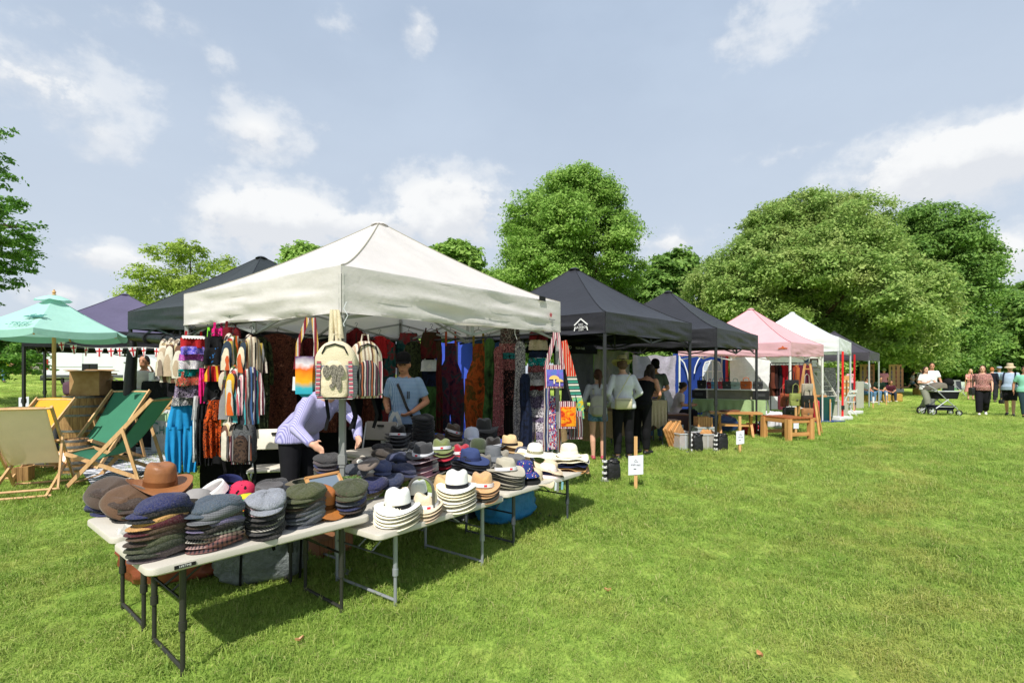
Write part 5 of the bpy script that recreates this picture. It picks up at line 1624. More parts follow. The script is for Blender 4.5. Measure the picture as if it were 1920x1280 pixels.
for lb, px, a, b_, w, k, k2, rz, ins in (('orange and yellow patchwork hooded jacket, upper left of jacket cluster', 437, 630, 704, 40, 'stripe_warm', 'stripe_multi', 0.9, -0.05), ('cream striped hooded jacket with gold panel, upper right of jacket cluster', 472, 632, 712, 46, 'stripe_cream', 'stripe_multi', 0.5, -0.08), ('red and turquoise panelled jacket, lower left of jacket cluster', 446, 690, 792, 42, 'stripe_cool', 'stripe_warm', 0.7, -0.09), ('blue and violet patchwork jacket, lower right of jacket cluster', 470, 688, 794, 44, 'stripe_cool', 'stripe_pink', 0.3, -0.1), ('yellow edged striped jacket peeping left of the cluster', 428, 702, 800, 20, 'stripe_warm', 'stripe_multi', 1.2, -0.02)):
 G('jacket', lb, px, 'FL', a, b_, w, K[k], rz, ins, strapmat=K[k2])
for lb, px, a, b_, w, rz, Y in (('cream striped hooded jacket at far left outside the gazebo', 314, 640, 716, 34, 0.9, 5.75), ('brown cuffed striped jacket second from left outside gazebo', 327, 638, 718, 30, 0.8, 5.7), ('rose striped jacket against left gazebo pole', 341, 640, 722, 26, 0.9, 5.62)):
 G('jacket', lb, px, 'FL', a, b_, w, K['stripe_cream' if px != 341 else 'stripe_multi'], rz, Y=Y, strapmat=K['stripe_cream'])
G('robe', 'long brown paisley robe with green bead fastening', 520, 'LB', 626, 822, 92, K['brown_print'], inset=0.12)
m = MB()
G('shirt', 'dark green dress half hidden left of the brown robe', 489, 'LB', 632, 812, 40, K['khaki'], inset=0.2)
G('robe', 'maroon patterned robe right of the brown robe', 583, 'LB', 634, 800, 46, K['maroon_print'], inset=0.2)
G('jacket', 'dark red embroidered jacket hanging right of cream backpack', 668, 'LB', 618, 690, 44, K['dark_red'], inset=0.15)
G('shirt', 'red shirt on a broad hanger left of seller', 712, 'LB', 630, 672, 48, K['red'], inset=0.12)
G('top', 'black and slate blue top below the red shirt', 713, 'LB', 648, 722, 44, K['navy_top'], inset=0.05, hang=False)
G('dress', 'brown patterned dress low behind striped backpack', 690, 'LB', 690, 800, 30, K['brown_print'], inset=0.25, hang=False)
G('trousers', 'dark teal tie dye shorts above the sellers cap', 766, 'BR', 624, 690, 48, K['teal_dye'], inset=0.1)
G('crop_top', 'black top with mustard straps behind the sellers cap', 766, 'BR', 660, 700, 40, K['black'], inset=0.05, strapmat=cloth('mustard', '#b9861f'), hang=False)
G('top', 'maroon tie dye vest right of the teal shorts', 809, 'BR', 620, 672, 40, K['maroon_dye'], inset=0.12)
G('crop_top', 'white lace crop top above the navy top', 806, 'BR', 672, 696, 34, K['white'], inset=0.1)
G('top', 'navy vest top above the green skirt', 806, 'BR', 686, 728, 36, K['navy_top'], inset=0.06, hang=False)
G('skirt', 'long green tie dye skirt right of the seller', 806, 'BR', 724, 812, 44, K['green_dye'], inset=0.08, hang=False)
G('dungarees', 'purple and navy tie dye dungarees in middle of back rail', 845, 'BR', 622, 812, 50, K['purple_dye'], inset=0.12, strapmat=cloth('rust_strap', '#8a3a1c'))
G('dungarees', 'orange and green tie dye dungarees before the blue tarpaulin', 897, 'BR', 622, 812, 52, K['orange_dye'], inset=0.12, strapmat=cloth('olive_strap', '#6a5a1c'))
G('dress', 'olive and rust dress right of the orange dungarees', 918, 'BR', 634, 800, 30, K['green_dye'], inset=0.2)
G('skirt', 'tall black boho print skirt with rose and teal bands', 956, 'BR', 612, 760, 56, K['skirtcol'], inset=0.1)
G('crop_top', 'rose lace bra top pinned to boho print skirt', 951, 'BR', 664, 684, 40, K['lace'], inset=-0.0, hang=False)
G('crop_top', 'turquoise bra top pinned to boho print skirt', 950, 'BR', 684, 698, 36, K['teal'], inset=-0.0, hang=False)
G('crop_top', 'second rose lace bra top below the turquoise one', 950, 'BR', 696, 720, 42, K['lace'], inset=-0.0, hang=False)
G('skirt', 'rose patterned pointed hem scarf top on the boho column', 951, 'BR', 722, 772, 52, K['scarf'], inset=0.02, hang=False)
G('skirt', 'black fringed skirt under the rose scarf', 950, 'BR', 758, 822, 52, K['blackfringe'], inset=0.06, hang=False)
col = [('dark red top at head of the right column', 618, 638, 36, 'dark_red'), ('beige bandeau top on the right column', 634, 656, 36, 'beige'), ('navy bandeau on the right column', 656, 670, 34, 'navy_top'), ('bottle green bandeau on the right column', 668, 686, 36, 'teal'), ('brown floral bandeau on the right column', 682, 698, 36, 'lace'), ('grey lace bandeau on the right column', 694, 712, 36, 'bw'), ('sage bandeau on the right column', 708, 722, 36, 'silver'), ('raspberry and black bandeau on right column', 718, 732, 36, 'dark_red'), ('black and turquoise bra top above elephant trousers', 728, 744, 38, 'bw')]
for i, (lb, a, b_, w, k) in enumerate(col):
 G('crop_top', lb, 1010 - i * 0.8, 'BR', a, b_, w, K[k], inset=0.02 - 0.012 * (i % 2), hang=i == 0)
G('trousers', 'purple and white elephant print trousers on the right column', 1004, 'BR', 742, 852, 64, K['elephant'], inset=0.02)
G('skirt', 'red white and blue patterned scarf by right gazebo pole', 1036, 'FR', 742, 842, 18, cloth('scarf_multi', printed(['#c9c4c4', '#b02a34', '#2c4a8a', '#d8d4d0', '#7a7a84'], 16, 0.8)), inset=0.06, hang=False)
G('skirt', 'grey striped scarf against right gazebo pole', 1046, 'FR', 740, 846, 12, K['stripe_dark'], inset=0.04, hang=False)
G('dress', 'plain navy dress behind the elephant trousers', 985, 'BR', 700, 850, 30, K['navy_top'], inset=0.3, hang=False)
for k_, lb, px, sd, a, b_, w, kk, ins in (('dress', 'dark floral dress behind the striped jackets', 452, 'FL', 636, 860, 46, 'bw', 0.3), ('dress', 'brown dress seen between blue trousers and black trousers', 372, 'FL', 640, 870, 40, 'brown_print', 0.35), ('dress', 'black dress behind the orange batik trousers', 415, 'FL', 640, 868, 44, 'black', 0.32), ('shirt', 'green brown patterned shirt left of the white folding chair', 478, 'FL', 640, 840, 40, 'khaki', 0.45), ('dress', 'maroon print dress behind the striped backpack', 640, 'LB', 640, 800, 50, 'maroon_print', 0.3), ('dress', 'dark paisley dress left of the red shirt', 612, 'LB', 640, 810, 46, 'brown_print', 0.32), ('dress', 'teal brown dress behind the sellers shoulder', 730, 'LB', 640, 790, 34, 'teal_dye', 0.2), ('dress', 'dark green dress behind the sellers cap', 775, 'BR', 640, 800, 46, 'khaki', 0.25), ('dress', 'wine coloured dress between green skirt and purple dungarees', 823, 'BR', 640, 810, 16, 'maroon_dye', 0.28), ('dress', 'black patterned dress right of the boho skirt', 975, 'BR', 640, 830, 30, 'bw', 0.25), ('dress', 'dark rose dress left of boho skirt', 934, 'BR', 650, 815, 26, 'lace', 0.28), ('skirt', 'striped scarf beside the elephant trousers', 1026, 'BR', 690, 845, 16, 'stripe_cool', 0.02)):
 G(k_, lb, px, sd, a, b_, w, K[kk], inset=ins, hang=False)
for nm, (a, b_), z in (('left', (WL + WU * 0.2 - WV * 0.1, WB - WU * 0.1 - WV * 0.1), 2.02), ('back', (WB - WU * 0.1 - WV * 0.1, WR - WU * 0.1 + WV * 0.05), 2.0), ('front', (WL + WU * 0.05, WF + WV * 1.4 + WU * 0.05), 2.0)):
 m = MB()
 m.tube([(a.x, a.y, z), (b_.x, b_.y, z)], 0.012, 8)
 for e in (a, b_):
  m.tube([(e.x, e.y, z), (e.x, e.y, 2.3)], 0.006, 5)
 tag(m.build('clothes_rail', metal_grey, None, '#3b3c3e'), {'left': 'black clothes rail over the brown robe side', 'back': 'black clothes rail over the dungarees', 'front': 'black clothes rail over tops and striped jackets'}[nm], 'clothes rail', 'rails of the clothes stall')

def sheet(name, label, cat, a, b_, z1, z0, mat, col=None, seed=0, amp=0.05, folds=4, sagtop=0.02, n=30, group=None, nv=16):
 a, b_ = (Vector(a), Vector(b_))
 d = b_ - a
 nn = Vector((-d.y, d.x)).normalized()
 ctr = (a + b_) / 2

 def fn(u, v):
  p = a.lerp(b_, u)
  z = z1 + (z0 - z1) * v - sagtop * math.sin(PI * u * folds) ** 2 * (1 - v)
  w = amp * (noise.noise(Vector((u * folds * 1.5 + seed, v * 1.4, seed))) + 0.4 * math.sin(u * folds * 6 + seed + 2 * v) * (0.3 + v) + 0.5 * noise.noise(Vector((u * 6 + v * 5, v * 6 - u * 3, seed))))
  return (p.x + nn.x * w - ctr.x, p.y + nn.y * w - ctr.y, z)
 m = MB()
 m.grid(n, nv, fn)
 o = m.build(name, mat, None, col, (ctr.x, ctr.y, 0), angle=180)
 return tag(o, label, cat, group)
sheet('side_curtain', 'black cloth side wall behind the brown robe rail', 'curtain', WL + WU * 0.2 + WV * 0.12, WB + WV * 0.12, 2.1, 0.1, cotton, '#17171a', 4)
sheet('side_curtain', 'black cloth side wall behind the teal shorts and maroon vest', 'curtain', WB + WU * 0.16, WB + WU * 0.16 - WV * 0.62, 2.0, 0.1, cotton, '#1a191c', 5)
sheet('tarpaulin', 'royal blue tarpaulin wall seen behind tie dye dungarees', 'tarpaulin', on(812, 9.3).xy, on(948, 9.15).xy, 2.12, 0.1, tent_light, '#4a64d8', 9, 0.05, 3, 0.05)

def strap(m, pts, w, th=0.004):
 pts = [Vector(p) for p in pts]
 for a, b_ in zip(pts, pts[1:]):
  m.bar(a, b_ + (b_ - a) * 0.02, w, th, (0, 1, 0))
 return m

def backpack(label, p, rz, w, h, mats, art=None, tilt=0.0, group='backpacks and shoulder bags on the gazebo poles'):
 t = thing('backpack', label, 'backpack', p, rz, group)
 t.rotation_euler = (tilt, 0, rz)
 d = 0.15

 def shape(w, h, d, z0):

  def fn(u, v):
   a = u * 2 * PI
   zz = v
   k = 1.0 if zz < 0.62 else math.sqrt(max(0, 1 - ((zz - 0.62) / 0.4) ** 2))
   k *= 1 if zz > 0.06 else 0.86 + 0.14 * zz / 0.06
   x = w / 2 * k * math.copysign(abs(math.cos(a)) ** 0.55, math.cos(a))
   y = d / 2 * k ** 0.4 * math.copysign(abs(math.sin(a)) ** 0.7, math.sin(a))
   wv = 0.006 * noise.noise(Vector((x * 14, y * 14, zz * 6 + w * 50)))
   return (x + wv, y + wv, z0 + zz * h)
  return fn
 m = MB()
 m.grid(32, 22, shape(w, h, d, -h), closed=True)
 f0 = shape(w, h, d, -h)
 m.add([f0(i / 32, 0.0) for i in range(32)], [tuple(range(31, -1, -1))])
 m.build('main_body', mats[0], t, angle=180)
 m = MB()
 m.grid(26, 14, lambda u, v: (lambda q: (q[0], q[1] - d * 0.42, q[2]))(shape(w * 0.64, h * 0.62, d * 0.55, -h * 0.96)(u, v)), closed=True)
 pk = m.build('front_pocket', mats[1], t, angle=180)
 m = MB()
 for s in (-1, 1):
  m.bar((s * w * 0.4, -d * 0.5, -h * 0.92), (s * w * 0.37, -d * 0.5, -h * 0.35), 0.026, 0.01, (0, 1, 0))
 m.bar((-w * 0.42, -d * 0.44, -h * 0.975), (w * 0.42, -d * 0.44, -h * 0.975), 0.02, 0.012, (0, 1, 0))
 m.build('trim', mats[2], t)
 m = MB()
 m.tube([(-w * 0.3, -d * 0.46, -h * 0.22), (-w * 0.22, -d * 0.5, -h * 0.1), (0, -d * 0.45, -h * 0.05), (w * 0.22, -d * 0.5, -h * 0.1), (w * 0.3, -d * 0.46, -h * 0.22)], 0.006, 6)
 m.build('zip', rubber, t)
 m = MB()
 m.tube([(-0.03, 0, -0.01), (-0.02, 0, 0.05), (0.02, 0, 0.05), (0.03, 0, -0.01)], 0.008, 6)
 m.build('handle', mats[0], t)
 for s in (-1, 1):
  m = MB()
  strap(m, [(s * w * 0.25, d * 0.5, -h * 0.1), (s * w * 0.34, d * 0.62, -h * 0.5), (s * w * 0.3, d * 0.5, -h), (s * w * (0.32 + 0.1 * s), d * 0.3, -h * 1.32), (s * w * 0.3, d * 0.32, -h * 1.55)], 0.024, 0.005)
  m.build('shoulder_strap', cotton, t, '#161618')
 if art:
  m = MB()
  y = -d * 0.7 - 0.012
  zc = -h * 0.58
  e = lambda x, z, a, b_: m.lathe([(1, 0), (0, 0.0012)], 14, a, b_, fn=lambda X, Y, Z, A, i: (x + X, y - Z, zc + z + Y))
  e(0, 0.03, 0.032, 0.04)
  e(-0.046, 0.022, 0.026, 0.046)
  e(0.046, 0.024, 0.026, 0.046)
  e(0.004, -0.005, 0.019, 0.03)
  e(0.002, -0.04, 0.015, 0.036)
  e(-0.012, -0.078, 0.016, 0.016)
  e(0.034, -0.06, 0.018, 0.05)
  m.build('elephant_print', material('print_pencil', lambda n, c: n.ramp(n.noise(c, 120, 4), [(0.35, '#2b2a2a'), (0.65, '#9a9386')]), 0.8, 0.1), pk, None, smooth=False)
 return t
hempside = material('hemp_and_ikat', lambda n, c: n.mix(n.math('GREATER_THAN', n.sep(c)[2], -0.17), n.mix(n.math('LESS_THAN', n.math('FRACT', n.math('MULTIPLY', n.sep(c)[2], 90)), 0.5), '#a9a8ae', '#75757f'), '#d2c6aa'), 0.9, 0.1, bump=(150, 0.35, 2))
p = on(631, 3.66, zat(640, 3.66))
backpack('cream hemp backpack with grey elephant print on the front post', p, 0.16, 0.285, 0.41, [hempside, K['hemp'], cloth('rose_braid', stripes(['#b03a4c', '#d8d0d0', '#2c2c34', '#c9788a'], 2, 0.03))], True)
p = on(685, 3.82, zat(640, 3.82))
backpack('dark and cream striped backpack right of the elephant backpack', p, 0.55, 0.25, 0.42, [K['stripe_cream'], K['stripe_dark'], K['stripe_pink']])
p = on(458, 4.72, zat(786, 4.72))
backpack('grey backpack with brown emblem hanging low under the jackets', p, 0.1, 0.2, 0.4, [cloth('grey_canvas', printed(['#4a4c4e', '#5c5e60', '#3e4042'], 30)), cloth('brown_emblem', printed(['#2a2220', '#4a3a30', '#1e1a18'], 18)), K['stripe_dark']])
p = on(434, 4.85, zat(790, 4.85))
backpack('narrow cream striped backpack left of the grey backpack', p, 0.9, 0.16, 0.36, [K['stripe_cream'], K['stripe_pink'], K['stripe_dark']])
p = on(626, 3.8, 1.98)
m = MB()
for i, (dx_, z) in enumerate(((-0.02, -0.25), (0.015, -0.24), (0.045, -0.21))):
 cloth_tube(m, [(0, 0.016, dx_ * 0.6), (-0.1, 0.022, dx_), (z, 0.026, dx_ * 1.3)], 0.01, 1, i * 3, 12)
tag(m.build('fabric_strip', K['hemp'], None, None, p, angle=180), 'cream cloth strips hanging beside top of the front post', 'cloth strip')
p = on(650, 3.74, 1.98)
m = MB()
m.tube([(0, 0, 0.05), (-0.018, -0.01, 0.0), (0.012, -0.01, -0.05), (-0.02, -0.01, -0.11), (-0.014, -0.01, -0.13)], 0.0035, 6)
tag(m.build('wire_hook', metal_grey, None, '#d4d6d8', p), 'bent pale wire hook on the front post', 'hook')

def shoulder_bag(label, p, rz, w, h, d, mats, strap_pts, sw, art=None, strapmat=None, rounded_=False, artmat=None):
 t = thing('shoulder_bag', label, 'shoulder bag', p, rz, 'backpacks and shoulder bags on the gazebo poles')
 m = MB()

 def fn(u, v):
  a = u * 2 * PI
  k = 1.0
  if rounded_:
   k = 1 if v > 0.4 else math.sqrt(max(0.02, 1 - ((0.4 - v) / 0.42) ** 2))
  x = w / 2 * k * math.copysign(abs(math.cos(a)) ** 0.4, math.cos(a)) * (1 - 0.05 * v)
  y = d / 2 * k * math.copysign(abs(math.sin(a)) ** 0.6, math.sin(a)) * (1 - 0.5 * v)
  return (x, y + 0.005 * noise.noise(Vector((x * 20, v * 5, w * 40))), -h + v * h)
 m.grid(28, 14, fn, closed=True)
 m.add([fn(i / 28, 0.0) for i in range(28)], [tuple(range(27, -1, -1))])
 m.build('bag_body', mats[0], t, angle=180)
 m = MB()
 m.grid(8, 6, lambda u, v: ((u - 0.5) * w * 0.86, -d / 2 - 0.004 - 0.01 * math.sin(PI * v) + d * 0.2 * v, -h * 0.92 + v * h * 0.72))
 m.build('front_pocket', mats[1], t, angle=180)
 for s, side in zip((-1, 1), strap_pts):
  m = MB()
  strap(m, side, sw)
  m.build('strap', strapmat or mats[0], t, smooth=False)
 if art:
  art(t, w, h, d, artmat)
 return t

def mushroom(t, w, h, d, mats):
 y = -d / 2 - 0.018
 z = -h * 0.62
 for x, zz, r_ in ((-0.015, 0.0, 0.062), (0.05, -0.03, 0.045)):
  m = MB()
  m.prism([(x + r_ * math.cos(a), zz + z + r_ * 0.75 * math.sin(a)) for a in [PI * k / 10 for k in range(11)]], 0.003, Matrix.Translation((0, y, 0)))
  m.build('mushroom_cap', cotton, t, '#d8b46c', smooth=False)
 for x, zz, r_ in ((-0.015, 0.0, 0.014), (0.05, -0.03, 0.011)):
  m = MB()
  m.box((x, y, zz + z - 0.025), (r_, 0.003, 0.055))
  m.build('mushroom_stem', cotton, t, '#e3d6b4', smooth=False)
p = on(1039, 6.02, zat(684, 6.02))
violet = cloth('violet_scene', dyed(['#3f3a86', '#6a5ab0', '#4a6aa8', '#57489c'], 9))
shoulder_bag('striped shoulder bag with violet mushroom picture at right pole', p, 0.18, 0.23, 0.27, 0.08, [K['stripe_pink'], violet], ([(-0.105, 0, -0.05), (-0.04, 0, 0.18), (0.02, 0.02, 0.38)], [(0.105, 0, -0.05), (0.075, 0, 0.18), (0.045, 0.02, 0.38)]), 0.05, mushroom, K['stripe_pink'])
p = on(1064, 6.1, zat(752, 6.1))
flame = cloth('orange_patch', dyed(['#8a1c14', '#c94a14', '#d8961c', '#a02a18'], 14))
shoulder_bag('small striped rucksack bag with orange patch at the right pole', p, 0.1, 0.21, 0.32, 0.1, [K['stripe_pink'], flame], ([(-0.06, 0.02, -0.02), (-0.05, 0.03, 0.2), (-0.075, 0.03, 0.45)], [(0.06, 0.02, -0.02), (0.0, 0.04, 0.2), (-0.04, 0.04, 0.45)]), 0.025, None, rubber)
p = on(1078, 6.25, zat(770, 6.25))
patchy = material('patchwork_strap', lambda n, c: n.mix(n.math('GREATER_THAN', n.sep(c)[2], 0.42), n.mix(n.math('GREATER_THAN', n.sep(c)[2], 0.16), n.ramp(n.noise(c, 16, 2), [(0.4, '#c9b02c'), (0.55, '#3fa890'), (0.7, '#d0c84a')]), n.ramp(n.math('FRACT', n.math('MULTIPLY', n.sep(c)[2], 14)), [(0, '#2c6a5a'), (0.3, '#c9c4b8'), (0.6, '#26343a'), (0.8, '#4a9a86')], True)), n.ramp(n.math('FRACT', n.math('MULTIPLY', n.sep(c)[0], 30)), [(0, '#c03a24'), (0.5, '#c9b49c'), (0.7, '#a02a20')], True)), 0.9, 0.1)
shoulder_bag('striped sack with long patchwork strap outside the right pole', p, 0.35, 0.2, 0.34, 0.09, [K['stripe_pink'], K['stripe_dark']], ([(-0.02, -0.02, -0.02), (-0.055, 0, 0.35), (-0.15, 0.02, 0.82)], [(0.09, 0, -0.1), (0.075, 0, 0.1), (-0.13, 0.03, 0.84)]), 0.075, None, patchy)
p = on(572, 4.02, zat(668, 4.02))
sunset = material('sunset_pouch', lambda n, c: n.ramp(n.math('ADD', n.math('MULTIPLY', n.sep(c)[2], -2.6), n.math('MULTIPLY', n.noise(c, 12, 2), 0.25)), [(0.12, '#5a3a6a'), (0.28, '#c9c4c8'), (0.38, '#d8601c'), (0.62, '#dda022'), (0.78, '#3aa8b8'), (1, '#2a90b0')]), 0.9, 0.1)
shoulder_bag('orange and turquoise painted pouch with maroon striped strap', p, 0.1, 0.15, 0.32, 0.05, [sunset, sunset], ([(-0.07, 0, -0.1), (-0.05, 0, 0.1), (0.02, 0, 0.3)], [(0.075, 0, -0.1), (0.085, 0, 0.1), (0.065, 0, 0.3)]), 0.035, None, cloth('maroon_strap', stripes(['#6a1c2c', '#c9a04a', '#c9c0b8', '#8a2a3a'], 0, 0.04)), rounded_=True)
p = on(553, 4.1, zat(705, 4.1))
m = MB()
m.box((0, 0, -0.06), (0.03, 0.003, 0.11))
tag(m.build('price_tag', paper, None, '#cfd4da', p, (0, 0.05, 0.1), smooth=False), 'white price tag hanging left of the painted pouch', 'price tag')

def chair(label, p, rz, col):
 t = thing('folding_chair', label, 'chair', p, rz, 'folding chairs behind the tables')
 m = MB()
 slab(m, rounded(-0.2, 0.2, 0, 0.03, 0.012, n=3), 0, 0.22, 0.006)
 bp = m.build('back_panel', plastic, t, col, (0, 0.0, 0.6), (R(-8), 0, 0))
 m = MB()
 m.box((0, -0.002, 0.17), (0.08, 0.036, 0.022))
 m.build('hand_slot', rubber, bp, None, smooth=False)
 m = MB()
 slab(m, rounded(-0.2, 0.2, -0.4, 0, 0.05), 0.42, 0.445, 0.006)
 m.build('seat', plastic, t, col)
 for s in (-1, 1):
  m = MB()
  m.tube([(s * 0.21, 0.05, 0.8), (s * 0.21, -0.05, 0.42), (s * 0.21, -0.42, 0)], 0.011, 8)
  m.build('leg', metal_grey, t, '#b4b6b8')
  m = MB()
  m.tube([(s * 0.19, -0.36, 0.42), (s * 0.19, 0.1, 0)], 0.011, 8)
  m.build('leg', metal_grey, t, '#b4b6b8')
 return t
p = on(516, 5.55)
chair('cream plastic folding chair in front of the brown robe', p + Vector((0, 0, 0.07)), 0.25, '#d8d2c4')
p = on(712, 5.98)
chair('grey beige folding chair back left of the seller', p + Vector((0, 0, 0.1)), -0.3, '#857f78')

def capsule(m, p0, r0, p1, r1, n=10, flat0=False, flat1=False):
 p0, p1 = (Vector(p0), Vector(p1))
 d = p1 - p0
 L_ = d.length
 if L_ < 1e-05:
  return
 d /= L_
 pts, rs = ([], [])
 if not flat0:
  for a in (80, 55, 28):
   pts.append(p0 - d * r0 * math.sin(R(a)))
   rs.append(r0 * math.cos(R(a)))
 pts.append(p0)
 rs.append(r0)
 pts.append(p0.lerp(p1, 0.5))
 rs.append((r0 + r1) / 2)
 pts.append(p1)
 rs.append(r1)
 if not flat1:
  for a in (28, 55, 80):
   pts.append(p1 + d * r1 * math.sin(R(a)))
   rs.append(r1 * math.cos(R(a)))
 m.tube(pts, rs, n)

def loft(m, rings, n=18):
 """rings: (centre, rx, ry, x axis, y axis)"""
 vs, fs = ([], [])
 for c, rx, ry, X, Y in rings:
  for k in range(n):
   a = 2 * PI * k / n
   vs.append(c + X * rx * math.cos(a) + Y * ry * math.sin(a))
 for j in range(len(rings) - 1):
  for k in range(n):
   k2 = (k + 1) % n
   fs.append((j * n + k, j * n + k2, (j + 1) * n + k2, (j + 1) * n + k))
 fs.append(tuple(range(n - 1, -1, -1)))
 fs.append(tuple(range((len(rings) - 1) * n, len(rings) * n)))
 m.add(vs, fs)

def soft(m, name, mat, parent, color, vox, it=3):
 me = bpy.data.meshes.new(name)
 me.from_pydata(m.v, [], m.f)
 me.materials.append(mat)
 me.polygons.foreach_set('use_smooth', [True] * len(me.polygons))
 o = link(name, me, parent, color)
 r = o.modifiers.new('r', 'REMESH')
 r.mode = 'VOXEL'
 r.voxel_size = vox
 if it:
  s = o.modifiers.new('s', 'SMOOTH')
  s.iterations = it
  s.factor = 0.5
 return o
BASEJ = {'head': (0, -0.02, 1.585), 'neck': (0, 0, 1.44)}
for _s, _n in ((-1, 'l'), (1, 'r')):
 BASEJ.update({'sh' + _n: (_s * 0.168, 0, 1.375), 'el' + _n: (_s * 0.235, 0.02, 1.12), 'wr' + _n: (_s * 0.245, -0.06, 0.875), 'ha' + _n: (_s * 0.24, -0.09, 0.79), 'hi' + _n: (_s * 0.088, 0, 0.9), 'kn' + _n: (_s * 0.1, -0.02, 0.49), 'an' + _n: (_s * 0.1, 0.015, 0.085), 'to' + _n: (_s * 0.115, -0.14, 0.035)})
POSES = {'stand': {}, 'walk': {'knl': (-0.09, -0.17, 0.5), 'anl': (-0.09, -0.24, 0.1), 'tol': (-0.1, -0.4, 0.06), 'knr': (0.09, 0.03, 0.48), 'anr': (0.09, 0.27, 0.17), 'tor': (0.1, 0.17, 0.04), 'ell': (-0.24, 0.1, 1.13), 'wrl': (-0.25, 0.1, 0.88), 'hal': (-0.24, 0.08, 0.8), 'elr': (0.24, -0.04, 1.12), 'wrr': (0.24, -0.18, 0.91), 'har': (0.23, -0.23, 0.84)}, 'run': {'knl': (-0.09, -0.3, 0.62), 'anl': (-0.09, -0.18, 0.24), 'tol': (-0.09, -0.32, 0.18), 'knr': (0.09, 0.22, 0.56), 'anr': (0.09, 0.6, 0.52), 'tor': (0.09, 0.66, 0.4), 'ell': (-0.24, 0.16, 1.16), 'wrl': (-0.22, -0.02, 1.06), 'hal': (-0.2, -0.1, 1.08), 'elr': (0.24, -0.14, 1.16), 'wrr': (0.18, -0.32, 1.26), 'har': (0.16, -0.38, 1.32)}, 'sit': {'knl': (-0.13, -0.44, 0.93), 'anl': (-0.14, -0.42, 0.53), 'tol': (-0.15, -0.58, 0.49), 'knr': (0.13, -0.44, 0.93), 'anr': (0.14, -0.42, 0.53), 'tor': (0.15, -0.58, 0.49), 'ell': (-0.24, -0.08, 1.14), 'wrl': (-0.12, -0.3, 1.06), 'hal': (-0.05, -0.36, 1.05), 'elr': (0.24, -0.08, 1.14), 'wrr': (0.12, -0.3, 1.06), 'har': (0.05, -0.36, 1.04)}}
SKIN = ['#c08f74', '#b98468', '#cc9d84', '#a87658']

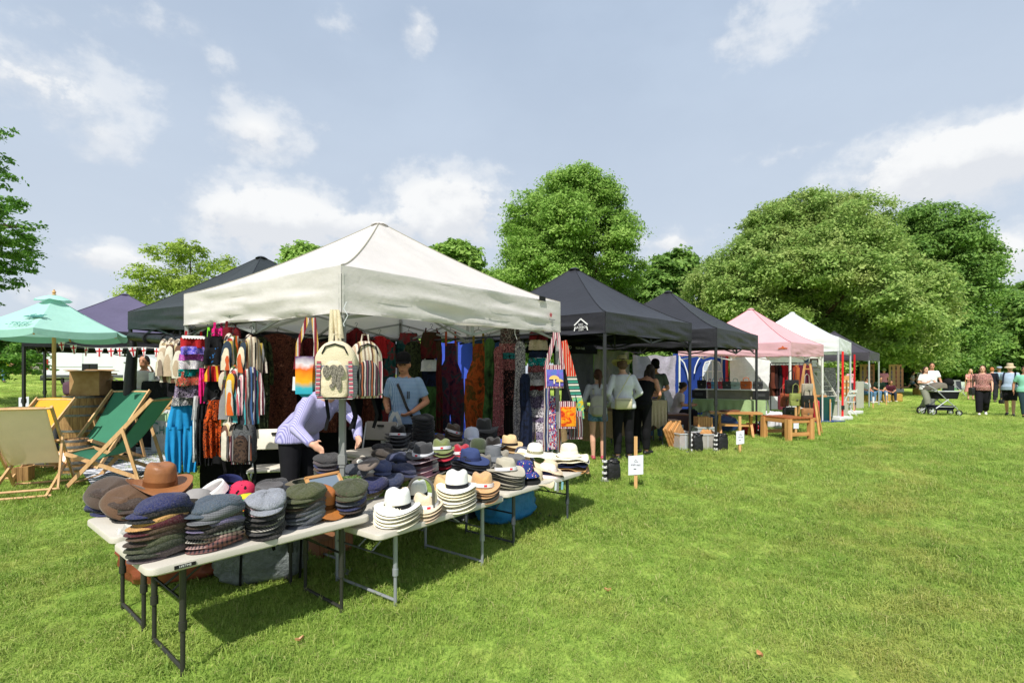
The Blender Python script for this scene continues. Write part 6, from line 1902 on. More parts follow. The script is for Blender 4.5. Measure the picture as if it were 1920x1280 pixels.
def person(label, p, rz, H=1.7, pose='stand', J=None, lean=0.0, top=None, bottom=None, shoes='#22201f', hair=('short', '#3a2a1e'), sk=0, fat=1.0, vox=0.013, face=True, hatk=None, turn=0.0, nod=0.0, group='people at the fair', zoff=0.0, female=False, drop=None):
 t = thing('person', label, 'person', (p[0], p[1], p[2] + zoff), rz, group)
 s = H / 1.7
 t.scale = (s, s, s)
 j = dict(BASEJ)
 j.update(POSES[pose])
 j.update(J or {})
 j = {k: Vector(v) for k, v in j.items()}
 dropz = drop if drop is not None else -0.44 if pose == 'sit' else 0.0
 piv = Vector((0, 0, 0.93))
 fixed = set((J or {}).keys())

 def up(v, k=None):
  v = Vector(v)
  if lean and v.z > 0.9:
   a = lean * sst(0.9, 1.16, v.z)
   d = v - piv
   v = piv + Matrix.Rotation(a, 3, 'X') @ d
  return v
 for k in list(j):
  if k[:2] in ('he', 'ne', 'sh') or (k[:2] in ('el', 'wr', 'ha') and k not in fixed):
   j[k] = up(j[k])
 dz = Vector((0, 0, dropz))
 for k in j:
  if not (k[:2] in ('wr', 'ha', 'el') and k in fixed and (pose != 'sit') and False):
   j[k] = j[k] + dz
 w = 0.93 if female else 1.0
 skc = SKIN[sk]
 Hr = Matrix.Rotation(turn, 3, 'Z') @ Matrix.Rotation(lean * 0.55 + nod, 3, 'X')
 hd = j['head']

 def hp(x, y, z):
  return hd + Hr @ Vector((x, y, z))

 def ring(z, rx, ry, e=0.0):
  c = up((0, 0.0, z)) + dz
  c2 = up((0, 0.0, z + 0.02)) + dz
  zz = (c2 - c).normalized()
  X = Vector((1, 0, 0))
  Y = zz.cross(X).normalized()
  f = fat if z < 1.3 else 1 + (fat - 1) * 0.45
  return (c + Y * (-0.03 * (f - 1) * 3 if 0.95 < z < 1.2 else 0), rx * f + e, ry * f ** 1.5 + e, X, Y)
 TR = [(0.83, 0.1, 0.085), (0.9, 0.163, 0.112), (0.97, 0.16 if female else 0.152, 0.108), (1.06, 0.134 * w, 0.096), (1.14, 0.138 * w, 0.098), (1.24, 0.155 * w, 0.112 if female else 0.106), (1.33, 0.168 * w, 0.102), (1.39, 0.15 * w, 0.085), (1.43, 0.085, 0.062), (1.46, 0.058, 0.055)]
 m = MB()
 loft(m, [ring(*q) for q in TR])
 nk0, nk1 = (j['neck'], hp(0, 0.012, -0.07))
 capsule(m, nk0 - Vector((0, 0, 0.03)), 0.058, nk1, 0.05)
 m.ell(hp(0, 0.004, 0.02), (0.074, 0.094, 0.108), 16, 12, Hr)
 m.ell(hp(0, -0.028, -0.052), (0.056, 0.062, 0.066), 12, 8, Hr)
 m.ell(hp(0, -0.088, -0.012), (0.013, 0.02, 0.022), 8, 6, Hr)
 for sg in (-1, 1):
  m.ell(hp(sg * 0.076, 0.012, -0.005), (0.012, 0.02, 0.03), 8, 6, Hr)
 for n_ in 'lr':
  sg = -1 if n_ == 'l' else 1
  S_, E_, W_, A_ = (j['sh' + n_], j['el' + n_], j['wr' + n_], j['ha' + n_])
  capsule(m, S_, 0.056 * w, E_, 0.041 * w)
  capsule(m, E_, 0.042 * w, W_, 0.028 * w)
  d = (A_ - W_).normalized()
  ref = Vector((sg, 0.2, 0))
  side = d.cross(ref)
  side = side.normalized() if side.length > 0.1 else Vector((0, 1, 0))
  nrm = side.cross(d).normalized()
  pc = W_ + d * 0.048
  M3 = Matrix((side, nrm, d)).transposed()
  m.ell(pc, (0.04, 0.018, 0.052), 12, 8, M3)
  for q, (of, ln) in enumerate(((-0.029, 0.062), (-0.01, 0.074), (0.01, 0.07), (0.028, 0.055))):
   k0 = pc + d * 0.034 + side * of
   k1 = k0 + d * ln * 0.5 - nrm * sg * 0.006
   k2 = k1 + d * ln * 0.38 - nrm * sg * 0.022
   capsule(m, k0, 0.0098, k1, 0.009, 8)
   capsule(m, k1, 0.009, k2, 0.008, 8)
  th0 = W_ + d * 0.022 + side * -0.034
  th1 = th0 + (d * 0.6 - side * 0.8).normalized() * 0.036
  capsule(m, th0, 0.013, th1, 0.0105, 8)
  capsule(m, th1, 0.0105, th1 + (d * 0.95 - side * 0.3).normalized() * 0.03, 0.009, 8)
  K_, N_, T_ = (j['kn' + n_], j['an' + n_], j['to' + n_])
  h0 = j['hi' + n_]
  capsule(m, h0, 0.084 * fat ** 0.7, K_, 0.054)
  calf = K_.lerp(N_, 0.32) + Vector((0, 0.016, 0))
  capsule(m, K_, 0.052, calf, 0.054)
  capsule(m, calf, 0.054, N_, 0.036)
  capsule(m, N_ - Vector((0, 0, 0.02)), 0.035, T_, 0.026)
 soft(m, 'body', skin, t, skc, vox, 3)
 if face:
  for sg in (-1, 1):
   m = MB()
   m.ell(hp(sg * 0.03, -0.0835, 0.012), (0.012, 0.006, 0.0065), 8, 6, Hr)
   m.build('eye', plastic, t, '#241c18')
   m = MB()
   m.bar(hp(sg * 0.014, -0.09, 0.034), hp(sg * 0.046, -0.08, 0.035), 0.006, 0.005)
   m.build('eyebrow', hairm, t, hair[1])
  m = MB()
  m.ell(hp(0, -0.0875, -0.06), (0.022, 0.006, 0.006), 10, 6, Hr)
  m.build('mouth', skin, t, '#8d5048')
 st, hc = hair
 if st != 'bald':
  m = MB()
  m.ell(hp(0, 0.016, 0.04), (0.082, 0.094, 0.096), 14, 10, Hr)
  m.ell(hp(0, 0.042, -0.005), (0.08, 0.07, 0.085), 12, 8, Hr)
  if st in ('long', 'ponytail', 'bun'):
   for sg in (-1, 1):
    capsule(m, hp(sg * 0.066, 0.0, 0.03), 0.022, hp(sg * 0.075, 0.03, -0.1 if st == 'long' else -0.02), 0.02)
  if st == 'long':
   for sg in (-1, 0, 1):
    capsule(m, hp(sg * 0.055, 0.055, -0.03), 0.045, hp(sg * 0.075, 0.07 - 0.02 * abs(sg), -0.22), 0.034)
  if st == 'ponytail':
   capsule(m, hp(0, 0.085, 0.02), 0.03, hp(0.0, 0.125, -0.08), 0.034)
   capsule(m, hp(0, 0.125, -0.08), 0.034, hp(0.01, 0.115, -0.24), 0.016)
  if st == 'bun':
   m.ell(hp(0, 0.105, 0.05), (0.042, 0.04, 0.042), 10, 8)
  soft(m, 'hair', hairm, t, hc, max(vox, 0.012), 2)
 if bottom:
  kind, bc, bm = bottom
  m = MB()
  e = 0.016
  loft(m, [ring(0.82, 0.11, 0.095, e), ring(0.9, 0.166, 0.114, e), ring(0.985, 0.156 * (1 if not female else 1.03), 0.108, e)])
  if kind == 'skirt':
   loft(m, [ring(0.9, 0.17, 0.12, e), ring(0.6, 0.2, 0.16, e), ring(0.36, 0.24, 0.2, e)])
  else:
   for n_ in 'lr':
    h0, K_, N_ = (j['hi' + n_], j['kn' + n_], j['an' + n_])
    if kind in ('trousers', 'wide'):
     ww = 1.0 if kind == 'trousers' else 1.35
     capsule(m, h0, 0.098 * fat ** 0.7, K_, 0.078 * ww, 12)
     m.ell(K_.lerp(N_, 0.3) + Vector((0, 0.012, 0)), (0.076 * ww, 0.082 * ww, 0.16), 12, 8)
     capsule(m, K_, 0.078 * ww, N_ + (K_ - N_).normalized() * 0.02, 0.06 * ww * (1.1 if ww > 1 else 1), 12, False, True)
    elif kind == 'knee_shorts':
     capsule(m, h0, 0.102 * fat ** 0.7, K_ + (h0 - K_).normalized() * 0.02, 0.088, 12, False, True)
    else:
     capsule(m, h0, 0.098 * fat ** 0.7, h0.lerp(K_, 0.4), 0.1, 12, False, True)
  soft(m, {'trousers': 'trousers', 'wide': 'trousers', 'skirt': 'skirt'}.get(kind, 'shorts'), bm or cotton, t, bc, max(vox, 0.014), 3)
 if top:
  kind, tcol, tm = top
  m = MB()
  e = 0.018
  hem = 0.86 if kind not in ('tank', 'tucked', 'tucked_long') else 0.95
  zs = [(hem, 0.164, 0.114)] + [q for q in TR if q[0] > hem + 0.03 and q[0] < 1.44]
  if kind == 'tank':
   zs = [q for q in zs if q[0] < 1.36]
  if kind == 'dress':
   zs = [(0.45, 0.25, 0.2), (0.7, 0.2, 0.15)] + zs
  loft(m, [ring(*q, e + (0.012 if q[0] < 1.0 and kind not in ('tank', 'tucked', 'tucked_long') else 0)) for q in zs])
  if kind == 'tank':
   for sg in (-1, 1):
    capsule(m, up((sg * 0.085, -0.07, 1.33)) + dz, 0.022, up((sg * 0.09, 0, 1.425)) + dz, 0.016)
    capsule(m, up((sg * 0.085, 0.07, 1.33)) + dz, 0.022, up((sg * 0.09, 0, 1.425)) + dz, 0.016)
  else:
   for n_ in 'lr':
    S_, E_, W_ = (j['sh' + n_], j['el' + n_], j['wr' + n_])
    if kind in ('long', 'tucked_long'):
     capsule(m, S_, 0.066 * w, E_, 0.055 * w, 12)
     capsule(m, E_, 0.056 * w, W_ + (E_ - W_) * 0.04, 0.04 * w, 12, False, True)
    else:
     capsule(m, S_, 0.066 * w, S_.lerp(E_, 0.72 if kind == 'short' else 0.62), 0.066 * w, 12, False, True)
  soft(m, {'dress': 'dress'}.get(kind, 'shirt'), tm or cotton, t, tcol, max(vox, 0.013), 3)
  if kind in ('short', 'long') and tm is not None and (vox < 0.012):
   m = MB()
   for sg in (-1, 1):
    m.prism([(0, 0), (sg * 0.06, 0.02), (sg * 0.07, -0.03), (sg * 0.02, -0.06)], 0.012, Matrix.Translation(up((0, -0.075, 1.43)) + dz))
   m.build('collar', tm, t, None, smooth=False)
 if shoes:
  for n_ in 'lr':
   N_, T_ = (j['an' + n_], j['to' + n_])
   d = T_ - N_
   m = MB()
   heel = N_ + Vector((0, 0.035, -0.035))
   capsule(m, heel, 0.044, T_ + Vector((0, -0.02, 0.008)), 0.038, 12)
   soft(m, 'shoe', leather, t, shoes, max(vox, 0.014), 2)
 if hatk:
  hk, hcol, hm = hatk[:3]
  q = bpy.data.objects.new('hat', None)
  COL.objects.link(q)
  q.parent = t
  q.location = hp(0, 0.004, 0.058 if hk != 'baseball' else 0.045)
  q.rotation_euler = (Hr @ Matrix.Rotation(hatk[3] if len(hatk) > 3 else 0, 3, 'X')).to_euler()
  q.scale = (1.06,) * 3
  for nm, mb in hat_parts(hk, 1).items():
   if nm in ('paper_wrap', 'price_sticker') or (nm == 'band' and len(hatk) < 5):
    continue
   link(nm, mb.mesh(nm, hm, True, 180), q, hatk[4] if nm == 'band' else hcol)
 t['_j'] = 0
 del t['_j']
 return (t, j, hp, s)
bluecheck = cloth('blue_check_shirt', check('#5d82b2', '#b0c4dc', 0.016, 0.42), bump=(10, 0.3, 4))
violet_stripe = cloth('violet_pinstripe_shirt', lambda n, c: n.mix(n.math('LESS_THAN', n.math('FRACT', n.math('MULTIPLY', n.sep(c)[0], 95)), 0.45), '#b3b0d4', '#8583b6'), bump=(9, 0.45, 4))
denim = cloth('denim', printed(['#4a6a8c', '#5a7c9c', '#6d8cab'], 20), bump=(60, 0.3, 2))
floral = cloth('floral_blouse', printed(['#2c1c1e', '#7a4a48', '#b98a80', '#3a2426', '#c9a898'], 24, 1.2))
p = on(760, 6.3)
seller, sj, shp, ss = person('older seller in blue check shirt and dark cap holding white carrier bag', p, -0.12, 1.69, 'stand', {'ell': (-0.255, 0.02, 1.13), 'wrl': (-0.15, -0.2, 1.03), 'hal': (-0.11, -0.29, 1.04), 'elr': (0.26, 0.03, 1.13), 'wrr': (0.15, -0.17, 1.02), 'har': (0.07, -0.21, 0.98)}, 0.06, ('short', None, bluecheck), ('trousers', '#3a3c42', None), '#1c1b1b', ('short', '#5c5650'), 1, 1.12, 0.0095, True, ('baseball', '#17171a', cotton), 0.1, 0.12)
m = MB()
strap(m, [shp(-0.1, 0.02, -0.16), shp(-0.05, -0.13, -0.23), (-0.02, -0.165, 1.3), (0.03, -0.185, 1.2), (0.08, -0.195, 1.08), (0.13, -0.175, 0.98), (0.17, -0.12, 0.92)], 0.03, 0.012)
m.build('shoulder_strap', leather, seller, '#1d1b1b', smooth=False)
m = MB()
m.ell(shp(0, -0.078, 0.115), (0.03, 0.006, 0.014), 10, 6)
m.build('cap_badge', plastic, seller, '#8a8880')
m = MB()
for sg in (-1, 1):
 m.lathe([(0.02, 0), (0.022, 0.002), (0.02, 0.004)], 12, 1, 0.8, (0, 0, 0), fn=lambda x, y, z, a, i: tuple(shp(sg * 0.031 + x, -0.092 - z, 0.01 + y)))
m.bar(shp(-0.012, -0.094, 0.012), shp(0.012, -0.094, 0.012), 0.003, 0.003)
m.build('glasses', rubber, seller)
m = MB()
for dx_ in (0.085, 0.105):
 m.box((dx_, -0.172, 1.22), (0.009, 0.012, 0.09))
m.build('pens', plastic, seller, '#15151a', smooth=False)
q = on(744, 6.03, 0)
hz = p[2] + 1.03 * ss
t = thing('carrier_bag', 'thin white plastic carrier bag hanging from the sellers hand', 'carrier bag', (q[0] - 0.02, q[1], hz - 0.02), 0)
film2 = material('thin_white_plastic', '#d9dbda', 0.4, 0.4, transl=0.45, bump=(20, 0.8, 4))
m = MB()
m.grid(26, 18, lambda u, v: (lambda a, zz, k: (0.135 * k * math.cos(a) * (1 + 0.16 * noise.noise(Vector((math.cos(a) * 2, zz * 9, 2)))) - 0.05 * (1 - v), 0.07 * k * math.sin(a) * (1 + 0.3 * noise.noise(Vector((math.sin(a) * 3, zz * 8, 5)))), zz))(u * 2 * PI, -0.14 - 0.3 * (1 - v), 0.25 + 0.75 * min(1, (v * 3) ** 0.5) * (1 - 0.35 * sst(0.6, 1, v))), closed=True)
m.build('bag_body', film2, t, None, angle=180)
for sg in (-1, 1):
 m = MB()
 strap(m, [(sg * 0.07 - 0.0, 0, -0.16), (sg * 0.045, -0.01, -0.06), (sg * 0.008, 0, 0.01)], 0.045, 0.008)
 m.build('handle', film2, t, None)
p = Vector((-2.02, 4.82, gz(-2.02, 4.82)))
person('person in violet striped shirt stooping over caps behind the front post', p, R(66), 1.7, 'stand', {'ell': (-0.3, -0.3, 1.03), 'wrl': (-0.31, -0.5, 0.9), 'hal': (-0.3, -0.585, 0.86), 'elr': (0.16, -0.56, 1.06), 'wrr': (-0.02, -0.74, 0.93), 'har': (-0.07, -0.8, 0.9)}, R(44), ('long', None, violet_stripe), ('trousers', '#1b1b1f', None), '#1c1b1b', ('short', '#4a3526'), 2, 1.15, 0.0115, True, None, 0, -0.2)
p = gnd(1121, 862)
girl, gj, ghp, gs = person('girl with brown ponytail, grey top and denim shorts seen from behind', p, PI - 0.12, 1.47, 'stand', {'ell': (-0.26, 0.0, 1.12), 'wrl': (-0.19, -0.2, 1.0), 'hal': (-0.16, -0.27, 1.0), 'elr': (0.26, 0.02, 1.12), 'wrr': (0.22, -0.16, 0.98), 'har': (0.2, -0.22, 0.98), 'hil': (-0.085, 0, 0.9), 'anl': (-0.085, 0.015, 0.085), 'tol': (-0.1, -0.13, 0.035), 'anr': (0.085, 0.015, 0.085), 'tor': (0.1, -0.13, 0.035)}, 0.05, ('long', '#b9b8be', None), ('shorts', None, denim), '#b03a5c', ('ponytail', '#4e2f20'), 2, 0.92, 0.012, False, None, 0.25, 0.15, female=True)

def worn_pack(label, p, rz, z, w, h, d, col, mat=cotton):
 t = thing('backpack', label, 'backpack', (p[0], p[1], z), rz)
 m = MB()
 lump(m, (0, 0, 0), (w, d, h), p[0] * 3, 0.55, 0.015)
 m.build('main_body', mat, t, col, angle=180)
 m = MB()
 lump(m, (0, -d * 0.45, 0.02), (w * 0.75, d * 0.5, h * 0.45), p[0], 0.5, 0.01, 18, 12)
 m.build('front_pocket', mat, t, tuple((x * 0.9 for x in rgba(col)[:3])), angle=180)
 for s in (-1, 1):
  m = MB()
  strap(m, [(s * w * 0.25, d * 0.3, h * 0.95), (s * w * 0.3, d * 0.1, h * 1.25), (s * w * 0.34, d * 0.7, h * 1.32)], 0.03, 0.01)
  m.build('shoulder_strap', cotton, t, col)
 m = MB()
 m.tube([(-0.02, 0, h * 0.98), (0, -0.01, h * 1.1), (0.02, 0, h * 0.98)], 0.006, 6)
 m.build('handle', cotton, t, col)
 return t
worn_pack('small pale grey backpack worn low by the girl', p + Vector((-0.02, -0.135, 0)), -0.1, p.z + 0.72, 0.25, 0.34, 0.14, '#a9a498')
p = gnd(1169, 862)
lady, lj, lhp, ls = person('woman in straw brimmed hat and white top seen from behind', p, PI + 0.1, 1.66, 'stand', {'ell': (-0.27, 0.05, 1.13), 'wrl': (-0.2, -0.16, 1.02), 'hal': (-0.16, -0.24, 1.0), 'elr': (0.27, 0.05, 1.12), 'wrr': (0.2, -0.16, 1.0), 'har': (0.15, -0.23, 1.0)}, 0.08, ('long', '#d4d4da', None), ('trousers', '#17171a', None), '#26211f', ('bun', '#5a4030'), 2, 1.12, 0.012, False, ('outback', '#b9ad80', straw, 0.0, '#8a8258'), -0.1, 0.2, female=True)
t = thing('crossbody_bag', 'cream crossbody bag on the hip of woman in straw hat', 'bag', (p[0] - 0.04, p[1] - 0.19, p[2] + 0.93), 0.05)
m = MB()
slab(m, rounded(-0.14, 0.14, -0.04, 0.04, 0.035), -0.09, 0.09, 0.02)
m.build('bag_body', leather, t, '#c9c1a0', angle=60)
m = MB()
m.box((0, -0.042, 0.055), (0.24, 0.004, 0.008))
m.build('zip', metal_grey, t, '#6b6650', smooth=False)
m = MB()
strap(m, [(-0.12, 0.0, 0.08), (0.0, 0.03, 0.26), (0.13, 0.06, 0.48)], 0.014, 0.004)
m.build('strap', leather, t, '#c9c1a0', smooth=False)
p = gnd(1206, 858)
person('woman in black vest top leaning on the hessian covered table', p + Vector((0.06, 0.35, 0)), PI - 0.75, 1.64, 'stand', {'elr': (0.28, -0.34, 1.1), 'wrr': (0.12, -0.52, 1.06), 'har': (0.05, -0.57, 1.05), 'ell': (-0.26, -0.18, 1.08), 'wrl': (-0.12, -0.46, 1.02), 'hal': (-0.05, -0.52, 1.0)}, R(28), ('tank', '#151517', None), ('trousers', '#141416', None), '#1b1a1a', ('long', '#2c211b'), 1, 1.12, 0.013, False, None, 0.3, 0.1, female=True)
p = on(1229, 10.6)
person('man in black cap and grey green shirt looking down at the stall', p, -0.35, 1.66, 'stand', {'ell': (-0.25, 0.0, 1.12), 'wrl': (-0.13, -0.22, 1.05), 'hal': (-0.05, -0.27, 1.04), 'elr': (0.25, 0.0, 1.12), 'wrr': (0.12, -0.22, 1.05), 'har': (0.05, -0.27, 1.04)}, 0.16, ('short', '#4e5850', None), ('trousers', None, denim), '#2a2624', ('short', '#1f1814'), 3, 1.0, 0.014, True, ('baseball', '#141416', cotton), 0.3, 0.4)
p = on(1267, 12.4)
person('dark haired woman in pale pink tee seated beside handbag table', p, R(78), 1.62, 'sit', {'wrl': (-0.14, -0.36, 1.1), 'hal': (-0.12, -0.45, 1.12), 'wrr': (0.12, -0.36, 1.1), 'har': (0.1, -0.45, 1.12)}, 0.25, ('short', '#cbb9b9', None), ('trousers', '#1c1c20', None), '#26211f', ('bun', '#241a17'), 1, 1.08, 0.015, True, None, 0, 0.35, female=True)
p2 = p
p = on(271, 9.4)
person('woman in white blouse holding a phone to her ear', p, 0.25, 1.7, 'stand', {'elr': (0.3, -0.06, 1.16), 'wrr': (0.17, -0.1, 1.42), 'har': (0.1, -0.07, 1.55), 'ell': (-0.26, 0.02, 1.12), 'wrl': (-0.08, -0.2, 1.08), 'hal': (0.02, -0.22, 1.08)}, 0.0, ('long', '#c9c2bc', None), ('trousers', '#26262a', None), '#26211f', ('bun', '#2c1f1a'), 1, 1.05, 0.014, True, None, -0.15, 0, female=True)
p = gnd(1735, 774)
person('woman with sunglasses, white tee and grey green trousers pushing pram', p, 0.75 - math.atan2(p[0], p[1]), 1.64, 'walk', {'elr': (0.26, -0.14, 1.13), 'wrr': (0.22, -0.36, 1.02), 'har': (0.2, -0.44, 1.0), 'ell': (-0.25, 0.02, 1.12), 'wrl': (-0.14, -0.22, 1.12), 'hal': (-0.1, -0.28, 1.17)}, 0, ('short', '#dcdad8', None), ('wide', '#7c7e70', None), '#b9b4aa', ('long', '#3a261c'), 2, 1.12, 0.017, True, None, -0.2, 0, female=True)
pp = p
p = on(1747, 19.6)
person('bearded man in white shirt walking behind the pram woman', p, 0.5 - math.atan2(p[0], p[1]), 1.8, 'walk', None, 0, ('short', '#d8d8da', None), ('trousers', '#6a6c66', None), '#2a2624', ('short', '#4a2f20'), 1, 1.05, 0.018, True, None, -0.4, 0)
p = gnd(1842, 779)
pfl = p
person('woman with long brown hair in pink floral blouse and black trousers', p, 0.05 - math.atan2(p[0], p[1]), 1.66, 'walk', None, 0, ('short', None, floral), ('wide', '#17171b', None), '#d9d6d2', ('long', '#5c3c2a'), 2, 1.28, 0.017, True, None, 0.0, 0, female=True)
p = gnd(1894, 780)
pm = p
mn, mj, mhp, ms = person('man in beige sun hat, pale blue shirt and black shorts', p, -0.1 - math.atan2(p[0], p[1]), 1.7, 'walk', {'knl': (-0.09, 0.0, 0.49), 'anl': (-0.09, 0.16, 0.13), 'tol': (-0.1, 0.06, 0.04), 'knr': (0.09, -0.1, 0.5), 'anr': (0.09, -0.14, 0.09), 'tor': (0.1, -0.3, 0.04)}, 0, ('short', '#9fb0c6', None), ('knee_shorts', '#1e1e22', None), '#17171a', ('short', '#6a5a4c'), 2, 1.25, 0.017, True, ('bucket', '#b9a88c', cotton), 0, 0.1)
for sg in (-1, 1):
 m = MB()
 strap(m, [(sg * 0.13, -0.07, 1.44), (sg * 0.145, -0.165, 1.3), (sg * 0.16, -0.16, 1.1), (sg * 0.2, -0.02, 1.02)], 0.04, 0.014)
 m.build('backpack_strap', cotton, mn, '#1c2030')
p = gnd(1921, 783)
person('walker in mint green top cut by the photo edge', p, 0.3 - math.atan2(p[0], p[1]), 1.62, 'walk', None, 0, ('short', '#7fb9a2', None), ('trousers', '#23353a', None), '#26211f', ('short', '#4a3426'), 1, 1.1, 0.018, True, None, 0, 0, female=True)
p = on(1820, 27)
person('woman in salmon pink dress standing behind the floral blouse woman', p, 0.3 - math.atan2(p[0], p[1]), 1.62, 'stand', {'elr': (0.24, -0.15, 1.18), 'wrr': (0.02, -0.22, 1.16), 'har': (-0.08, -0.22, 1.16), 'ell': (-0.24, -0.15, 1.16), 'wrl': (-0.02, -0.22, 1.12), 'hal': (0.08, -0.22, 1.12)}, 0, ('dress', '#c98a80', None), None, '#8a6a5a', ('long', '#c9a878'), 2, 1.05, 0.02, False, None, 0, 0, female=True)
p = on(1860, 25)
person('red haired person in dark navy jacket further back', p, PI - 0.3 - math.atan2(p[0], p[1]), 1.7, 'stand', None, 0, ('long', '#1c1d28', None), ('trousers', '#2a2a30', None), '#26211f', ('short', '#a8673a'), 2, 1.0, 0.02, False)
p = on(1873, 27)
person('man in grey cap and black waistcoat further back', p, 0.2 - math.atan2(p[0], p[1]), 1.74, 'stand', None, 0, ('short', '#8fa8b9', None), ('trousers', '#26262c', None), '#26211f', ('short', '#3a2a20'), 1, 1.05, 0.02, False, ('flatcap', '#8a93a0', cotton))
for px, Y, rz, lb, tp, bt, hr_, H, sh_ in ((1619, 24.5, 0.35, 'young man in navy waistcoat over white tee seated on straw bale', ('short', '#c9ccd0', None), ('trousers', None, denim), ('short', '#1d1714'), 1.72, '#d0ccc6'), (1646, 25, -0.15, 'young man in dark green shirt seated on straw bale', ('short', '#16291f', None), ('trousers', None, denim), ('short', '#17120f'), 1.74, '#b9b4ae'), (1668, 25.4, -0.3, 'small person in dark maroon top seated at bale end', ('short', '#4a1f2c', None), ('trousers', '#2c3444', None), ('long', '#6a4a34'), 1.45, '#d8d4ce')):
 p = on(px, Y)
 person(lb, p, rz, H, 'sit', {'wrl': (-0.06, -0.36, 1.02), 'wrr': (0.06, -0.36, 1.02), 'hal': (0.0, -0.42, 1.0), 'har': (0.02, -0.42, 1.0)}, 0.3, tp, bt, sh_, hr_, 1, 1.0, 0.02, True, None, 0, 0.2, zoff=0.0)
p = on(1657, 31)
person('person in pink tee with blue bag standing behind seated group', p, 0.2 - math.atan2(p[0], p[1]), 1.66, 'stand', None, 0.1, ('short', '#d88aa4', None), ('trousers', '#26344a', None), '#26211f', ('short', '#7a6a4a'), 2, 1.1, 0.022, False, ('bucket', '#8a9a6a', cotton))
p = on(1594, 30)
person('person in pink and white tee seen past the red strap', p, 0.3 - math.atan2(p[0], p[1]), 1.62, 'stand', None, 0.1, ('short', '#d9a0b0', None), ('trousers', '#3a3a44', None), '#26211f', ('short', '#5a4030'), 2, 1.05, 0.022, False)
p = on(1710, 33)
person('girl in grey tee and denim shorts running across the field', p, R(98) - math.atan2(p[0], p[1]), 1.5, 'run', None, 0.1, ('short', '#a9a2ac', None), ('shorts', None, denim), '#1e1c1c', ('ponytail', '#3a261c'), 2, 0.95, 0.02, False, None, 0, 0, female=True)
p = on(1727, 36)
person('person in white top far behind the running girl', p, -0.4 - math.atan2(p[0], p[1]), 1.66, 'stand', None, 0, ('short', '#d8dad8', None), ('shorts', '#2c6a4a', None), '#26211f', ('short', '#4a3426'), 2, 1.0, 0.022, False)
p = on(7, 26)
person('man in yellow vest and blue jeans under beech branches', p, 0.4 - math.atan2(p[0], p[1]), 1.72, 'walk', None, 0, ('short', '#c9cf3a', None), ('trousers', None, denim), '#26211f', ('short', '#3a2a20'), 1, 1.05, 0.02, False)
canvas_y = material('deck_canvas', lambda n, c: tinted(n, c, 0.05, 5, 0.06), 0.85, 0.2, bump=(120, 0.2, 2), transl=0.14)

def deckchair(label, p, rz, col, s=1.0, hem=None):
 t = thing('deckchair', label, 'deckchair', p, rz, 'deckchairs round the barrels')
 t.scale = (s,) * 3
 w = 0.29
 A0, A1 = (Vector((0, -0.46, 0.02)), Vector((0, 0.42, 1.02)))
 B0, B1 = (Vector((0, 0.44, 0.02)), Vector((0, -0.5, 0.4)))

 def sx(v, x):
  return Vector((x, v.y, v.z))
 wm = material('beech_rail', wood_fn('#b88d5c', '#d7b184', 2), 0.5, 0.35)
 for sg in (-1, 1):
  for a, b_, x in ((A0, A1, w), (B0, B1, w - 0.04)):
   m = MB()
   m.bar(sx(a, sg * x), sx(b_, sg * x), 0.022, 0.042)
   m.build('side_rail', wm, t, None, smooth=False)
  m = MB()
  m.bar(sx(A0.lerp(A1, 0.66), sg * (w + 0.025)), sx(B0.lerp(B1, 0.16), sg * (w + 0.025)), 0.02, 0.034)
  m.build('prop_rail', wm, t, None, smooth=False)
 for v, x in ((A0.lerp(A1, 0.03), w), (A1 - Vector((0, 0.01, 0.02)), w + 0.01), (B0.lerp(B1, 0.03), w), (B1 + Vector((0, 0.01, 0)), w - 0.03), (B0.lerp(B1, 0.16), w + 0.04)):
  m = MB()
  m.tube([sx(v, -x), sx(v, x)], 0.014, 8)
  m.build('cross_rail', wm, t, None)
 T0_, T1_ = (A1 + Vector((0, 0.0, -0.005)), B1)

 def f(u, v):
  y = T0_.y + (T1_.y - T0_.y) * v
  z = T0_.z + (T1_.z - T0_.z) * v - 0.36 * math.sin(PI * v) * (0.55 + 0.6 * v) + 0.012 * math.cos((u - 0.5) * 3)
  return ((u - 0.5) * 2 * (w - 0.045), y, z)
 m = MB()
 m.grid(10, 22, f)
 m.build('sling', canvas_y, t, col, angle=180)
 m = MB()
 for e in (0.0, 0.965):
  m.grid(1, 22, lambda u, v, e=e: tuple(Vector(f(e + u * 0.035, v)) + Vector((0, 0, 0.003))))
 m.build('hem', canvas_y, t, hem or tuple((x * 0.85 for x in rgba(col)[:3])), angle=180)
 return t
gr, ye = ('#3d7a60', '#dba136')
deckchair('green deckchair with its dark back towards the clothes stall', on(236, 6.85), R(-80), gr, 1.1)
deckchair('green deckchair facing the camera beside the big barrel', on(200, 7.95), R(-4), gr, 1.12)
deckchair('yellow deckchair seen from behind, cut by the photo edge', gnd(52, 928) + Vector((-0.05, 0.1, 0)), R(207), '#fbdfcc', 1.06, '#d08a24')
deckchair('yellow deckchair facing the camera behind the nearer yellow one', on(50, 7.25), R(-4), ye, 1.05)
stave = material('barrel_staves', wood_fn('#6e5234', '#b48e5e', 2), 0.75, 0.2)
hoop = material('galvanised_hoop', lambda n, c: n.ramp(n.noise(c, 20, 4), [(0.3, '#5a5a58'), (0.7, '#8d8c88')]), 0.5, 0.5, 0.6)

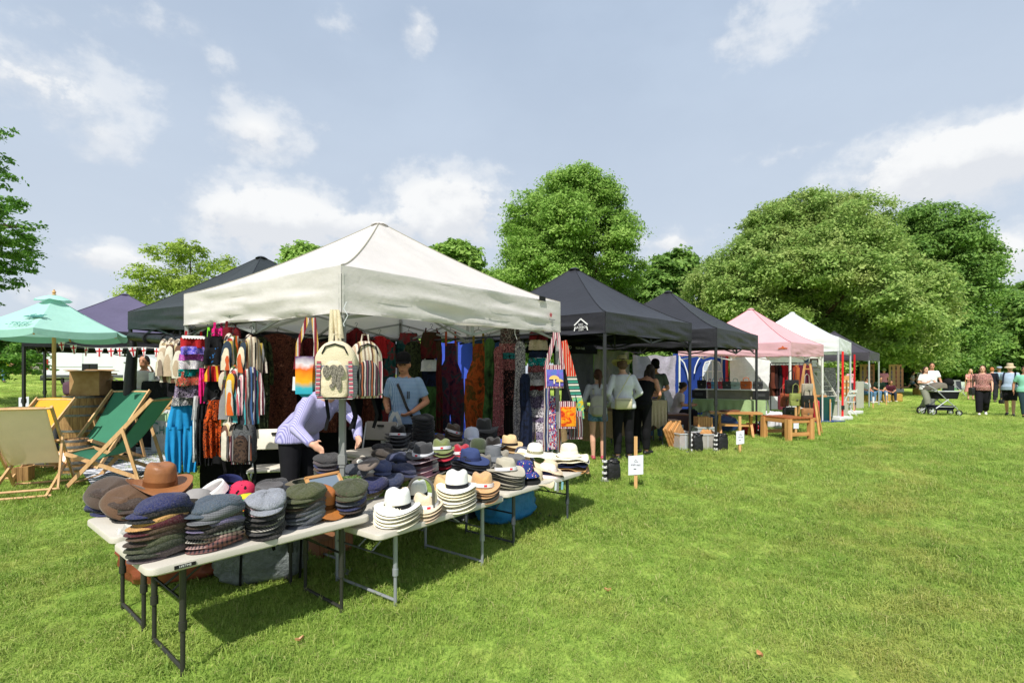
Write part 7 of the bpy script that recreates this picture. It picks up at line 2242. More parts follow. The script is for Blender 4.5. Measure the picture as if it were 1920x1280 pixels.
def barrel(label, p, r0, h, n=22, cat='barrel'):
 t = thing('wooden_barrel', label, cat, p, rnd.random(), 'barrels by the deckchairs')
 for k in range(n):
  a0, a1 = (2 * PI * k / n + 0.006, 2 * PI * (k + 1) / n - 0.006)
  m = MB()
  rr = lambda v: r0 * (1 + 0.17 * math.sin(PI * v)) + 0.002 * rnd.random()

  def f(u, v, a0=a0, a1=a1):
   q = rr(u) if False else r0 * (1 + 0.17 * math.sin(PI * v))
   seq = [(a0, q - 0.02), (a0, q), ((a0 + a1) / 2, q + 0.003), (a1, q), (a1, q - 0.02)]
   a, rad = seq[min(4, int(round(u * 4)))]
   return (rad * math.cos(a), rad * math.sin(a), v * h)
  m.grid(4, 6, f)
  m.build('stave', stave, t, None, smooth=False)
 for v in (0.03, 0.2, 0.36, 0.64, 0.8, 0.97):
  q = r0 * (1 + 0.17 * math.sin(PI * v)) + 0.006
  m = MB()
  m.lathe([(q, v * h - 0.02), (q + 0.002, v * h), (q, v * h + 0.02)], 32)
  m.build('hoop', hoop, t)
 m = MB()
 m.lathe([(r0 * 0.95, h * 0.955), (0, h * 0.955)], 24)
 m.build('head', stave, t, None)
 return t
pb = on(160, 9.35)
barrel('big oak barrel carrying a cardboard box behind the green deckchairs', pb, 0.31, 0.98)
barrel('small dark barrel on grass between yellow and green deckchairs', gnd(124, 892) + Vector((0, 0.15, 0)), 0.15, 0.5, 14)
p = gnd(30, 906) + Vector((0, 0.1, 0))
t = thing('wood_block', 'upright wooden block under the nearer yellow deckchair', 'wood block', p, 0.3)
for k in range(3):
 m = MB()
 m.box(((k - 1) * 0.062, 0, 0.1), (0.058, 0.15, 0.2 + 0.01 * k))
 m.build('plank', old_wood, t, None, smooth=False)
card = material('cardboard', lambda n, c: n.mix(n.rng(n.noise(c, 9, 4), 0.3, 0.7), '#9a7650', '#ad8a62'), 0.85, 0.2)
bt = 0.98
t = thing('cardboard_box', 'open cardboard box standing on the big oak barrel', 'box', pb + Vector((0.12, -0.02, bt + 0.002)), 0.22)
bw, bd, bh = (0.46, 0.4, 0.44)
for nm, c, d in (('front_panel', (0, -bd / 2, bh / 2), (bw, 0.006, bh)), ('back_panel', (0, bd / 2, bh / 2), (bw, 0.006, bh)), ('side_panel', (-bw / 2, 0, bh / 2), (0.006, bd - 0.01, bh)), ('side_panel', (bw / 2, 0, bh / 2), (0.006, bd - 0.01, bh))):
 m = MB()
 m.box(c, d)
 m.build(nm, card, t, None, smooth=False)
for a, b_, c, d in (((-bw / 2, -bd / 2, bh), (bw / 2, -bd / 2, bh), (bw / 2, -bd / 2 - 0.14, bh - 0.02), (-bw / 2, -bd / 2 - 0.14, bh - 0.02)), ((-bw / 2, bd / 2, bh), (bw / 2, bd / 2, bh), (bw / 2 + 0.02, bd / 2 + 0.1, bh + 0.02), (-bw / 2, bd / 2 + 0.1, bh + 0.02)), ((bw / 2, -bd / 2, bh), (bw / 2, bd / 2, bh), (bw / 2 + 0.13, bd / 2, bh - 0.01), (bw / 2 + 0.13, -bd / 2, bh - 0.01)), ((-bw / 2, -bd / 2, bh), (-bw / 2, bd / 2, bh), (-bw / 2 - 0.1, bd / 2, bh + 0.01), (-bw / 2 - 0.1, -bd / 2, bh + 0.01))):
 m = MB()
 v = [Vector(q) for q in (a, b_, c, d)]
 m.add(v + [q + Vector((0, 0, 0.006)) for q in v], [(0, 1, 2, 3), (7, 6, 5, 4), (0, 4, 5, 1), (1, 5, 6, 2), (2, 6, 7, 3), (3, 7, 4, 0)])
 m.build('flap', card, t, None, smooth=False)
p = pb + Vector((-0.2, -0.08, bt + 0.001))
m = MB()
lump(m, (0, 0, 0), (0.17, 0.2, 0.24), 3, 0.5, 0.03)
tag(m.build('cloth_bag', cotton, None, '#5a4450', p, angle=180), 'small mauve cloth bag beside the cardboard box on barrel', 'bag')
for k, px in enumerate((161, 176)):
 q = on(px, 9.9)
 m = MB()
 m.box((0, 0, 0.0), (0.125, 0.03, 0.17))
 tag(m.build('picture_frame', plastic, None, '#141416', (q[0], q[1], zat(690, 9.9)), (0, 0, 0.1), smooth=False), ('left' if k == 0 else 'right') + ' one of two black picture frames above cardboard box', 'frame', 'black frames above the box')
q0, q1 = (on(150, 9.95), on(205, 9.95))
m = MB()
m.box(((q0.x + q1.x) / 2, 9.97, zat(699, 9.95) - 0.02), (0.62, 0.3, 0.03))
for x in (q0.x + 0.05, q1.x - 0.05):
 for y in (9.86, 10.08):
  m.box((x, y, 0.75 + 0.1), (0.03, 0.03, 1.25))
tag(m.build('display_shelf', wood_x, None, None, smooth=False), 'narrow display shelf behind cardboard box on barrel', 'shelf')
zebra = material('zebra_rug', lambda n, c: n.ramp(n.math('SINE', n.math('ADD', n.math('MULTIPLY', n.sep(c)[1], 62), n.math('MULTIPLY', n.noise(n.vm('MULTIPLY', c, (1, 2.2, 1)), 2.4, 3), 22))), [(0.3, '#c9cad0'), (0.62, '#3a4660')]), 0.9, 0.1, bump=(60, 0.3, 2))
cs_ = [gnd(132, 862), gnd(176, 922), gnd(338, 900), gnd(292, 838)]
c0 = sum(cs_, Vector()) / 4
m = MB()

def rugf(u, v):
 q = cs_[0].lerp(cs_[1], v).lerp(cs_[3].lerp(cs_[2], v), u)
 return (q.x - c0.x, q.y - c0.y, gz(q.x, q.y) - c0.z + 0.055 + 0.008 * noise.noise(Vector((u * 6, v * 6, 1))))
m.grid(20, 12, rugf)
tag(m.build('rug', zebra, None, None, c0, angle=180), 'black and white zebra striped rug under the green deckchairs', 'rug')
grid_m = material('grid_mat', lambda n, c: n.mix(n.math('MAXIMUM', n.math('LESS_THAN', n.math('FRACT', n.math('MULTIPLY', n.sep(c)[0], 9)), 0.14), n.math('LESS_THAN', n.math('FRACT', n.math('MULTIPLY', n.sep(c)[1], 9)), 0.14)), '#17181b', '#c9c8c4'), 0.9, 0.1)
cg = gnd(283, 902)
m = MB()
m.grid(10, 8, lambda u, v: ((u - 0.5) * 0.62, (v - 0.5) * 0.75, 0.075 + 0.012 * noise.noise(Vector((u * 5, v * 5, 3)))))
tag(m.build('mat', grid_m, None, None, cg, (0, 0, 0.35), angle=180), 'black mat with white grid lines lying on zebra rug edge', 'mat')
pa, pb2 = (on(286, 8.9), on(345, 8.55))
t = thing('draped_table', 'white cloth draped table with dark green lettering behind blue trousers', 'table', pa, math.atan2(pb2.y - pa.y, pb2.x - pa.x))
ln = (pb2 - pa).length
gt = pa.z
m = MB()
m.box((ln / 2, 0.3, 0.8), (ln, 0.62, 0.03))
m.build('table_top', oak_x, t, None, smooth=False)
m = MB()
m.grid(24, 12, lambda u, v: (u * ln, -0.02 + 0.02 * math.sin(u * 13) * v, 0.775 - v * 0.755))
m.build('cloth_front', K['white'], t, None, angle=180)
m = MB()
m.grid(12, 10, lambda u, v: (-0.01 + 0.015 * math.sin(u * 11) * v, u * 0.6, 0.775 - v * 0.755))
m.build('cloth_side', K['white'], t, None, angle=180)
m = MB()
m.grid(10, 4, lambda u, v: (0.1 + u * 0.45, -0.035 - 0.008 * math.sin(u * 9), 0.74 - v * 0.14 - 0.03 * u))
m.build('green_runner', cotton, t, '#a9c8a0', angle=180)
text('C', 0.3, ink_green, t, (0.14, -0.046, 0.44), (R(90), 0, 0))
text('HIF', 0.2, ink_green, t, (0.4, -0.046, 0.42), (R(90), 0, 0))
for x in (0.04, ln - 0.04):
 for y in (0.05, 0.55):
  m = MB()
  m.box((x, y, 0.39), (0.04, 0.04, 0.78))
  m.build('leg', oak_z, t, None, smooth=False)
pa, pb2 = (on(196, 9.75), on(330, 8.9))
ztop = zat(714, 9.3)
t = thing('black_counter', 'counter under black cloth in front of woman on the phone', 'counter', pa, math.atan2(pb2.y - pa.y, pb2.x - pa.x))
ln = (pb2 - pa).length
hh = ztop - pa.z
m = MB()
m.box((ln / 2, 0.25, hh - 0.015), (ln, 0.5, 0.03))
m.build('counter_top', K['black'], t, None, smooth=False)
m = MB()
m.grid(40, 8, lambda u, v: (u * ln, -0.01 + 0.025 * math.sin(u * 30) * v, hh - 0.02 - v * (hh - 0.03)))
m.build('cloth_front', K['black'], t, None, angle=180)
m = MB()
m.grid(10, 8, lambda u, v: (-0.005 + 0.02 * math.sin(u * 12) * v, u * 0.5, hh - 0.02 - v * (hh - 0.03)))
m.build('cloth_side', K['black'], t, None, angle=180)
tv = Vector((math.cos(t.rotation_euler[2]), math.sin(t.rotation_euler[2]), 0))
for k, (s, lb, col, inner) in enumerate(((0.44, 'small wine red picture in white frame on black counter', '#d8d8d8', '#4a1420'), (0.66, 'blank white card standing on the black counter', '#dcdde0', '#e6e7ea'), (0.28, 'narrow white card standing on the black counter', '#cfd0d2', '#dcdcdc'))):
 q = Vector((pa.x, pa.y, ztop)) + tv * s * ln
 w_ = 0.14 if k < 2 else 0.06
 o = thing('picture_frame', lb, 'frame', q + Vector((0, 0.03, 0)), t.rotation_euler[2], 'cards and frames on the black counter')
 m = MB()
 m.box((0, 0, 0.075), (w_, 0.012, 0.15))
 m.build('frame', plastic, o, col, smooth=False)
 m = MB()
 m.box((0, -0.007, 0.075), (w_ * 0.72, 0.004, 0.11))
 m.build('picture', paper, o, inner, smooth=False)
for px, Yv, lb, c in ((209, 9.45, 'small folded beige leaflet on the black counter', '#c9bda4'), (292, 9.05, 'small round white dish on the black counter', '#d8d8da')):
 q = on(px, Yv)
 m = MB()
 m.lathe([(0.0, 0), (0.07, 0.0), (0.085, 0.03), (0.078, 0.03), (0.06, 0.008), (0, 0.008)], 16) if 'dish' in lb else m.prism([(-0.08, 0), (0, 0.05), (0.08, 0), (0, 0.04)], 0.12)
 tag(m.build('dish' if 'dish' in lb else 'leaflet', paper, None, c, (q[0], q[1] + 0.03, ztop + 0.002), (0, 0, 0.4)), lb, 'dish' if 'dish' in lb else 'leaflet')
m = MB()
cx, cy = (DC1.x + 0.05, DC1.y + 0.02)
m.tube([(cx, cy, 2.15), (cx + 0.01, cy, 1.9), (cx - 0.015, cy - 0.01, 1.5), (cx - 0.03, cy - 0.02, 1.0), (cx - 0.05, cy - 0.03, 0.45), (cx - 0.06, cy - 0.03, 0.12)], [0.05, 0.075, 0.085, 0.095, 0.11, 0.12], 12)
m.build('leg_sleeve', nylon, tent_d, '#17181a', tuple(-tent_d.location))
m = MB()
a, b_ = (Vector((DC1.x + 0.15, DC1.y - 0.12, 2.12)), Vector((DC2.x - 0.1, DC2.y + 0.05, 2.0)))
m.tube([a.lerp(b_, k / 10) + Vector((0, 0, -0.05 * math.sin(PI * k / 10))) for k in range(11)], [0.07 + 0.012 * math.sin(k * 2.3) for k in range(11)], 12)
m.build('rolled_wall', nylon, tent_d, '#141516', tuple(-tent_d.location))
m = MB()
for k in (2, 4, 6):
 q = a.lerp(b_, k / 10) + Vector((0, 0, -0.05 * math.sin(PI * k / 10)))
 m.tube([q + (b_ - a).normalized() * e for e in (-0.02, 0.02)], 0.088, 12)
m.build('tie', cotton, tent_d, '#26282a', tuple(-tent_d.location))
pc = Vector((-7.2, 8.05, 0))
pc.z = gz(pc.x, pc.y)
t = thing('parasol', 'mint green parasol with tree emblem and TREE lettering on left', 'parasol', pc, 0)
za, ze = (2.7 - pc.z, 2.16 - pc.z)
m = MB()
m.tube([(0, 0, 0), (0, 0, za - 0.03)], 0.027, 10)
m.build('pole', wood_z, t, None)
m = MB()
m.lathe([(0.06, 0), (0.06, 0.75), (0.045, 0.78), (0, 0.78)], 10)
m.lathe([(0.28, 0), (0.28, 0.05), (0.1, 0.08), (0, 0.08)], 18)
m.build('base', plastic, t, '#4a4d50')
mint = material('mint_canvas', lambda n, c: tinted(n, c, 0.05, 5, 0.03), 0.8, 0.2, bump=(20, 0.2, 4), transl=0.3)
Rp = 1.0
cor = []
for k in range(6):
 a = R(-60.8 + 60 * k)
 cor.append(Vector((Rp * math.cos(a), Rp * math.sin(a), ze)))
ap = Vector((0, 0, za + 0.02))
for k in range(6):
 a, b_ = (cor[k], cor[(k + 1) % 6])
 m = MB()
 m.grid(10, 10, lambda u, v: (lambda e, q: (q.x, q.y, q.z - 0.035 * math.sin(PI * u) * (1 - v) - 0.03 * math.sin(PI * v)))(0, a.lerp(b_, u).lerp(ap, v * 0.97)))
 m.build('canopy_panel', mint, t, '#abd9ce', angle=180)
 m = MB()
 m.grid(12, 2, lambda u, v: (lambda q: (q.x * (1 + 0.004 * v), q.y * (1 + 0.004 * v), q.z - 0.035 * math.sin(PI * u) - v * (0.105 - 0.03 * abs(2 * u - 1) ** 6)))(a.lerp(b_, u)))
 m.build('valance', mint, t, '#a0cfc4', angle=180)
 m = MB()
 m.bar((0, 0, za - 0.12), a * 0.985 + Vector((0, 0, -0.055)), 0.02, 0.026)
 m.build('rib', wood_z, t, None, smooth=False)
m = MB()
m.lathe([(0.24, za - 0.035), (0.17, za + 0.0), (0.08, za + 0.035), (0, za + 0.05)], 6 * 3, fn=lambda x, y, z, a, i: (x, y, z - (0.02 * abs(math.sin(3 * a)) if i == 0 else 0)))
m.build('vent_cap', mint, t, '#b2ddd3', angle=180)
m = MB()
m.lathe([(0.024, za + 0.045), (0.028, za + 0.06), (0.014, za + 0.07), (0.028, za + 0.09), (0.02, za + 0.11), (0.009, za + 0.12), (0.012, za + 0.13), (0, za + 0.14)], 12)
m.build('finial', wood_z, t, None)
a, b_ = (cor[5], cor[0])
mid = a.lerp(b_, 0.5)
ex = (b_ - a).normalized()
up_ = (ap - mid).normalized()
nr = ex.cross(up_).normalized()
rotm = Matrix((ex, up_, nr)).transposed().to_euler()
text('-TREE', 0.135, ink_green, t, mid + up_ * 0.1 + nr * 0.012 + ex * 0.2, rotm)
m = MB()
rr_ = random.Random(4)
m.bar((0, 0, 0), (0.01, 0.09, 0), 0.014, 0.002, (0, 0, 1))
for k in range(26):
 aa = PI * (k + 0.5) / 26
 L_ = rr_.uniform(0.05, 0.12)
 e = Vector((math.cos(aa) * L_ * 1.5, 0.09 + math.sin(aa) * L_ * 0.8, 0))
 m.bar((0.008, 0.08, 0), e, 0.009, 0.002, (0, 0, 1))
 m.tube([e + Vector((0, 0, 0)), e + Vector((0.02, 0.008, 0))], 0.013, 5, squash=0.08)
m.build('tree_emblem', ink_green, t, None, mid + up_ * 0.24 + nr * 0.0 + ex * 0.24, rotm, False)
t = thing('bunting', 'string of small white flags with red crosses below parasol and gazebo', 'bunting', (0, 0, 0))
s0, s1 = (on(104, 8.1, zat(638, 8.1)), on(322, 7.3, zat(655, 7.3)))

def bt_(u):
 q = s0.lerp(s1, u)
 q.z -= 0.05 * math.sin(PI * u) + 0.03 * math.sin(2 * PI * u)
 return q
m = MB()
m.tube([bt_(k / 24) for k in range(25)], 0.003, 5)
m.build('string', cotton, t, '#d8d8d4')
ftm = MB()
ftm.add([(-0.055, 0, 0), (0.055, 0, 0), (0.012, 0.002, -0.14), (-0.012, 0.002, -0.14), (-0.055, 0.004, 0), (0.055, 0.004, 0), (0.012, 0.006, -0.14), (-0.012, 0.006, -0.14)], [(0, 1, 2, 3), (7, 6, 5, 4), (0, 4, 5, 1), (1, 5, 6, 2), (2, 6, 7, 3), (3, 7, 4, 0)])
flag_me = ftm.mesh('flag', cotton, False)
crm = MB()
crm.box((0, -0.002, -0.065), (0.018, 0.003, 0.125))
crm.box((0, -0.0025, -0.045), (0.078, 0.003, 0.018))
cross_me = crm.mesh('red_cross', cotton, False)
for px in (116, 141, 167, 192, 214, 230, 253, 274, 297, 315):
 u = (px - 104) / 218
 q = bt_(u)
 fl = link('flag', flag_me, t, '#dcdcdc', q + Vector((0, -0.004, 0)), (rnd.uniform(-0.1, 0.1), rnd.uniform(-0.15, 0.15), rnd.uniform(-0.5, 0.5)))
 link('red_cross', cross_me, fl, '#b3212c')
vx, vy = (on(114, 27).x, 27.0)
vz = gz(vx + 3, vy)
t = thing('white_van', 'white panel van parked behind the bunting, red tail light on left', 'van', (vx, vy, vz), 0)
van_paint = material('van_paint', lambda n, c: tinted(n, c, 0.03, 2), 0.25, 0.5)
prof = [(0, 0.45), (0.0, 1.0), (0.06, 2.2), (0.2, 2.46), (0.5, 2.52), (4.1, 2.52), (4.5, 2.4), (5.3, 1.55), (6.0, 1.25), (6.15, 0.8), (6.1, 0.45)]
m = MB()
m.prism([(x, z) for x, z in prof], 1.95)
o = m.build('body', van_paint, t, '#cfd3d6', angle=25)
bv = o.modifiers.new('b', 'BEVEL')
bv.width = 0.06
bv.segments = 3
m = MB()
for x0, x1 in ((0.45, 1.9), (2.05, 3.5)):
 for z in (1.05, 1.95):
  m.box(((x0 + x1) / 2, -0.985, z), (x1 - x0, 0.02, 0.03))
m.box((1.98, -0.98, 1.4), (0.02, 0.02, 1.7))
m.build('side_panel_rib', van_paint, t, '#b9bdc1', smooth=False)
m = MB()
m.box((2.9, -0.99, 0.55), (6.0, 0.05, 0.14))
m.build('side_moulding', plastic, t, '#4a4d50', smooth=False)
m = MB()
m.box((-0.05, 0, 0.46), (0.26, 1.98, 0.26))
m.build('rear_bumper', plastic, t, '#2a2b2d', smooth=False)
m = MB()
m.box((0.16, -0.985, 1.15), (0.14, 0.03, 0.52))
m.build('tail_light', plastic, t, '#a3141c', smooth=False)
m = MB()
m.add([(4.35, -0.985, 1.5), (5.15, -0.985, 1.5), (4.6, -0.985, 2.2), (4.25, -0.985, 2.2)], [(0, 1, 2, 3)])
m.build('side_window', material('dark_glass', '#10151a', 0.08, 0.6), t, None, smooth=False)
m = MB()
m.box((4.15, -0.99, 1.25), (0.16, 0.03, 0.04))
m.build('door_handle', plastic, t, '#222', smooth=False)
for x in (1.15, 5.0):
 for y in (-0.86, 0.86):
  m = MB()
  m.lathe([(0.2, -0.1), (0.33, -0.1), (0.35, -0.05), (0.35, 0.05), (0.33, 0.1), (0.2, 0.1)], 24)
  wv = m.build('wheel', rubber, t, None, (x, y, 0.35), (R(90), 0, 0))
  m = MB()
  m.lathe([(0, -0.06), (0.1, -0.07), (0.2, -0.05), (0.2, 0.05), (0.1, 0.07), (0, 0.06)], 20)
  m.build('rim', hoop, wv)
for px0, px1, Y, z0, hgt, lb, mt, col in ((-260, 57, 46, 0, 0.95, 'low brown brick boundary wall under the beech branches', material('brick_wall', lambda n, c: n.n('ShaderNodeTexBrick', {'Vector': n.vm('MULTIPLY', c, (1, 1, 1)), 'Scale': 4.0, 'Color1': rgba('#7a5a48'), 'Color2': rgba('#8a6a54'), 'Mortar': rgba('#9a9084')}).outputs[0], 0.9, 0.1), None), (59, 200, 47, 0, 0.85, 'pale grey rendered wall behind the parasol pole', plain, '#8f8d84')):
 a, b_ = (on(px0, Y), on(px1, Y))
 zc = gz((a.x + b_.x) / 2, Y)
 t = thing('boundary_wall', lb, 'wall', ((a.x + b_.x) / 2, Y, zc), 0, 'walls beyond the lawn')
 m = MB()
 m.box((0, 0, hgt / 2), (b_.x - a.x, 0.3, hgt + 0.2))
 m.build('wall_face', mt, t, col, smooth=False)
 m = MB()
 m.box((0, 0, hgt + 0.14), (b_.x - a.x + 0.1, 0.38, 0.08))
 m.build('coping', plain, t, '#6d6a64', smooth=False)
p = on(45, 43)
m = MB()
m.tube([(0, 0, 0), (0, 0, 1.2)], 0.06, 8)
tag(m.build('fence_post', plain, None, '#c9c9c4', p), 'white post in front of the brick wall under beech', 'post')

def sign(label, px, base, top, paper_rows, w, rz, lines=True, two_way=True, Y=None):
 p = gnd(px, base) if Y is None else on(px, Y)
 Y = p.y
 t = thing('stake_sign', label, 'sign', p, rz, 'paper signs on wooden stakes')
 h = zat(top, Y) - p.z
 m = MB()
 m.box((0, 0, h / 2), (0.042, 0.03, h))
 m.build('stake', wood_z, t, None, smooth=False)
 z1, z0 = (zat(paper_rows[0], Y) - p.z, zat(paper_rows[1], Y) - p.z)
 m = MB()
 m.grid(4, 4, lambda u, v: ((u - 0.5) * w, -0.018 - 0.006 * math.sin(PI * u), z0 + (z1 - z0) * v + (0.02 * (u - 0.5) if lines else 0)))
 m.grid(4, 4, lambda u, v: ((0.5 - u) * w, -0.016 - 0.006 * math.sin(PI * u), z0 + (z1 - z0) * v + (0.02 * (0.5 - u) if lines else 0)))
 pp_ = m.build('notice', paper, t, '#d2d4de')
 if lines:
  hp_ = z1 - z0
  zc = (z0 + z1) / 2
  m = MB()
  for sg in (-1, 1):
   m.bar((sg * 0.018, -0.026, zc + hp_ * 0.18), (0, -0.026, zc + hp_ * 0.3), 0.003, 0.001, (0, 1, 0))
  m.bar((-0.016, -0.026, zc + hp_ * 0.17), (0.03, -0.026, zc + hp_ * 0.17), 0.003, 0.001, (0, 1, 0))
  m.build('logo', ink_grey, pp_, None, smooth=False)
  text('craft stall', w * 0.17, ink_grey, pp_, (0, -0.026, zc + hp_ * 0.02), (R(90), 0, 0))
  m = MB()
  m.bar((-0.025, -0.026, zc - hp_ * 0.2), (0.005, -0.026, zc - hp_ * 0.2), 0.008, 0.001, (0, 1, 0))
  m.build('mark', ink_black, pp_, None, smooth=False)
 return t
sign('white notice on a pale stake nearest the camera, right of black weight bag', 1192, 915, 818, (853, 889), 0.185, -0.22)
sign('white notice on stake in front of the X legged bench', 1387, 848, 780, (807, 832), 0.145, 0.05)
sign('small white notice on stake behind the square oak bench', 1492, 815, 763, (792, 803), 0.12, 0.0, False, Y=11.6)
sign('notice turned edgewise on stake beside the teal tub', 1557, 790, 748, (754, 780), 0.06, 0.9, False)
sign('notice on stake beside the white folding chair', 1601, 776, 732, (750, 768), 0.06, 0.9, False)
sign('stake sign just beyond front leg of the grey gazebo', 1637, 766, 743, (744, 755), 0.1, 0.3, False)
sign('stake sign farthest off, before the straw bales', 1662, 759, 735, (736, 741), 0.1, 0.3, False)
sign('small white notice on stake left of yellow deckchairs', 46, 800, 737, (744, 764), 0.17, 0.15, True, Y=9.6)

def weight(label, p, h, ang, strap_side=-1):
 t = thing('weight_bag', label, 'weight bag', p, ang, 'black weight bags on gazebo legs')
 m = MB()
 lump(m, (0.115, 0.0, 0), (0.19, 0.15, h), p[0] * 7, 0.45, 0.03, droop=0.22)
 m.build('bag_body', nylon, t, '#1a1a1c', angle=180)
 for k in range(4):
  m = MB()
  m.tube([(0, 0, h * (0.12 + 0.26 * k) - 0.014), (0, 0, h * (0.12 + 0.26 * k) + 0.014)], 0.036, 10)
  m.build('white_strap', cotton, t, '#d8d8d8')
 m = MB()
 m.tube([(0.06, -0.03, h * 0.86), (0.1, -0.1, h * 0.97), (0.18, -0.09, h * 0.95), (0.19, -0.02, h * 0.82)], 0.012, 6, squash=0.4)
 m.build('handle', cotton, t, '#121214')
 return t
for px, base, c, h, lb in ((1136, 905, AF, 0.3, 'black weight bag on front leg of the emblem gazebo'), (1297, 845, AR, 0.34, 'black weight bag between the two clear plastic tubs'), (1346, 845, Vector((3.68, 9.2)), 0.31, 'black weight bag with looped handle right of the clear tubs'), (1416, 813, Vector((5.5, 11.45)), 0.33, 'black weight bag between X legged bench and square bench')):
 weight(lb, (c.x + 0.0, c.y + 0.05, gz(c.x, c.y)), h, 0.0)
sheet('side_wall', 'matt black sheet behind the girl and the straw hat woman', 'wall sheet', on(1056, 10.9).xy, on(1113, 11.0).xy, 1.98, 0.9, nylon, '#47474b', 31, 0.03, 2)
sheet('side_wall', 'crinkled shiny grey sheet behind the straw hat woman', 'wall sheet', on(1112, 11.3).xy, on(1182, 12.2).xy, 2.06, 0.7, nylon, '#7c7d81', 35, 0.07, 3, 0.03, 40)
sheet('side_wall', 'crinkled lilac grey sheet behind the man in black cap', 'wall sheet', on(1186, 13.2).xy, on(1268, 13.9).xy, 2.02, 0.4, nylon, '#aaa4b2', 39, 0.08, 2, 0.04, 40)
bn = sheet('banner', 'black header banner with white ARD TURTLE lettering', 'banner', on(980, 10.2).xy, on(1120, 10.75).xy, 2.14, 1.93, cotton, '#1c1c20', 43, 0.01, 1, 0.0)
pa, pb2 = (on(980, 10.2), on(1120, 10.75))
er = face_rot(((pb2 - pa).x, (pb2 - pa).y, 0))
for s, px, sz, z in (('♥♥', 988, 0.1, 2.07), ('ARD', 1063, 0.085, 2.06), ('TURTLE', 1086, 0.06, 2.04)):
 q = pa.lerp(pb2, (px - 980) / 140.0)
 if s[0] == '♥':
  m = MB()
  for dx_ in (-0.035, 0.045):
   m.prism([(dx_ + 0.042 * (1 - 0.25 * (dx_ > 0)) * math.sin(a) ** 3, 0.038 * (1 - 0.25 * (dx_ > 0)) * (1.08 * math.cos(a) - 0.42 * math.cos(2 * a) - 0.17 * math.cos(3 * a) - 0.08 * math.cos(4 * a))) for a in [2 * PI * k / 20 for k in range(20)]], 0.004)
  m.build('heart_emblem', ink_white, bn, None, Vector((q.x, q.y - 0.025, z)) - bn.location, (0, 0, er[2]), False)
 else:
  text(s, sz, ink_white, bn, Vector((q.x, q.y - 0.025, z)) - bn.location, er)

def draped(label, pa, pb, depth, h, drop, mat, col, group='cloth covered stall tables', folds=9, ext=0.0):
 """a table under a cloth: front edge from pa to pb"""
 pa, pb = (Vector(pa), Vector(pb))
 d = pb - pa
 t = thing('draped_table', label, 'table', pa, math.atan2(d.y, d.x), group)
 L_ = Vector((d.x, d.y)).length
 m = MB()
 m.grid(20, 8, lambda u, v: (u * L_, v * depth, h + 0.004 * noise.noise(Vector((u * 9, v * 5, h)))))
 m.build('cloth_top', mat, t, col, angle=180)
 for nm, f in (('cloth_front', lambda u, v: (u * L_, -0.012 - (0.02 + 0.03 * v) * (0.5 + 0.5 * math.sin(u * folds * 6)) * v, h - v * (drop + 0.03 * math.sin(u * folds * 2.2)))), ('cloth_side', lambda u, v: (-0.012 - 0.03 * (0.5 + 0.5 * math.sin(u * 16)) * v, u * depth, h - v * drop)), ('cloth_side', lambda u, v: (L_ + 0.012 + 0.04 * (0.5 + 0.5 * math.sin(u * 16)) * v, u * depth, h - v * drop))):
  m = MB()
  m.grid(44 if 'front' in nm else 16, 8, f)
  m.build(nm, mat, t, col, angle=180)
 for x in (0.06, L_ - 0.06):
  for y in (0.06, depth - 0.06):
   m = MB()
   m.tube([(x, y, 0), (x, y, h - 0.01)], 0.015, 8)
   m.build('leg', metal_grey, t, '#55585c')
 return t
hess = material('hessian', lambda n, c: n.mix(n.rng(n.noise(c, 90, 3), 0.35, 0.65), '#7f6a4c', '#9a8462'), 0.95, 0.1, bump=(140, 0.5, 2))
tab1 = draped('long hessian covered table the girl leans over', on(1030, 8.55), on(1196, 9.45), 0.75, 0.73, 0.46, hess, None)
tab2 = draped('beige cloth covered table beside the woman in black', on(1192, 9.75), on(1250, 9.75), 0.75, 0.88, 0.5, material('linen', lambda n, c: n.mix(n.rng(n.noise(c, 60, 3), 0.35, 0.65), '#a8997c', '#bdaf92'), 0.95, 0.1), None)
r = random.Random(77)
gd = on(1030, 8.55)
dv = on(1196, 9.45) - gd
ORDN = 'first second third fourth fifth sixth seventh eighth ninth tenth eleventh last'.split()
for i in range(12):
 u, v = (0.05 + 0.9 * (i + 0.5) / 12, r.uniform(0.15, 0.6))
 q = gd + dv * u + Vector((-dv.y, dv.x, 0)).normalized() * v
 c = r.choice(['#c9c0b4', '#6a4a3a', '#8a8a90', '#3a3a44', '#b9a47c', '#a9a0a8'])
 nmc = {'#c9c0b4': 'cream', '#6a4a3a': 'brown', '#8a8a90': 'grey', '#3a3a44': 'charcoal', '#b9a47c': 'straw coloured', '#a9a0a8': 'mauve grey'}[c]
 m = MB()
 slab(m, rounded(-0.09, 0.09, -0.06, 0.06, 0.01, n=2), 0, r.uniform(0.03, 0.09), 0.004)
 tag(m.build('craft_box', paper, None, c, (q.x, q.y, gd.z + 0.735), (0, 0, r.uniform(-0.5, 0.5)), smooth=False), '%s gift box, %s along the hessian table' % (nmc, ORDN[i]), 'box', 'small gift boxes on the hessian table')
q = on(1213, 10.05)
m = MB()
m.grid(8, 6, lambda u, v: ((u - 0.5) * 0.5, (v - 0.5) * 0.35, 0.03 + 0.04 * noise.noise(Vector((u * 4, v * 4, 9)))))
tag(m.build('folded_cloth', cotton, None, '#6a5a7a', (q.x, q.y, gz(q.x, q.y) + 0.9), angle=180), 'folded purple cloth on the beige covered table', 'cloth')
p = on(1231, 10.15)
t = thing('plank_bench', 'plank bench on dark splayed legs beside the women', 'bench', p, 0.02, 'wooden benches for sale')
for k in range(2):
 m = MB()
 m.box((0, (k - 0.5) * 0.17, 0.45), (0.86, 0.162, 0.045))
 m.build('plank', oak_x, t, None, smooth=False)
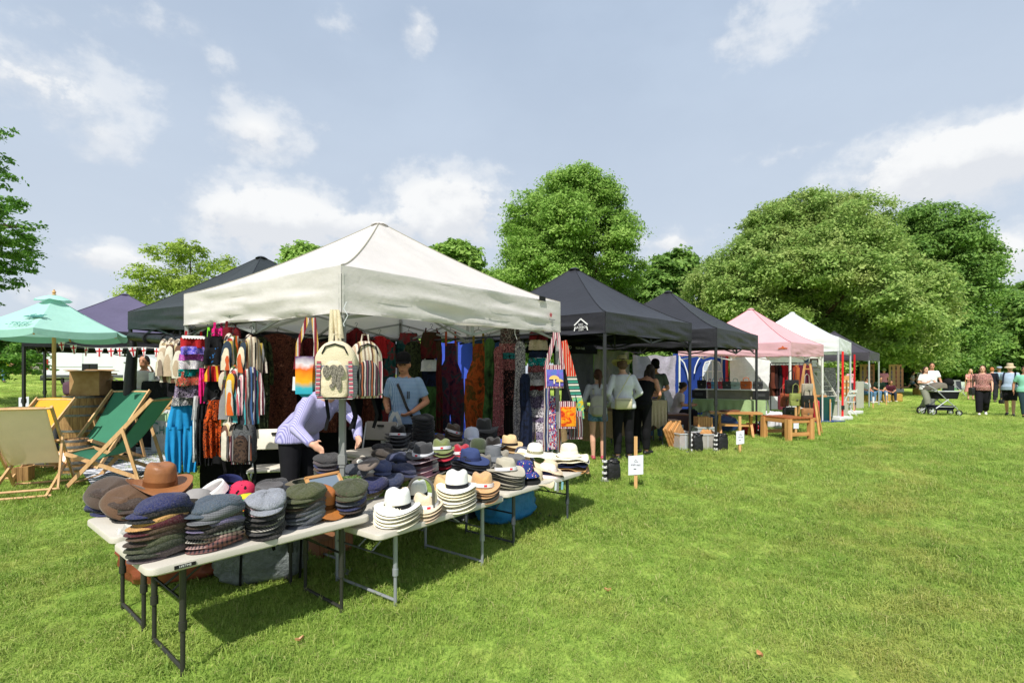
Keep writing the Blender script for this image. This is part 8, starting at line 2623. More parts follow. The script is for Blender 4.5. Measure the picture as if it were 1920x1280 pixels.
for sx_ in (-0.3, 0.34):
 for sy_ in (-1, 1):
  m = MB()
  m.bar((sx_, sy_ * 0.06, 0.43), (sx_ + 0.03, sy_ * 0.15, 0), 0.1, 0.05, (0, 1, 0))
  m.build('leg', dark_wood, t, None, smooth=False)
brown_board = material('walnut_board', wood_fn('#5a3420', '#7d5034', 0), 0.5, 0.35)
for dx_, w_, dz_, lb in ((-0.08, 0.5, 0.474, 'long walnut serving board lying on the plank bench'),):
 m = MB()
 slab(m, rounded(-w_ / 2, w_ / 2, -0.09, 0.09, 0.03), 0, 0.03, 0.005)
 tag(m.build('serving_board', brown_board, None, None, (p.x + dx_, p.y, p.z + dz_), (0, 0, 0.05)), lb, 'board', 'wooden boards for sale')

def leaning_board(label, p, w, h, rot, mat, tagc=True, handle=False):
 t = thing('serving_board', label, 'board', p, 0, 'wooden boards for sale')
 t.rotation_euler = rot
 m = MB()
 ol = rounded(-w / 2, w / 2, 0, h, 0.03)
 slab(m, ol, -0.012, 0.012, 0.004)
 o = m.build('board', mat, t, None, (0, 0, 0), (R(90), 0, 0))
 if tagc:
  m = MB()
  m.box((0, -0.016, h * 0.72), (w * 0.34, 0.003, h * 0.16))
  m.build('paper_label', paper, t, '#d8dcd0', smooth=False)
 return t
q = on(1226, 10.45)
leaning_board('walnut board with paper label leaning behind the plank bench', q + Vector((0, 0.05, 0.23)), 0.24, 0.44, (R(-12), R(-24), 0), brown_board)
q = on(1265, 11.3)
t = thing('craft_chest', 'dark wine red chest with label beside the plank bench', 'chest', q, 0.0)
m = MB()
m.box((0, 0, 0.24), (0.52, 0.36, 0.48))
m.build('chest_body', plain, t, '#3a1e22', smooth=False)
m = MB()
m.box((0, 0, 0.495), (0.55, 0.39, 0.03))
m.build('lid', brown_board, t, None, smooth=False)
m = MB()
m.box((0.05, -0.183, 0.22), (0.16, 0.003, 0.12))
m.build('paper_label', paper, t, '#b9c0d0', smooth=False)
clear = material('clear_plastic_tub', '#c9ccd0', 0.18, 0.5, alpha=0.42)

def tub(label, p, w, d, h, rz, boards, bm=None, op=None):
 t = thing('plastic_tub', label, 'tub', p, rz, 'clear plastic tubs of boards')
 mt = op or clear
 for c, s in (((0, -d / 2, h / 2), (w, 0.006, h)), ((0, d / 2, h / 2), (w, 0.006, h)), ((-w / 2, 0, h / 2), (0.006, d, h)), ((w / 2, 0, h / 2), (0.006, d, h))):
  m = MB()
  m.box(c, s)
  m.build('side_wall', mt, t, None, smooth=False)
 m = MB()
 m.box((0, 0, 0.006), (w, d, 0.008))
 m.build('floor', mt, t, None, smooth=False)
 m = MB()
 for c, s in (((0, -d / 2 - 0.006, h), (w + 0.03, 0.02, 0.02)), ((0, d / 2 + 0.006, h), (w + 0.03, 0.02, 0.02)), ((-w / 2 - 0.006, 0, h), (0.02, d, 0.02)), ((w / 2 + 0.006, 0, h), (0.02, d, 0.02)), ((-w * 0.2, -d / 2 - 0.004, h / 2), (0.014, 0.008, h)), ((w * 0.2, -d / 2 - 0.004, h / 2), (0.014, 0.008, h))):
  m.box(c, s)
 m.build('rim', plastic, t, '#b9bdc0', smooth=False)
 return t
q = gnd(1284, 842)
q.y += 0.15
tub('clear plastic tub of chopping boards left of middle weight bag', q, 0.36, 0.42, 0.29, 0.25, 3)
rb = random.Random(3)
for k in range(5):
 leaning_board('%s orange chopping board in the left clear tub' % ['first from left', 'second from left', 'middle', 'second from right', 'rightmost'][k], q + Vector((-0.16 + 0.065 * k, 0.02 + 0.03 * k, 0.05)), 0.28, 0.44 + 0.03 * (k % 2), (R(-6), R(-28 - 2 * k), R(48)), oak_x, False)
q2 = gnd(1331, 842)
q2.y += 0.15
frost = material('frosted_tub', lambda n, c: n.mix(n.rng(n.noise(c, 8, 3), 0.3, 0.7), '#a8a49e', '#bcb8b2'), 0.45, 0.4, transl=0.3)
tub('frosted plastic tub of chopping boards right of the clear tub', q2, 0.4, 0.4, 0.28, 0.1, 2, op=frost)
for k in range(3):
 leaning_board('%s orange chopping board in the frosted tub' % ['left', 'middle', 'right'][k], q2 + Vector((-0.19 + 0.07 * k, 0.0 + 0.06 * k, 0.04)), 0.2, 0.34, (R(-8), R(38 + 4 * k), R(-10)), oak_x, False)
q3 = on(1318, 10.7)
tub('further clear tub under the oak crate of slats', q3, 0.34, 0.36, 0.28, 0.0, 0)
t = thing('slatted_crate', 'oak slatted crate on top of the further clear tub', 'crate', q3 + Vector((0, 0, 0.29)), 0)
for k in range(6):
 m = MB()
 m.box((-0.13 + 0.052 * k, -0.13, 0.1), (0.044, 0.014, 0.2))
 m.build('slat', oak_z, t, None, smooth=False)
m = MB()
m.box((0, 0.0, 0.01), (0.31, 0.25, 0.02))
m.box((0, 0.12, 0.1), (0.31, 0.014, 0.2))
m.build('crate_back', oak_x, t, None, smooth=False)
p = on(1378, 11.3)
t = thing('trestle_bench', 'oak bench on crossed X legs behind the nearest stake notice', 'bench', p, -0.28, 'wooden benches for sale')
for k in range(3):
 m = MB()
 m.box((0, (k - 1) * 0.15, 0.53), (1.05, 0.143, 0.04))
 m.build('plank', oak_x, t, None, smooth=False)
for sx_ in (-0.32, 0.32):
 for sg in (-1, 1):
  m = MB()
  m.bar((sx_ + 0.01 * sg, sg * 0.2, 0.51), (sx_ + 0.01 * sg, -sg * 0.24, 0.0), 0.05, 0.075)
  m.build('leg', oak_z, t, None, smooth=False)
m = MB()
m.bar((-0.32, 0, 0.26), (0.32, 0, 0.26), 0.04, 0.06)
m.build('stretcher', oak_x, t, None, smooth=False)
m = MB()
slab(m, rounded(-0.2, 0.2, -0.12, 0.12, 0.05), 0, 0.03, 0.005)
tag(m.build('serving_board', brown_board, None, None, p + Vector((-0.1, 0.05, 0.555)), (0, 0, 0.2)), 'rounded walnut board lying on the X legged bench', 'board', 'wooden boards for sale')
q = on(1408, 11.6)
m = MB()
lump(m, (0, 0, 0), (0.34, 0.26, 0.26), 5, 0.5, 0.05)
tag(m.build('red_bag', nylon, None, '#a3141e', q), 'scarlet nylon bag on grass behind the X legged bench', 'bag')
q = on(1352, 12.2)
m = MB()
lump(m, (0, 0, 0), (0.7, 0.4, 0.38), 9, 0.5, 0.05)
tag(m.build('stock_bag', nylon, None, '#27406a', q), 'navy blue sack under the handbag table', 'bag')
q = on(1335, 12.6)
m = MB()
lump(m, (0, 0, 0.0), (0.4, 0.3, 0.55), 13, 0.5, 0.06)
tag(m.build('stock_bag', film2, None, '#6f9fc0', q), 'pale blue plastic sack under the handbag table', 'bag')
c0_ = gnd(1478, 828)
t = thing('oak_bench', 'square stout oak bench with reddish slats nearest the pink gazebo', 'bench', c0_, R(15), 'wooden benches for sale')
LX, LY, HB = (0.66, 0.78, 0.46)
for x, y in ((0.05, 0.05), (LX - 0.05, 0.05), (0.05, LY - 0.05), (LX - 0.05, LY - 0.05)):
 m = MB()
 m.box((x, y, HB / 2), (0.1, 0.1, HB))
 m.build('leg', oak_z, t, None, smooth=False)
for a, b_ in (((0.1, 0.05, HB - 0.05), (LX - 0.1, 0.05, HB - 0.05)), ((0.1, LY - 0.05, HB - 0.05), (LX - 0.1, LY - 0.05, HB - 0.05)), ((0.1, 0.05, 0.14), (LX - 0.1, 0.05, 0.14)), ((0.1, LY - 0.05, 0.14), (LX - 0.1, LY - 0.05, 0.14))):
 m = MB()
 m.bar(a, b_, 0.035, 0.075)
 m.build('rail', oak_x, t, None, smooth=False)
for a, b_ in (((0.05, 0.1, HB - 0.05), (0.05, LY - 0.1, HB - 0.05)), ((LX - 0.05, 0.1, HB - 0.05), (LX - 0.05, LY - 0.1, HB - 0.05))):
 m = MB()
 m.bar(a, b_, 0.035, 0.08)
 m.build('rail', oak_y, t, None, smooth=False)
red_slat = material('red_oak_slat', wood_fn('#8a4424', '#b06a3c', 1), 0.4, 0.4)
for k in range(6):
 m = MB()
 m.box((0.08 + 0.1 * k, LY / 2, HB + 0.012), (0.088, LY, 0.022))
 m.build('slat', red_slat, t, None, smooth=False)
ga, gb = (on(1299, 12.55), on(1436, 11.75))
green_c = material('sage_cloth', lambda n, c: tinted(n, c, 0.08, 6, 0.05), 0.9, 0.15, bump=(30, 0.3, 3))
draped('sage green cloth covered table of the handbag stall', ga, gb, 0.7, 0.77, 0.3, green_c, '#93aa78')
dvv = (gb - ga).normalized()
nvv = Vector((-dvv.y, dvv.x, 0))
ln = (gb - ga).length
t = thing('display_shelf', 'raised white shelf of handbags on sage green table', 'shelf', ga + Vector((0, 0, 0.775)), math.atan2(dvv.y, dvv.x))
m = MB()
m.box((ln / 2, 0.42, 0.23), (ln, 0.36, 0.025))
m.build('shelf_board', plain, t, '#d8d8d0', smooth=False)
for x in (0.1, ln - 0.12):
 m = MB()
 m.box((x, 0.4, 0.108), (0.34, 0.3, 0.21))
 cr = m.build('crate', plastic, t, '#1c1c1e', smooth=False)
 m = MB()
 m.box((x, 0.245, 0.11), (0.18, 0.02, 0.07))
 m.build('crate_slot', plastic, cr, '#3a3a3c', smooth=False)
m = MB()
m.grid(14, 5, lambda u, v: (0.3 + u * (ln - 0.6), 0.36 + 0.01 * math.sin(u * 20), 0.215 - v * 0.21))
m.build('grey_cloth', cotton, t, '#8a8478', angle=180)

def handbag(label, p, rz, w, h, d, col, mat=leather, flap=True, hang=0.0, buckle='#b9a77a', group='handbags of the pink gazebo stall', wr=0.0):
 t = thing('handbag', label, 'handbag', p, rz, group)
 m = MB()
 ol = [(-w / 2 * 0.92, 0), (w / 2 * 0.92, 0), (w / 2, h * 0.5), (w / 2 * 0.94, h), (-w / 2 * 0.94, h), (-w / 2, h * 0.5)]
 m.prism(ol, d)
 o = m.build('bag_body', mat, t, col, angle=30)
 bv = o.modifiers.new('b', 'BEVEL')
 bv.width = min(0.02, d * 0.3)
 bv.segments = 3
 if flap:
  m = MB()
  m.grid(8, 5, lambda u, v: ((u - 0.5) * w * 0.95, -d / 2 - 0.006 - 0.008 * math.sin(PI * v), h + 0.003 - v * h * (0.5 + 0.08 * math.sin(PI * u))))
  m.build('flap', mat, t, tuple((x * 0.88 for x in rgba(col)[:3])), angle=180)
 m = MB()
 m.box((0, -d / 2 - 0.018, h * 0.5), (0.035, 0.008, 0.025))
 m.build('clasp', hoop, t, None, smooth=False)
 m = MB()
 hh = hang if hang else 0.09
 m.tube([(-w * 0.28, 0, h * 0.95), (-w * 0.22, 0, h + hh * 0.8), (0, 0, h + hh), (w * 0.22, 0, h + hh * 0.8), (w * 0.28, 0, h * 0.95)], 0.009, 7)
 m.build('handle', mat, t, tuple((x * 0.8 for x in rgba(col)[:3])))
 return t
for px, c, w, h, lb, mt in ((1316, '#17171a', 0.22, 0.21, 'glossy black handbag, leftmost on the white shelf', plastic), (1331, '#8e1f26', 0.1, 0.16, 'narrow red handbag beside the glossy black one', leather), (1339, '#5b9fc4', 0.16, 0.17, 'sky blue handbag on the white shelf', leather), (1352, '#b5424a', 0.12, 0.18, 'coral red handbag behind gazebo leg on shelf', leather), (1363, '#252b28', 0.22, 0.18, 'dark green black handbag in middle of white shelf', leather), (1379, '#9db3a4', 0.21, 0.17, 'pale mint handbag on the white shelf', leather), (1399, '#c06025', 0.25, 0.19, 'orange leather satchel with round handle on white shelf', leather), (1421, '#1e1f22', 0.22, 0.19, 'plain black handbag at right end of white shelf', leather)):
 u = (px - 1299) / 137
 k = (px - 960) / 960
 A = ga + nvv * 0.42
 tt_ = (k * A.y - A.x) / (dvv.x - k * dvv.y)
 q = A + dvv * tt_
 handbag(lb, (q.x, q.y, ga.z + 0.775 + 0.244), math.atan2(dvv.y, dvv.x) + rnd.uniform(-0.25, 0.25), w, h, 0.1, c, mt)
pa, pb2 = (on(1262, 17.2), on(1362, 17.0))
bt2 = sheet('blue_tent', 'royal blue tent wall with white arched window behind handbags', 'tent', pa.xy, pb2.xy, 2.2, 0.15, tent_light, '#26408f', 51, 0.05, 2, 0.02, 30)
m = MB()
ctr = bt2.location

def bl(px, py):
 u = (px - 1262) / 100
 q = pa.lerp(pb2, u)
 return Vector((q.x - ctr.x, q.y - 0.12, zat(py, q.y) - ctr.z)) - Vector((0, ctr.y, 0))
wm_ = material('window_film', '#a9b4c4', 0.2, 0.5)
ws = [(1315, 714), (1352, 714), (1350, 690), (1346, 679), (1333, 675), (1320, 679), (1316, 690)]
m.add([bl(*q) for q in ws], [tuple(range(len(ws)))])
wo_ = m.build('window_pane', wm_, bt2, None, smooth=False)
m = MB()
for a, b_ in list(zip(ws, ws[1:] + ws[:1])) + [((1333, 714), (1333, 675)), ((1316, 696), (1351, 696)), ((1324, 696), (1328, 677)), ((1342, 696), (1338, 677)), ((1324, 714), (1324, 696)), ((1342, 714), (1342, 696))]:
 m.bar(bl(*a) + Vector((0, -0.012, 0)), bl(*b_) + Vector((0, -0.012, 0)), 0.035, 0.012, (0, 1, 0))
m.build('window_frame', plain, bt2, '#d8dade', smooth=False)
m = MB()
m.tube([bl(*q) + Vector((0, -0.03, 0)) for q in ((1299, 700), (1301, 688), (1306, 676), (1312, 668))], 0.02, 6)
m.tube([bl(*q) + Vector((0, -0.03, 0)) for q in ((1272, 672), (1280, 680), (1286, 698), (1290, 722), (1291, 740))], 0.02, 6)
m.build('white_piping', plain, bt2, '#d8dade')
q = on(1363, 16.7)
m = MB()
m.tube([(0, 0, 0), (0, 0, 2.1 - q.z)], 0.05, 8)
tag(m.build('red_pole', plastic, None, '#b51c2c', q), 'red upright pole between blue tent and white sheet', 'pole')
sheet('side_wall', 'plain white sheet wall at the back of pink gazebo', 'wall sheet', on(1368, 16.6).xy, on(1506, 17.2).xy, 2.12, 0.35, cotton, '#d6d6d8', 61, 0.05, 4, 0.03, 40)
ra, rb_ = (on(1445, 13.6), on(1522, 13.3))
rz_ = 1.8
t = thing('clothes_rail', 'black clothes rail holding red and brown coats in pink gazebo', 'clothes rail', ra, 0, 'clothes rails')
m = MB()
for e in (ra, rb_):
 m.tube([(e.x - ra.x, e.y - ra.y, 0), (e.x - ra.x, e.y - ra.y, rz_ - ra.z)], 0.014, 8)
m.tube([(0, 0, rz_ - ra.z), (rb_.x - ra.x, rb_.y - ra.y, rz_ - ra.z)], 0.014, 8)
m.build('rail_frame', metal_grey, t, '#17171a')
coats = [('brown', '#5a2f22', 0), ('dark brown', '#2c1a18', 0), ('charcoal', '#1c1a1c', 0), ('scarlet', '#a3141c', 1), ('crimson', '#8c1a20', 1), ('black', '#151416', 0), ('rust', '#7a3020', 1), ('orange brown', '#94502a', 0), ('maroon', '#54182a', 1), ('plum', '#4a2238', 0), ('wine', '#5c1c28', 1), ('grey plum', '#4e3a48', 0)]
for i, (nm, c, lnng) in enumerate(coats):
 u = (i + 0.5) / len(coats)
 q = ra.lerp(rb_, u)
 L_ = 1.02 if lnng else 0.82
 t = thing('coat', '%s coat, %s on the black rail of coats' % (nm, ['leftmost', 'second from left', 'third from left', 'fourth from left', 'fifth from left', 'sixth from left', 'sixth from right', 'fifth from right', 'fourth from right', 'third from right', 'second from right', 'rightmost'][i]), 'coat', (q.x, q.y, rz_ - 0.05), R(70) + rnd.uniform(-0.1, 0.1), 'coats on the black rail')
 m = MB()
 w = 0.22
 cloth_tube(m, [(0, w * 0.25, 0), (-0.03, w * 0.55, 0), (-0.09, w * 0.85, 0), (-L_ * 0.4, w * 0.85, 0), (-L_, w * 1.0, 0)], 0.05, 2, i * 2.0, n=20)
 m.build('body', cotton, t, c, angle=180)
 for sg in (-1, 1):
  m = MB()
  cloth_tube(m, [(-0.07, w * 0.16, sg * w * 0.8), (-0.3, w * 0.22, sg * w * 0.95), (-0.62, w * 0.2, sg * w * 1.02)], 0.05, 1, i + sg, n=12)
  m.build('sleeve', cotton, t, c, angle=180)
 hanger(t, 0.17, 0.01, 0.05)
pa = on(1514, 11.85)
t = thing('ladder_rack', 'orange wood A frame ladder hung with leather satchels', 'rack', pa, R(-35))
for sg in (-1, 1):
 for y0 in (-0.3, 0.3):
  m = MB()
  m.bar((sg * 0.26, y0, 0), (sg * 0.05, 0, 1.62), 0.045, 0.025)
  m.build('upright', oak_z, t, None, smooth=False)
for z in (0.35, 0.75, 1.15, 1.5):
 for sy_ in (-1, 1):
  m = MB()
  wq = 0.26 - 0.21 * z / 1.62
  yq = sy_ * 0.3 * (1 - z / 1.62)
  m.bar((-wq, yq, z), (wq, yq, z), 0.022, 0.03)
  m.build('rung', oak_x, t, None, smooth=False)
for px, y0, y1, Y, w, c, lb in ((1484, 712, 738, 11.7, 0.3, '#1c1b1c', 'black leather satchel hanging left of the pink gazebo leg'), (1513, 719, 743, 11.5, 0.24, '#a39a8a', 'pale grey buff satchel hanging topmost on right of ladder rack'), (1492, 737, 761, 11.6, 0.28, '#8a9450', 'olive green satchel hanging in middle of ladder rack'), (1513, 741, 764, 11.45, 0.27, '#161616', 'glossy black satchel with silver buckle on ladder rack'), (1513, 765, 785, 11.4, 0.24, '#a8744a', 'tan satchel hanging lowest on the ladder rack'), (1471, 737, 762, 12.1, 0.2, '#9a4a30', 'rust patterned satchel behind the olive satchel'), (1479, 763, 785, 12.0, 0.3, '#1b1c20', 'dark satchel standing on grass below the olive satchel'), (1466, 742, 768, 13.0, 0.2, '#6a2430', 'wine red satchel hanging behind the rust satchel')):
 q = on(px, Y)
 handbag(lb, (q.x, q.y, zat(y1, Y)), 0.15 + rnd.uniform(-0.15, 0.15), w, (y1 - y0) * Y / 960, 0.09, c, leather, True, 0.22, group='satchels of the pink gazebo stall')
q = on(1450, 13.0)
m = MB()
lump(m, (0, 0, 0), (0.5, 0.4, 0.42), 21, 0.5, 0.06)
tag(m.build('white_sack', cotton, None, '#c9c6cc', q), 'crumpled white cloth sack beside end of the sage table', 'sack')
t = thing('folding_chair', 'black and white folding chair under the seated woman', 'chair', (p2.x - 0.02, p2.y, p2.z), R(78), 'folding chairs of the stalls')
m = MB()
slab(m, rounded(-0.22, 0.22, -0.22, 0.2, 0.04), 0.42, 0.45, 0.006)
m.build('seat', plastic, t, '#202226')
for sx_ in (-0.2, 0.2):
 for sy_ in (-0.18, 0.18):
  m = MB()
  m.tube([(sx_, sy_, 0.42), (sx_, sy_ * 1.2, 0)], 0.013, 8)
  m.build('leg', metal_grey, t, '#c9ccd0')
m = MB()
m.grid(8, 5, lambda u, v: ((u - 0.5) * 0.42, 0.21 + 0.03 * math.cos((u - 0.5) * 3), 0.55 + v * 0.28))
m.build('back_panel', plastic, t, '#c2c6ca')
wl = sheet('display_wall', 'white display wall with framed pictures under the bright white gazebo', 'display wall', on(1503, 19.2).xy, on(1541, 19.0).xy, 2.32, 0.2, plain, '#c9c8c2', 71, 0.008, 1, 0.0)
for px, y0, y1, c, inn in ((1525, 672, 690, '#4a2a1a', '#d0cfd0'), (1510, 668, 682, '#c9c9c6', '#3a4a6a'), (1526, 694, 706, '#b9b4a4', '#6a7a5a')):
 q = on(px, 18.9)
 m = MB()
 w_, h_ = ((y1 - y0) * 18.9 / 960 * 0.85, (y1 - y0) * 18.9 / 960)
 m.box((0, 0, 0), (w_, 0.03, h_))
 o = m.build('picture_frame', plain, wl, c, Vector((q.x, q.y - 0.05, zat((y0 + y1) / 2, 18.9))) - wl.location, smooth=False)
 m = MB()
 m.box((0, -0.018, 0), (w_ * 0.66, 0.01, h_ * 0.66))
 m.build('picture', paper, o, inn, smooth=False)
p = on(1538, 17.0)
t = thing('slatted_rack', 'whitewashed slatted rack leaning behind the teal tub', 'rack', p, 0.35)
for sg in (-1, 1):
 m = MB()
 m.bar((sg * 0.22, -0.5, 0.5), (sg * 0.22, 0.3, 1.75), 0.04, 0.05)
 m.build('rail', plain, t, '#a9a79c', smooth=False)
for k in range(9):
 m = MB()
 f_ = k / 8
 m.bar((-0.24, -0.5 + 0.8 * f_, 0.52 + 1.25 * f_), (0.24, -0.5 + 0.8 * f_, 0.52 + 1.25 * f_), 0.06, 0.02)
 m.build('slat', plain, t, '#b4b2a8', smooth=False)
m = MB()
m.box((0.3, -0.2, 0.25), (0.8, 0.5, 0.5))
m.build('plinth', plain, t, '#a4a296', smooth=False)
p = on(1544, 15.2)
t = thing('storage_tub', 'big dark teal plastic tub under the white gazebo', 'tub', p, 0.1)
m = MB()
m.lathe([(0.2, 0), (0.24, 0.1), (0.29, 0.62), (0.31, 0.66), (0.31, 0.7), (0.28, 0.7), (0.27, 0.62), (0.2, 0.05), (0, 0.05)], 26, 1.05, 0.85)
m.build('tub_body', plastic, t, '#1c4a46')
m = MB()
for k in range(12):
 a = 2 * PI * k / 12
 m.bar((0.225 * 1.05 * math.cos(a), 0.225 * 0.85 * math.sin(a), 0.08), (0.295 * 1.05 * math.cos(a), 0.295 * 0.85 * math.sin(a), 0.6), 0.025, 0.014, (math.cos(a), math.sin(a), 0))
m.build('rib', plastic, t, '#1a4440', smooth=False)
m = MB()
slab(m, rounded(-0.12, 0.12, -0.14, 0.14, 0.02), 0.7, 0.76, 0.01)
tag(m.build('wood_offcut', oak_x, None, None, (p.x - 0.1, p.y, p.z), (0, 0, 0.3)), 'pale wood board resting on the teal tub', 'board')
q = on(1530, 15.0)
m = MB()
m.box((0, 0, 0.02), (1.3, 0.8, 0.015))
tag(m.build('ground_sheet', nylon, None, '#24408a', q, (0, 0, 0.3), smooth=False), 'blue plastic ground sheet under the teal tub', 'sheet')
q = on(1530, 14.6)
m = MB()
lump(m, (0, 0, 0), (0.16, 0.16, 0.62), 8, 0.6, 0.05)
tag(m.build('red_sack', nylon, None, '#a82030', q), 'tall red fabric sack beside the teal tub', 'sack')
p = on(1588, 17.0)
t = thing('folding_chair', 'white slatted folding chair between the two red straps', 'chair', p, 0.5, 'folding chairs of the stalls')
for sg in (-1, 1):
 m = MB()
 m.bar((sg * 0.2, 0.18, 0.0), (sg * 0.2, -0.22, 0.88), 0.03, 0.03)
 m.build('leg', plain, t, '#c9cac8', smooth=False)
 m = MB()
 m.bar((sg * 0.17, -0.24, 0.0), (sg * 0.17, 0.2, 0.46), 0.03, 0.03)
 m.build('leg', plain, t, '#c9cac8', smooth=False)
for k in range(4):
 m = MB()
 m.box((0, -0.12 + 0.1 * k, 0.46), (0.42, 0.08, 0.02))
 m.build('slat', plain, t, '#cfd0ce', smooth=False)
for k in range(2):
 m = MB()
 m.box((0, -0.16 - 0.04 * k, 0.7 + 0.12 * k), (0.42, 0.02, 0.08))
 m.build('slat', plain, t, '#cfd0ce', smooth=False)
for c, px, lb, col in ((W2F, 1573, 'bright red ratchet strap beside front leg of white gazebo', '#d02a2a'), (W2R, 1597, 'darker red ratchet strap beside the right leg of white gazebo', '#b01c22')):
 g = gz(c.x, c.y)
 m = MB()
 m.bar((0, 0, 0.05), (0.02, 0.02, 2.2 - g), 0.06, 0.012, (0, 1, 0))
 t = thing('ratchet_strap', lb, 'strap', (c.x + 0.06, c.y - 0.07, g), 0, 'red straps on the white gazebo')
 m.build('webbing', cotton, t, col, smooth=False)
 m = MB()
 m.box((0, -0.02, 0.38), (0.07, 0.05, 0.12))
 m.build('buckle', metal_grey, t, '#2a2a2c', smooth=False)
 m = MB()
 slab(m, rounded(-0.34, 0.34, -0.2, 0.2, 0.03), 0, 0.11, 0.01)
 tag(m.build('leg_weight', plain, None, '#c9cac8', (c.x + 0.02, c.y - 0.02, g + 0.002), (0, 0, 0.5)), 'flat white weight at foot of brighter red strap' if px == 1573 else 'flat white weight at foot of darker red strap', 'weight', 'white leg weights')
q = on(1586, 18.6)
t = thing('display_board', 'orange display board with small items behind the white folding chair', 'board', q, 0.1)
m = MB()
m.box((0, 0, 0.95), (0.3, 0.04, 0.75))
m.build('board', oak_z, t, None, smooth=False)
m = MB()
m.tube([(-0.1, 0.02, 0), (-0.1, 0.02, 0.6)], 0.02, 6)
m.tube([(0.1, 0.02, 0), (0.1, 0.02, 0.6)], 0.02, 6)
m.build('leg', oak_z, t, None)
m = MB()
for k in range(6):
 m.box((0.07 * (k % 2 * 2 - 1), -0.03, 0.68 + 0.22 * (k // 2)), (0.05, 0.02, 0.08))
m.build('sample', plain, t, '#c9bca4', smooth=False)
q = on(1612, 20.5)
m = MB()
m.box((0, 0, 0.55), (0.42, 0.05, 1.1))
m.box((0, 0.3, 0.3), (0.5, 0.5, 0.6))
tag(m.build('display_board', plain, None, '#a9a89e', q, (0, 0, 0.4), smooth=False), 'weathered grey board standing left of the seated group', 'board')
q = on(1556, 18.3)
m = MB()
cloth_tube(m, [(0, 0.2, 0), (-0.5, 0.22, 0), (-1.25, 0.26, 0)], 0.06, 3, 4)
tag(m.build('hanging_cloth', K['bw'], None, None, (q.x, q.y, 1.75), angle=180), 'grey and white patterned cloth hanging behind the teal tub', 'cloth')
straw_m = material('straw_bale', lambda n, c: n.ramp(n.noise(n.vm('MULTIPLY', c, (6, 30, 40)), 2, 5), [(0.3, '#8a6a30'), (0.7, '#c9a65a')]), 0.95, 0.1, bump=(40, 0.9, 4))
for px, Y, rz, lb in ((1622, 24.7, 0.2, 'straw bale under the man in navy waistcoat'), (1647, 25.2, -0.1, 'straw bale under the man in green shirt'), (1669, 25.6, -0.3, 'straw bale under the small person in maroon'), (1727, 32.5, 0.3, 'lone straw bale behind the running girl')):
 q = on(px, Y)
 t = thing('straw_bale', lb, 'straw bale', q, rz, 'straw bales used as seats')
 m = MB()
 m.grid(16, 10, lambda u, v: (0.48 * math.copysign(abs(math.cos(u * 2 * PI)) ** 0.3, math.cos(u * 2 * PI)) * (0.9 if v in (0, 1) else 1) + 0.015 * noise.noise(Vector((u * 9, v * 9, px))), 0.25 * math.copysign(abs(math.sin(u * 2 * PI)) ** 0.3, math.sin(u * 2 * PI)) * (0.9 if v in (0, 1) else 1), v * 0.4), closed=True)
 m.add([(x, y, 0.4) for x, y in ((-0.43, -0.22), (0.43, -0.22), (0.43, 0.22), (-0.43, 0.22))], [(0, 1, 2, 3)])
 m.build('bale', straw_m, t, None, angle=180)
 m = MB()
 for y in (-0.1, 0.1):
  m.bar((-0.47, y, 0.408), (0.47, y, 0.408), 0.015, 0.01)
 m.build('twine', cotton, t, '#b5622a', smooth=False)
ban = material('figure_banner', lambda n, c: n.mix(n.rng(n.sep(c)[0], -0.5, 0.5), n.mix(n.rng(n.sep(c)[2], 0.3, 1.9), '#e8cf9c', '#e6bd78'), '#e69a7c'), 0.7, 0.2)
for px, Y, lb in ((1626, 36, 'orange and yellow figure banner left of the grey gazebo legs'), (1680, 37, 'tall orange and yellow figure banner between the seated group and running girl')):
 q = on(px, Y)
 t = thing('roller_banner', lb, 'banner', q, -0.1, 'orange figure banners')
 m = MB()
 m.box((0, 0, 1.12), (0.98, 0.03, 1.75))
 m.build('banner_face', ban, t, None, smooth=False)
 m = MB()
 m.box((0, 0, 0.12), (1.0, 0.14, 0.24))
 m.build('base', plain, t, '#cfcfd2', smooth=False)
 for a in range(3):
  for b_ in range(5):
   m = MB()
   x, z = (-0.3 + 0.3 * a, 0.48 + 0.3 * b_)
   m.ell((x, -0.02, z + 0.13), (0.04, 0.012, 0.045), 8, 6)
   m.prism([(x - 0.07, z + 0.07), (x + 0.07, z + 0.07), (x + 0.03, z), (x + 0.05, z - 0.08), (x - 0.05, z - 0.08), (x - 0.03, z)], 0.012, Matrix.Translation((0, -0.02, 0)))
   m.build('figure_print', plain, t, ['#7a6aa0', '#b04a5a', '#4a4a5a'][a] if b_ < 4 else '#26242a', smooth=False)
q = gnd(1770, 779)
q.y += 0.15
t = thing('pram', 'black pram with grey hood and silver frame pushed by woman', 'pram', q, -0.12)
for x, y, r_ in ((-0.42, -0.27, 0.15), (-0.42, 0.27, 0.15), (0.44, -0.2, 0.1), (0.44, 0.2, 0.1)):
 m = MB()
 m.lathe([(r_ * 0.72, -0.02), (r_ * 0.96, -0.025), (r_, 0), (r_ * 0.96, 0.025), (r_ * 0.72, 0.02)], 20)
 wv = m.build('wheel', rubber, t, None, (x, y, r_), (R(90), 0, 0))
 m = MB()
 m.lathe([(0, -0.02), (r_ * 0.2, -0.02), (r_ * 0.22, 0.02), (0, 0.02)], 10)
 m.lathe([(r_ * 0.66, -0.012), (r_ * 0.74, 0), (r_ * 0.66, 0.012)], 18)
 for k in range(5):
  a = 2 * PI * k / 5
  m.bar((r_ * 0.15 * math.cos(a), r_ * 0.15 * math.sin(a), 0), (r_ * 0.7 * math.cos(a), r_ * 0.7 * math.sin(a), 0), 0.016, 0.012, (0, 0, 1))
 m.build('rim', plain, wv, '#b9bcc0')
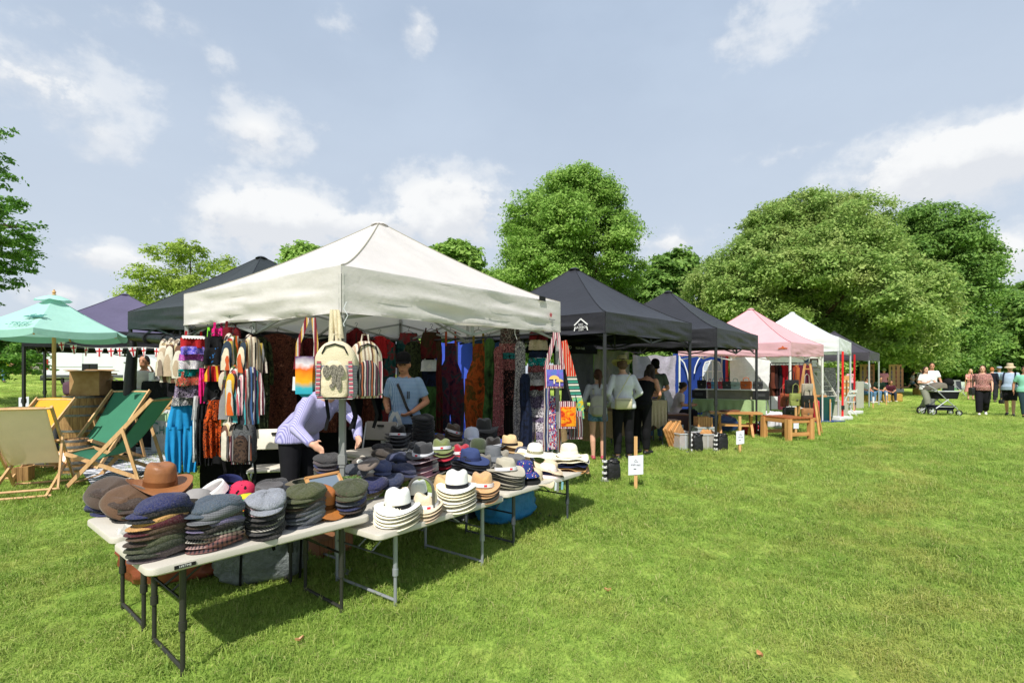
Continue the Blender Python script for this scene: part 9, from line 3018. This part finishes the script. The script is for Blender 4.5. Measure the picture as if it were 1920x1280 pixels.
for sy_ in (-0.24, 0.24):
 m = MB()
 m.tube([(-0.42, sy_, 0.15), (-0.2, sy_, 0.3), (0.3, sy_ * 0.9, 0.3), (0.44, sy_ * 0.85, 0.14)], 0.016, 7)
 m.tube([(0.36, sy_, 0.24), (0.05, sy_, 0.52), (-0.28, sy_, 0.86), (-0.52, sy_, 1.02)], 0.016, 7)
 m.tube([(-0.3, sy_, 0.24), (0.1, sy_, 0.55)], 0.014, 7)
 m.build('frame_tube', metal_grey, t, '#a9acb0')
m = MB()
m.tube([(-0.52, -0.24, 1.02), (-0.56, -0.2, 1.04), (-0.56, 0.2, 1.04), (-0.52, 0.24, 1.02)], 0.02, 8)
m.build('handle', rubber, t)
m = MB()
m.add([(-0.34, -0.22, 0.34), (0.36, -0.2, 0.34), (0.36, 0.2, 0.34), (-0.34, 0.22, 0.34), (-0.28, -0.18, 0.18), (0.28, -0.17, 0.18), (0.28, 0.17, 0.18), (-0.28, 0.18, 0.18)], [(0, 1, 2, 3), (7, 6, 5, 4), (0, 4, 5, 1), (1, 5, 6, 2), (2, 6, 7, 3), (3, 7, 4, 0)])
m.build('basket', cotton, t, '#17182c', smooth=False)
m = MB()
m.grid(20, 8, lambda u, v: (0.12 + (0.36 + 0.06 * v) * math.copysign(abs(math.cos(u * 2 * PI)) ** 0.6, math.cos(u * 2 * PI)), (0.2 + 0.02 * v) * math.copysign(abs(math.sin(u * 2 * PI)) ** 0.6, math.sin(u * 2 * PI)), 0.56 + 0.24 * v), closed=True)
m.add([(0.12 - 0.34, -0.17, 0.56), (0.12 + 0.34, -0.17, 0.56), (0.12 + 0.34, 0.17, 0.56), (0.12 - 0.34, 0.17, 0.56)], [(3, 2, 1, 0)])
m.build('carrycot', cotton, t, '#191a1c', angle=180)
m = MB()
m.tube([(0.12 + 0.43 * math.copysign(abs(math.cos(a)) ** 0.6, math.cos(a)), 0.23 * math.copysign(abs(math.sin(a)) ** 0.6, math.sin(a)), 0.81) for a in [2 * PI * k / 24 for k in range(25)]], 0.016, 6)
m.build('carrycot_rim', plain, t, '#c2c4c6')
m = MB()
m.grid(12, 10, lambda u, v: (-0.06 + 0.36 * math.cos(PI * (0.02 + 0.6 * v) + 0.0) * -1 * 0.98, 0.23 * math.cos(PI * u), 0.82 + 0.3 * math.sin(PI * (0.04 + 0.58 * v)) * (0.35 + 0.65 * math.sin(PI * u) ** 0.5)))
m.build('hood', cotton, t, '#6a645a', angle=180)
m = MB()
m.grid(10, 6, lambda u, v: (0.02 + u * 0.46, (v - 0.5) * 0.38, 0.8 + 0.03 * math.sin(PI * v)))
m.build('blanket', cotton, t, '#8fa09c', angle=180)
p = pfl
handbag('black shoulder bag on the hip of woman in floral blouse', (p.x - 0.34, p.y + 0.02, p.z + 0.68), 1.2, 0.26, 0.26, 0.1, '#141416', leather, True, 0.5, group='bags carried by walkers')
p = pm
t = handbag('small black pouch hanging from hand of man in sun hat', (p.x - 0.4, p.y - 0.12, p.z + 0.42), 0.2, 0.16, 0.13, 0.09, '#17171a', leather, False, 0.25, group='bags carried by walkers')
for px, Y, rz, c, lb in ((1807, 31, 0.4, '#3a3c42', 'dark grey camping chair behind the pram'), (1795, 34, -0.3, '#8a8d8a', 'pale camping chair further behind the pram'), (1870, 33, 0.2, '#a9903a', 'mustard camping chair seen between the walkers')):
 q = on(px, Y)
 t = thing('camping_chair', lb, 'camping chair', q, rz, 'camping chairs on the lawn')
 m = MB()
 m.grid(6, 6, lambda u, v: ((u - 0.5) * 0.52, 0.22 + 0.06 * v - 0.05 * math.sin(PI * u), 0.42 + 0.5 * v))
 m.build('back_panel', cotton, t, c)
 m = MB()
 m.grid(6, 6, lambda u, v: ((u - 0.5) * 0.52, -0.25 + 0.47 * v, 0.42 - 0.03 * math.sin(PI * u)))
 m.build('seat', cotton, t, c)
 for sx_ in (-1, 1):
  for a, b_ in (((sx_ * 0.27, -0.26, 0), (sx_ * 0.27, 0.24, 0.62)), ((sx_ * 0.27, 0.26, 0), (sx_ * 0.27, -0.24, 0.62)), ((sx_ * 0.27, 0.24, 0.4), (sx_ * 0.27, 0.28, 0.92))):
   m = MB()
   m.tube([a, b_], 0.012, 6)
   m.build('leg', metal_grey, t, '#9a9da0')
a, b_ = (on(1764, 38), on(1856, 38))
t = thing('windbreak', 'low green and white windbreak fence behind the pram', 'windbreak', a, 0)
n_ = 8
for k in range(n_):
 x0, x1 = ((b_.x - a.x) * k / n_, (b_.x - a.x) * (k + 1) / n_)
 m = MB()
 m.grid(4, 3, lambda u, v: (x0 + (x1 - x0) * u, 0.03 * math.sin(u * 5 + k), 0.1 + 0.62 * v))
 m.build('cloth_panel', cotton, t, ['#5a8a6a', '#b9c4bc'][k % 2], angle=180)
 m = MB()
 m.tube([(x0, 0, 0), (x0, 0, 0.85)], 0.018, 6)
 m.build('stake', wood_z, t, None)
q = on(1778, 30)
t = thing('pushchair', 'black hooded pushchair standing beyond the pram', 'pushchair', q, 0.2)
m = MB()
m.ell((0, 0, 0.85), (0.28, 0.26, 0.26), 14, 8)
m.build('hood', cotton, t, '#151517')
m = MB()
m.box((0, 0, 0.5), (0.42, 0.36, 0.4))
m.build('seat', cotton, t, '#202226')
for x in (-0.25, 0.25):
 m = MB()
 m.lathe([(0.08, -0.02), (0.13, -0.02), (0.13, 0.02), (0.08, 0.02)], 14)
 m.build('wheel', rubber, t, None, (x, -0.1, 0.13), (R(90), 0, 0))
dg = bpy.context.evaluated_depsgraph_get()
todo = [o for o in SC.objects if o.type == 'FONT' or (o.type == 'MESH' and any((m.type in ('REMESH', 'SMOOTH') for m in o.modifiers)))]
news = [(o, bpy.data.meshes.new_from_object(o.evaluated_get(dg), depsgraph=dg)) for o in todo]
for o, me in news:
 me.name = o.name
 if o.type == 'FONT':
  n = bpy.data.objects.new('lettering', me)
  COL.objects.link(n)
  n.parent = o.parent
  n.location = o.location
  n.rotation_euler = o.rotation_euler
  bpy.data.objects.remove(o)
 else:
  o.modifiers.clear()
  o.data = me
  me.polygons.foreach_set('use_smooth', [True] * len(me.polygons))
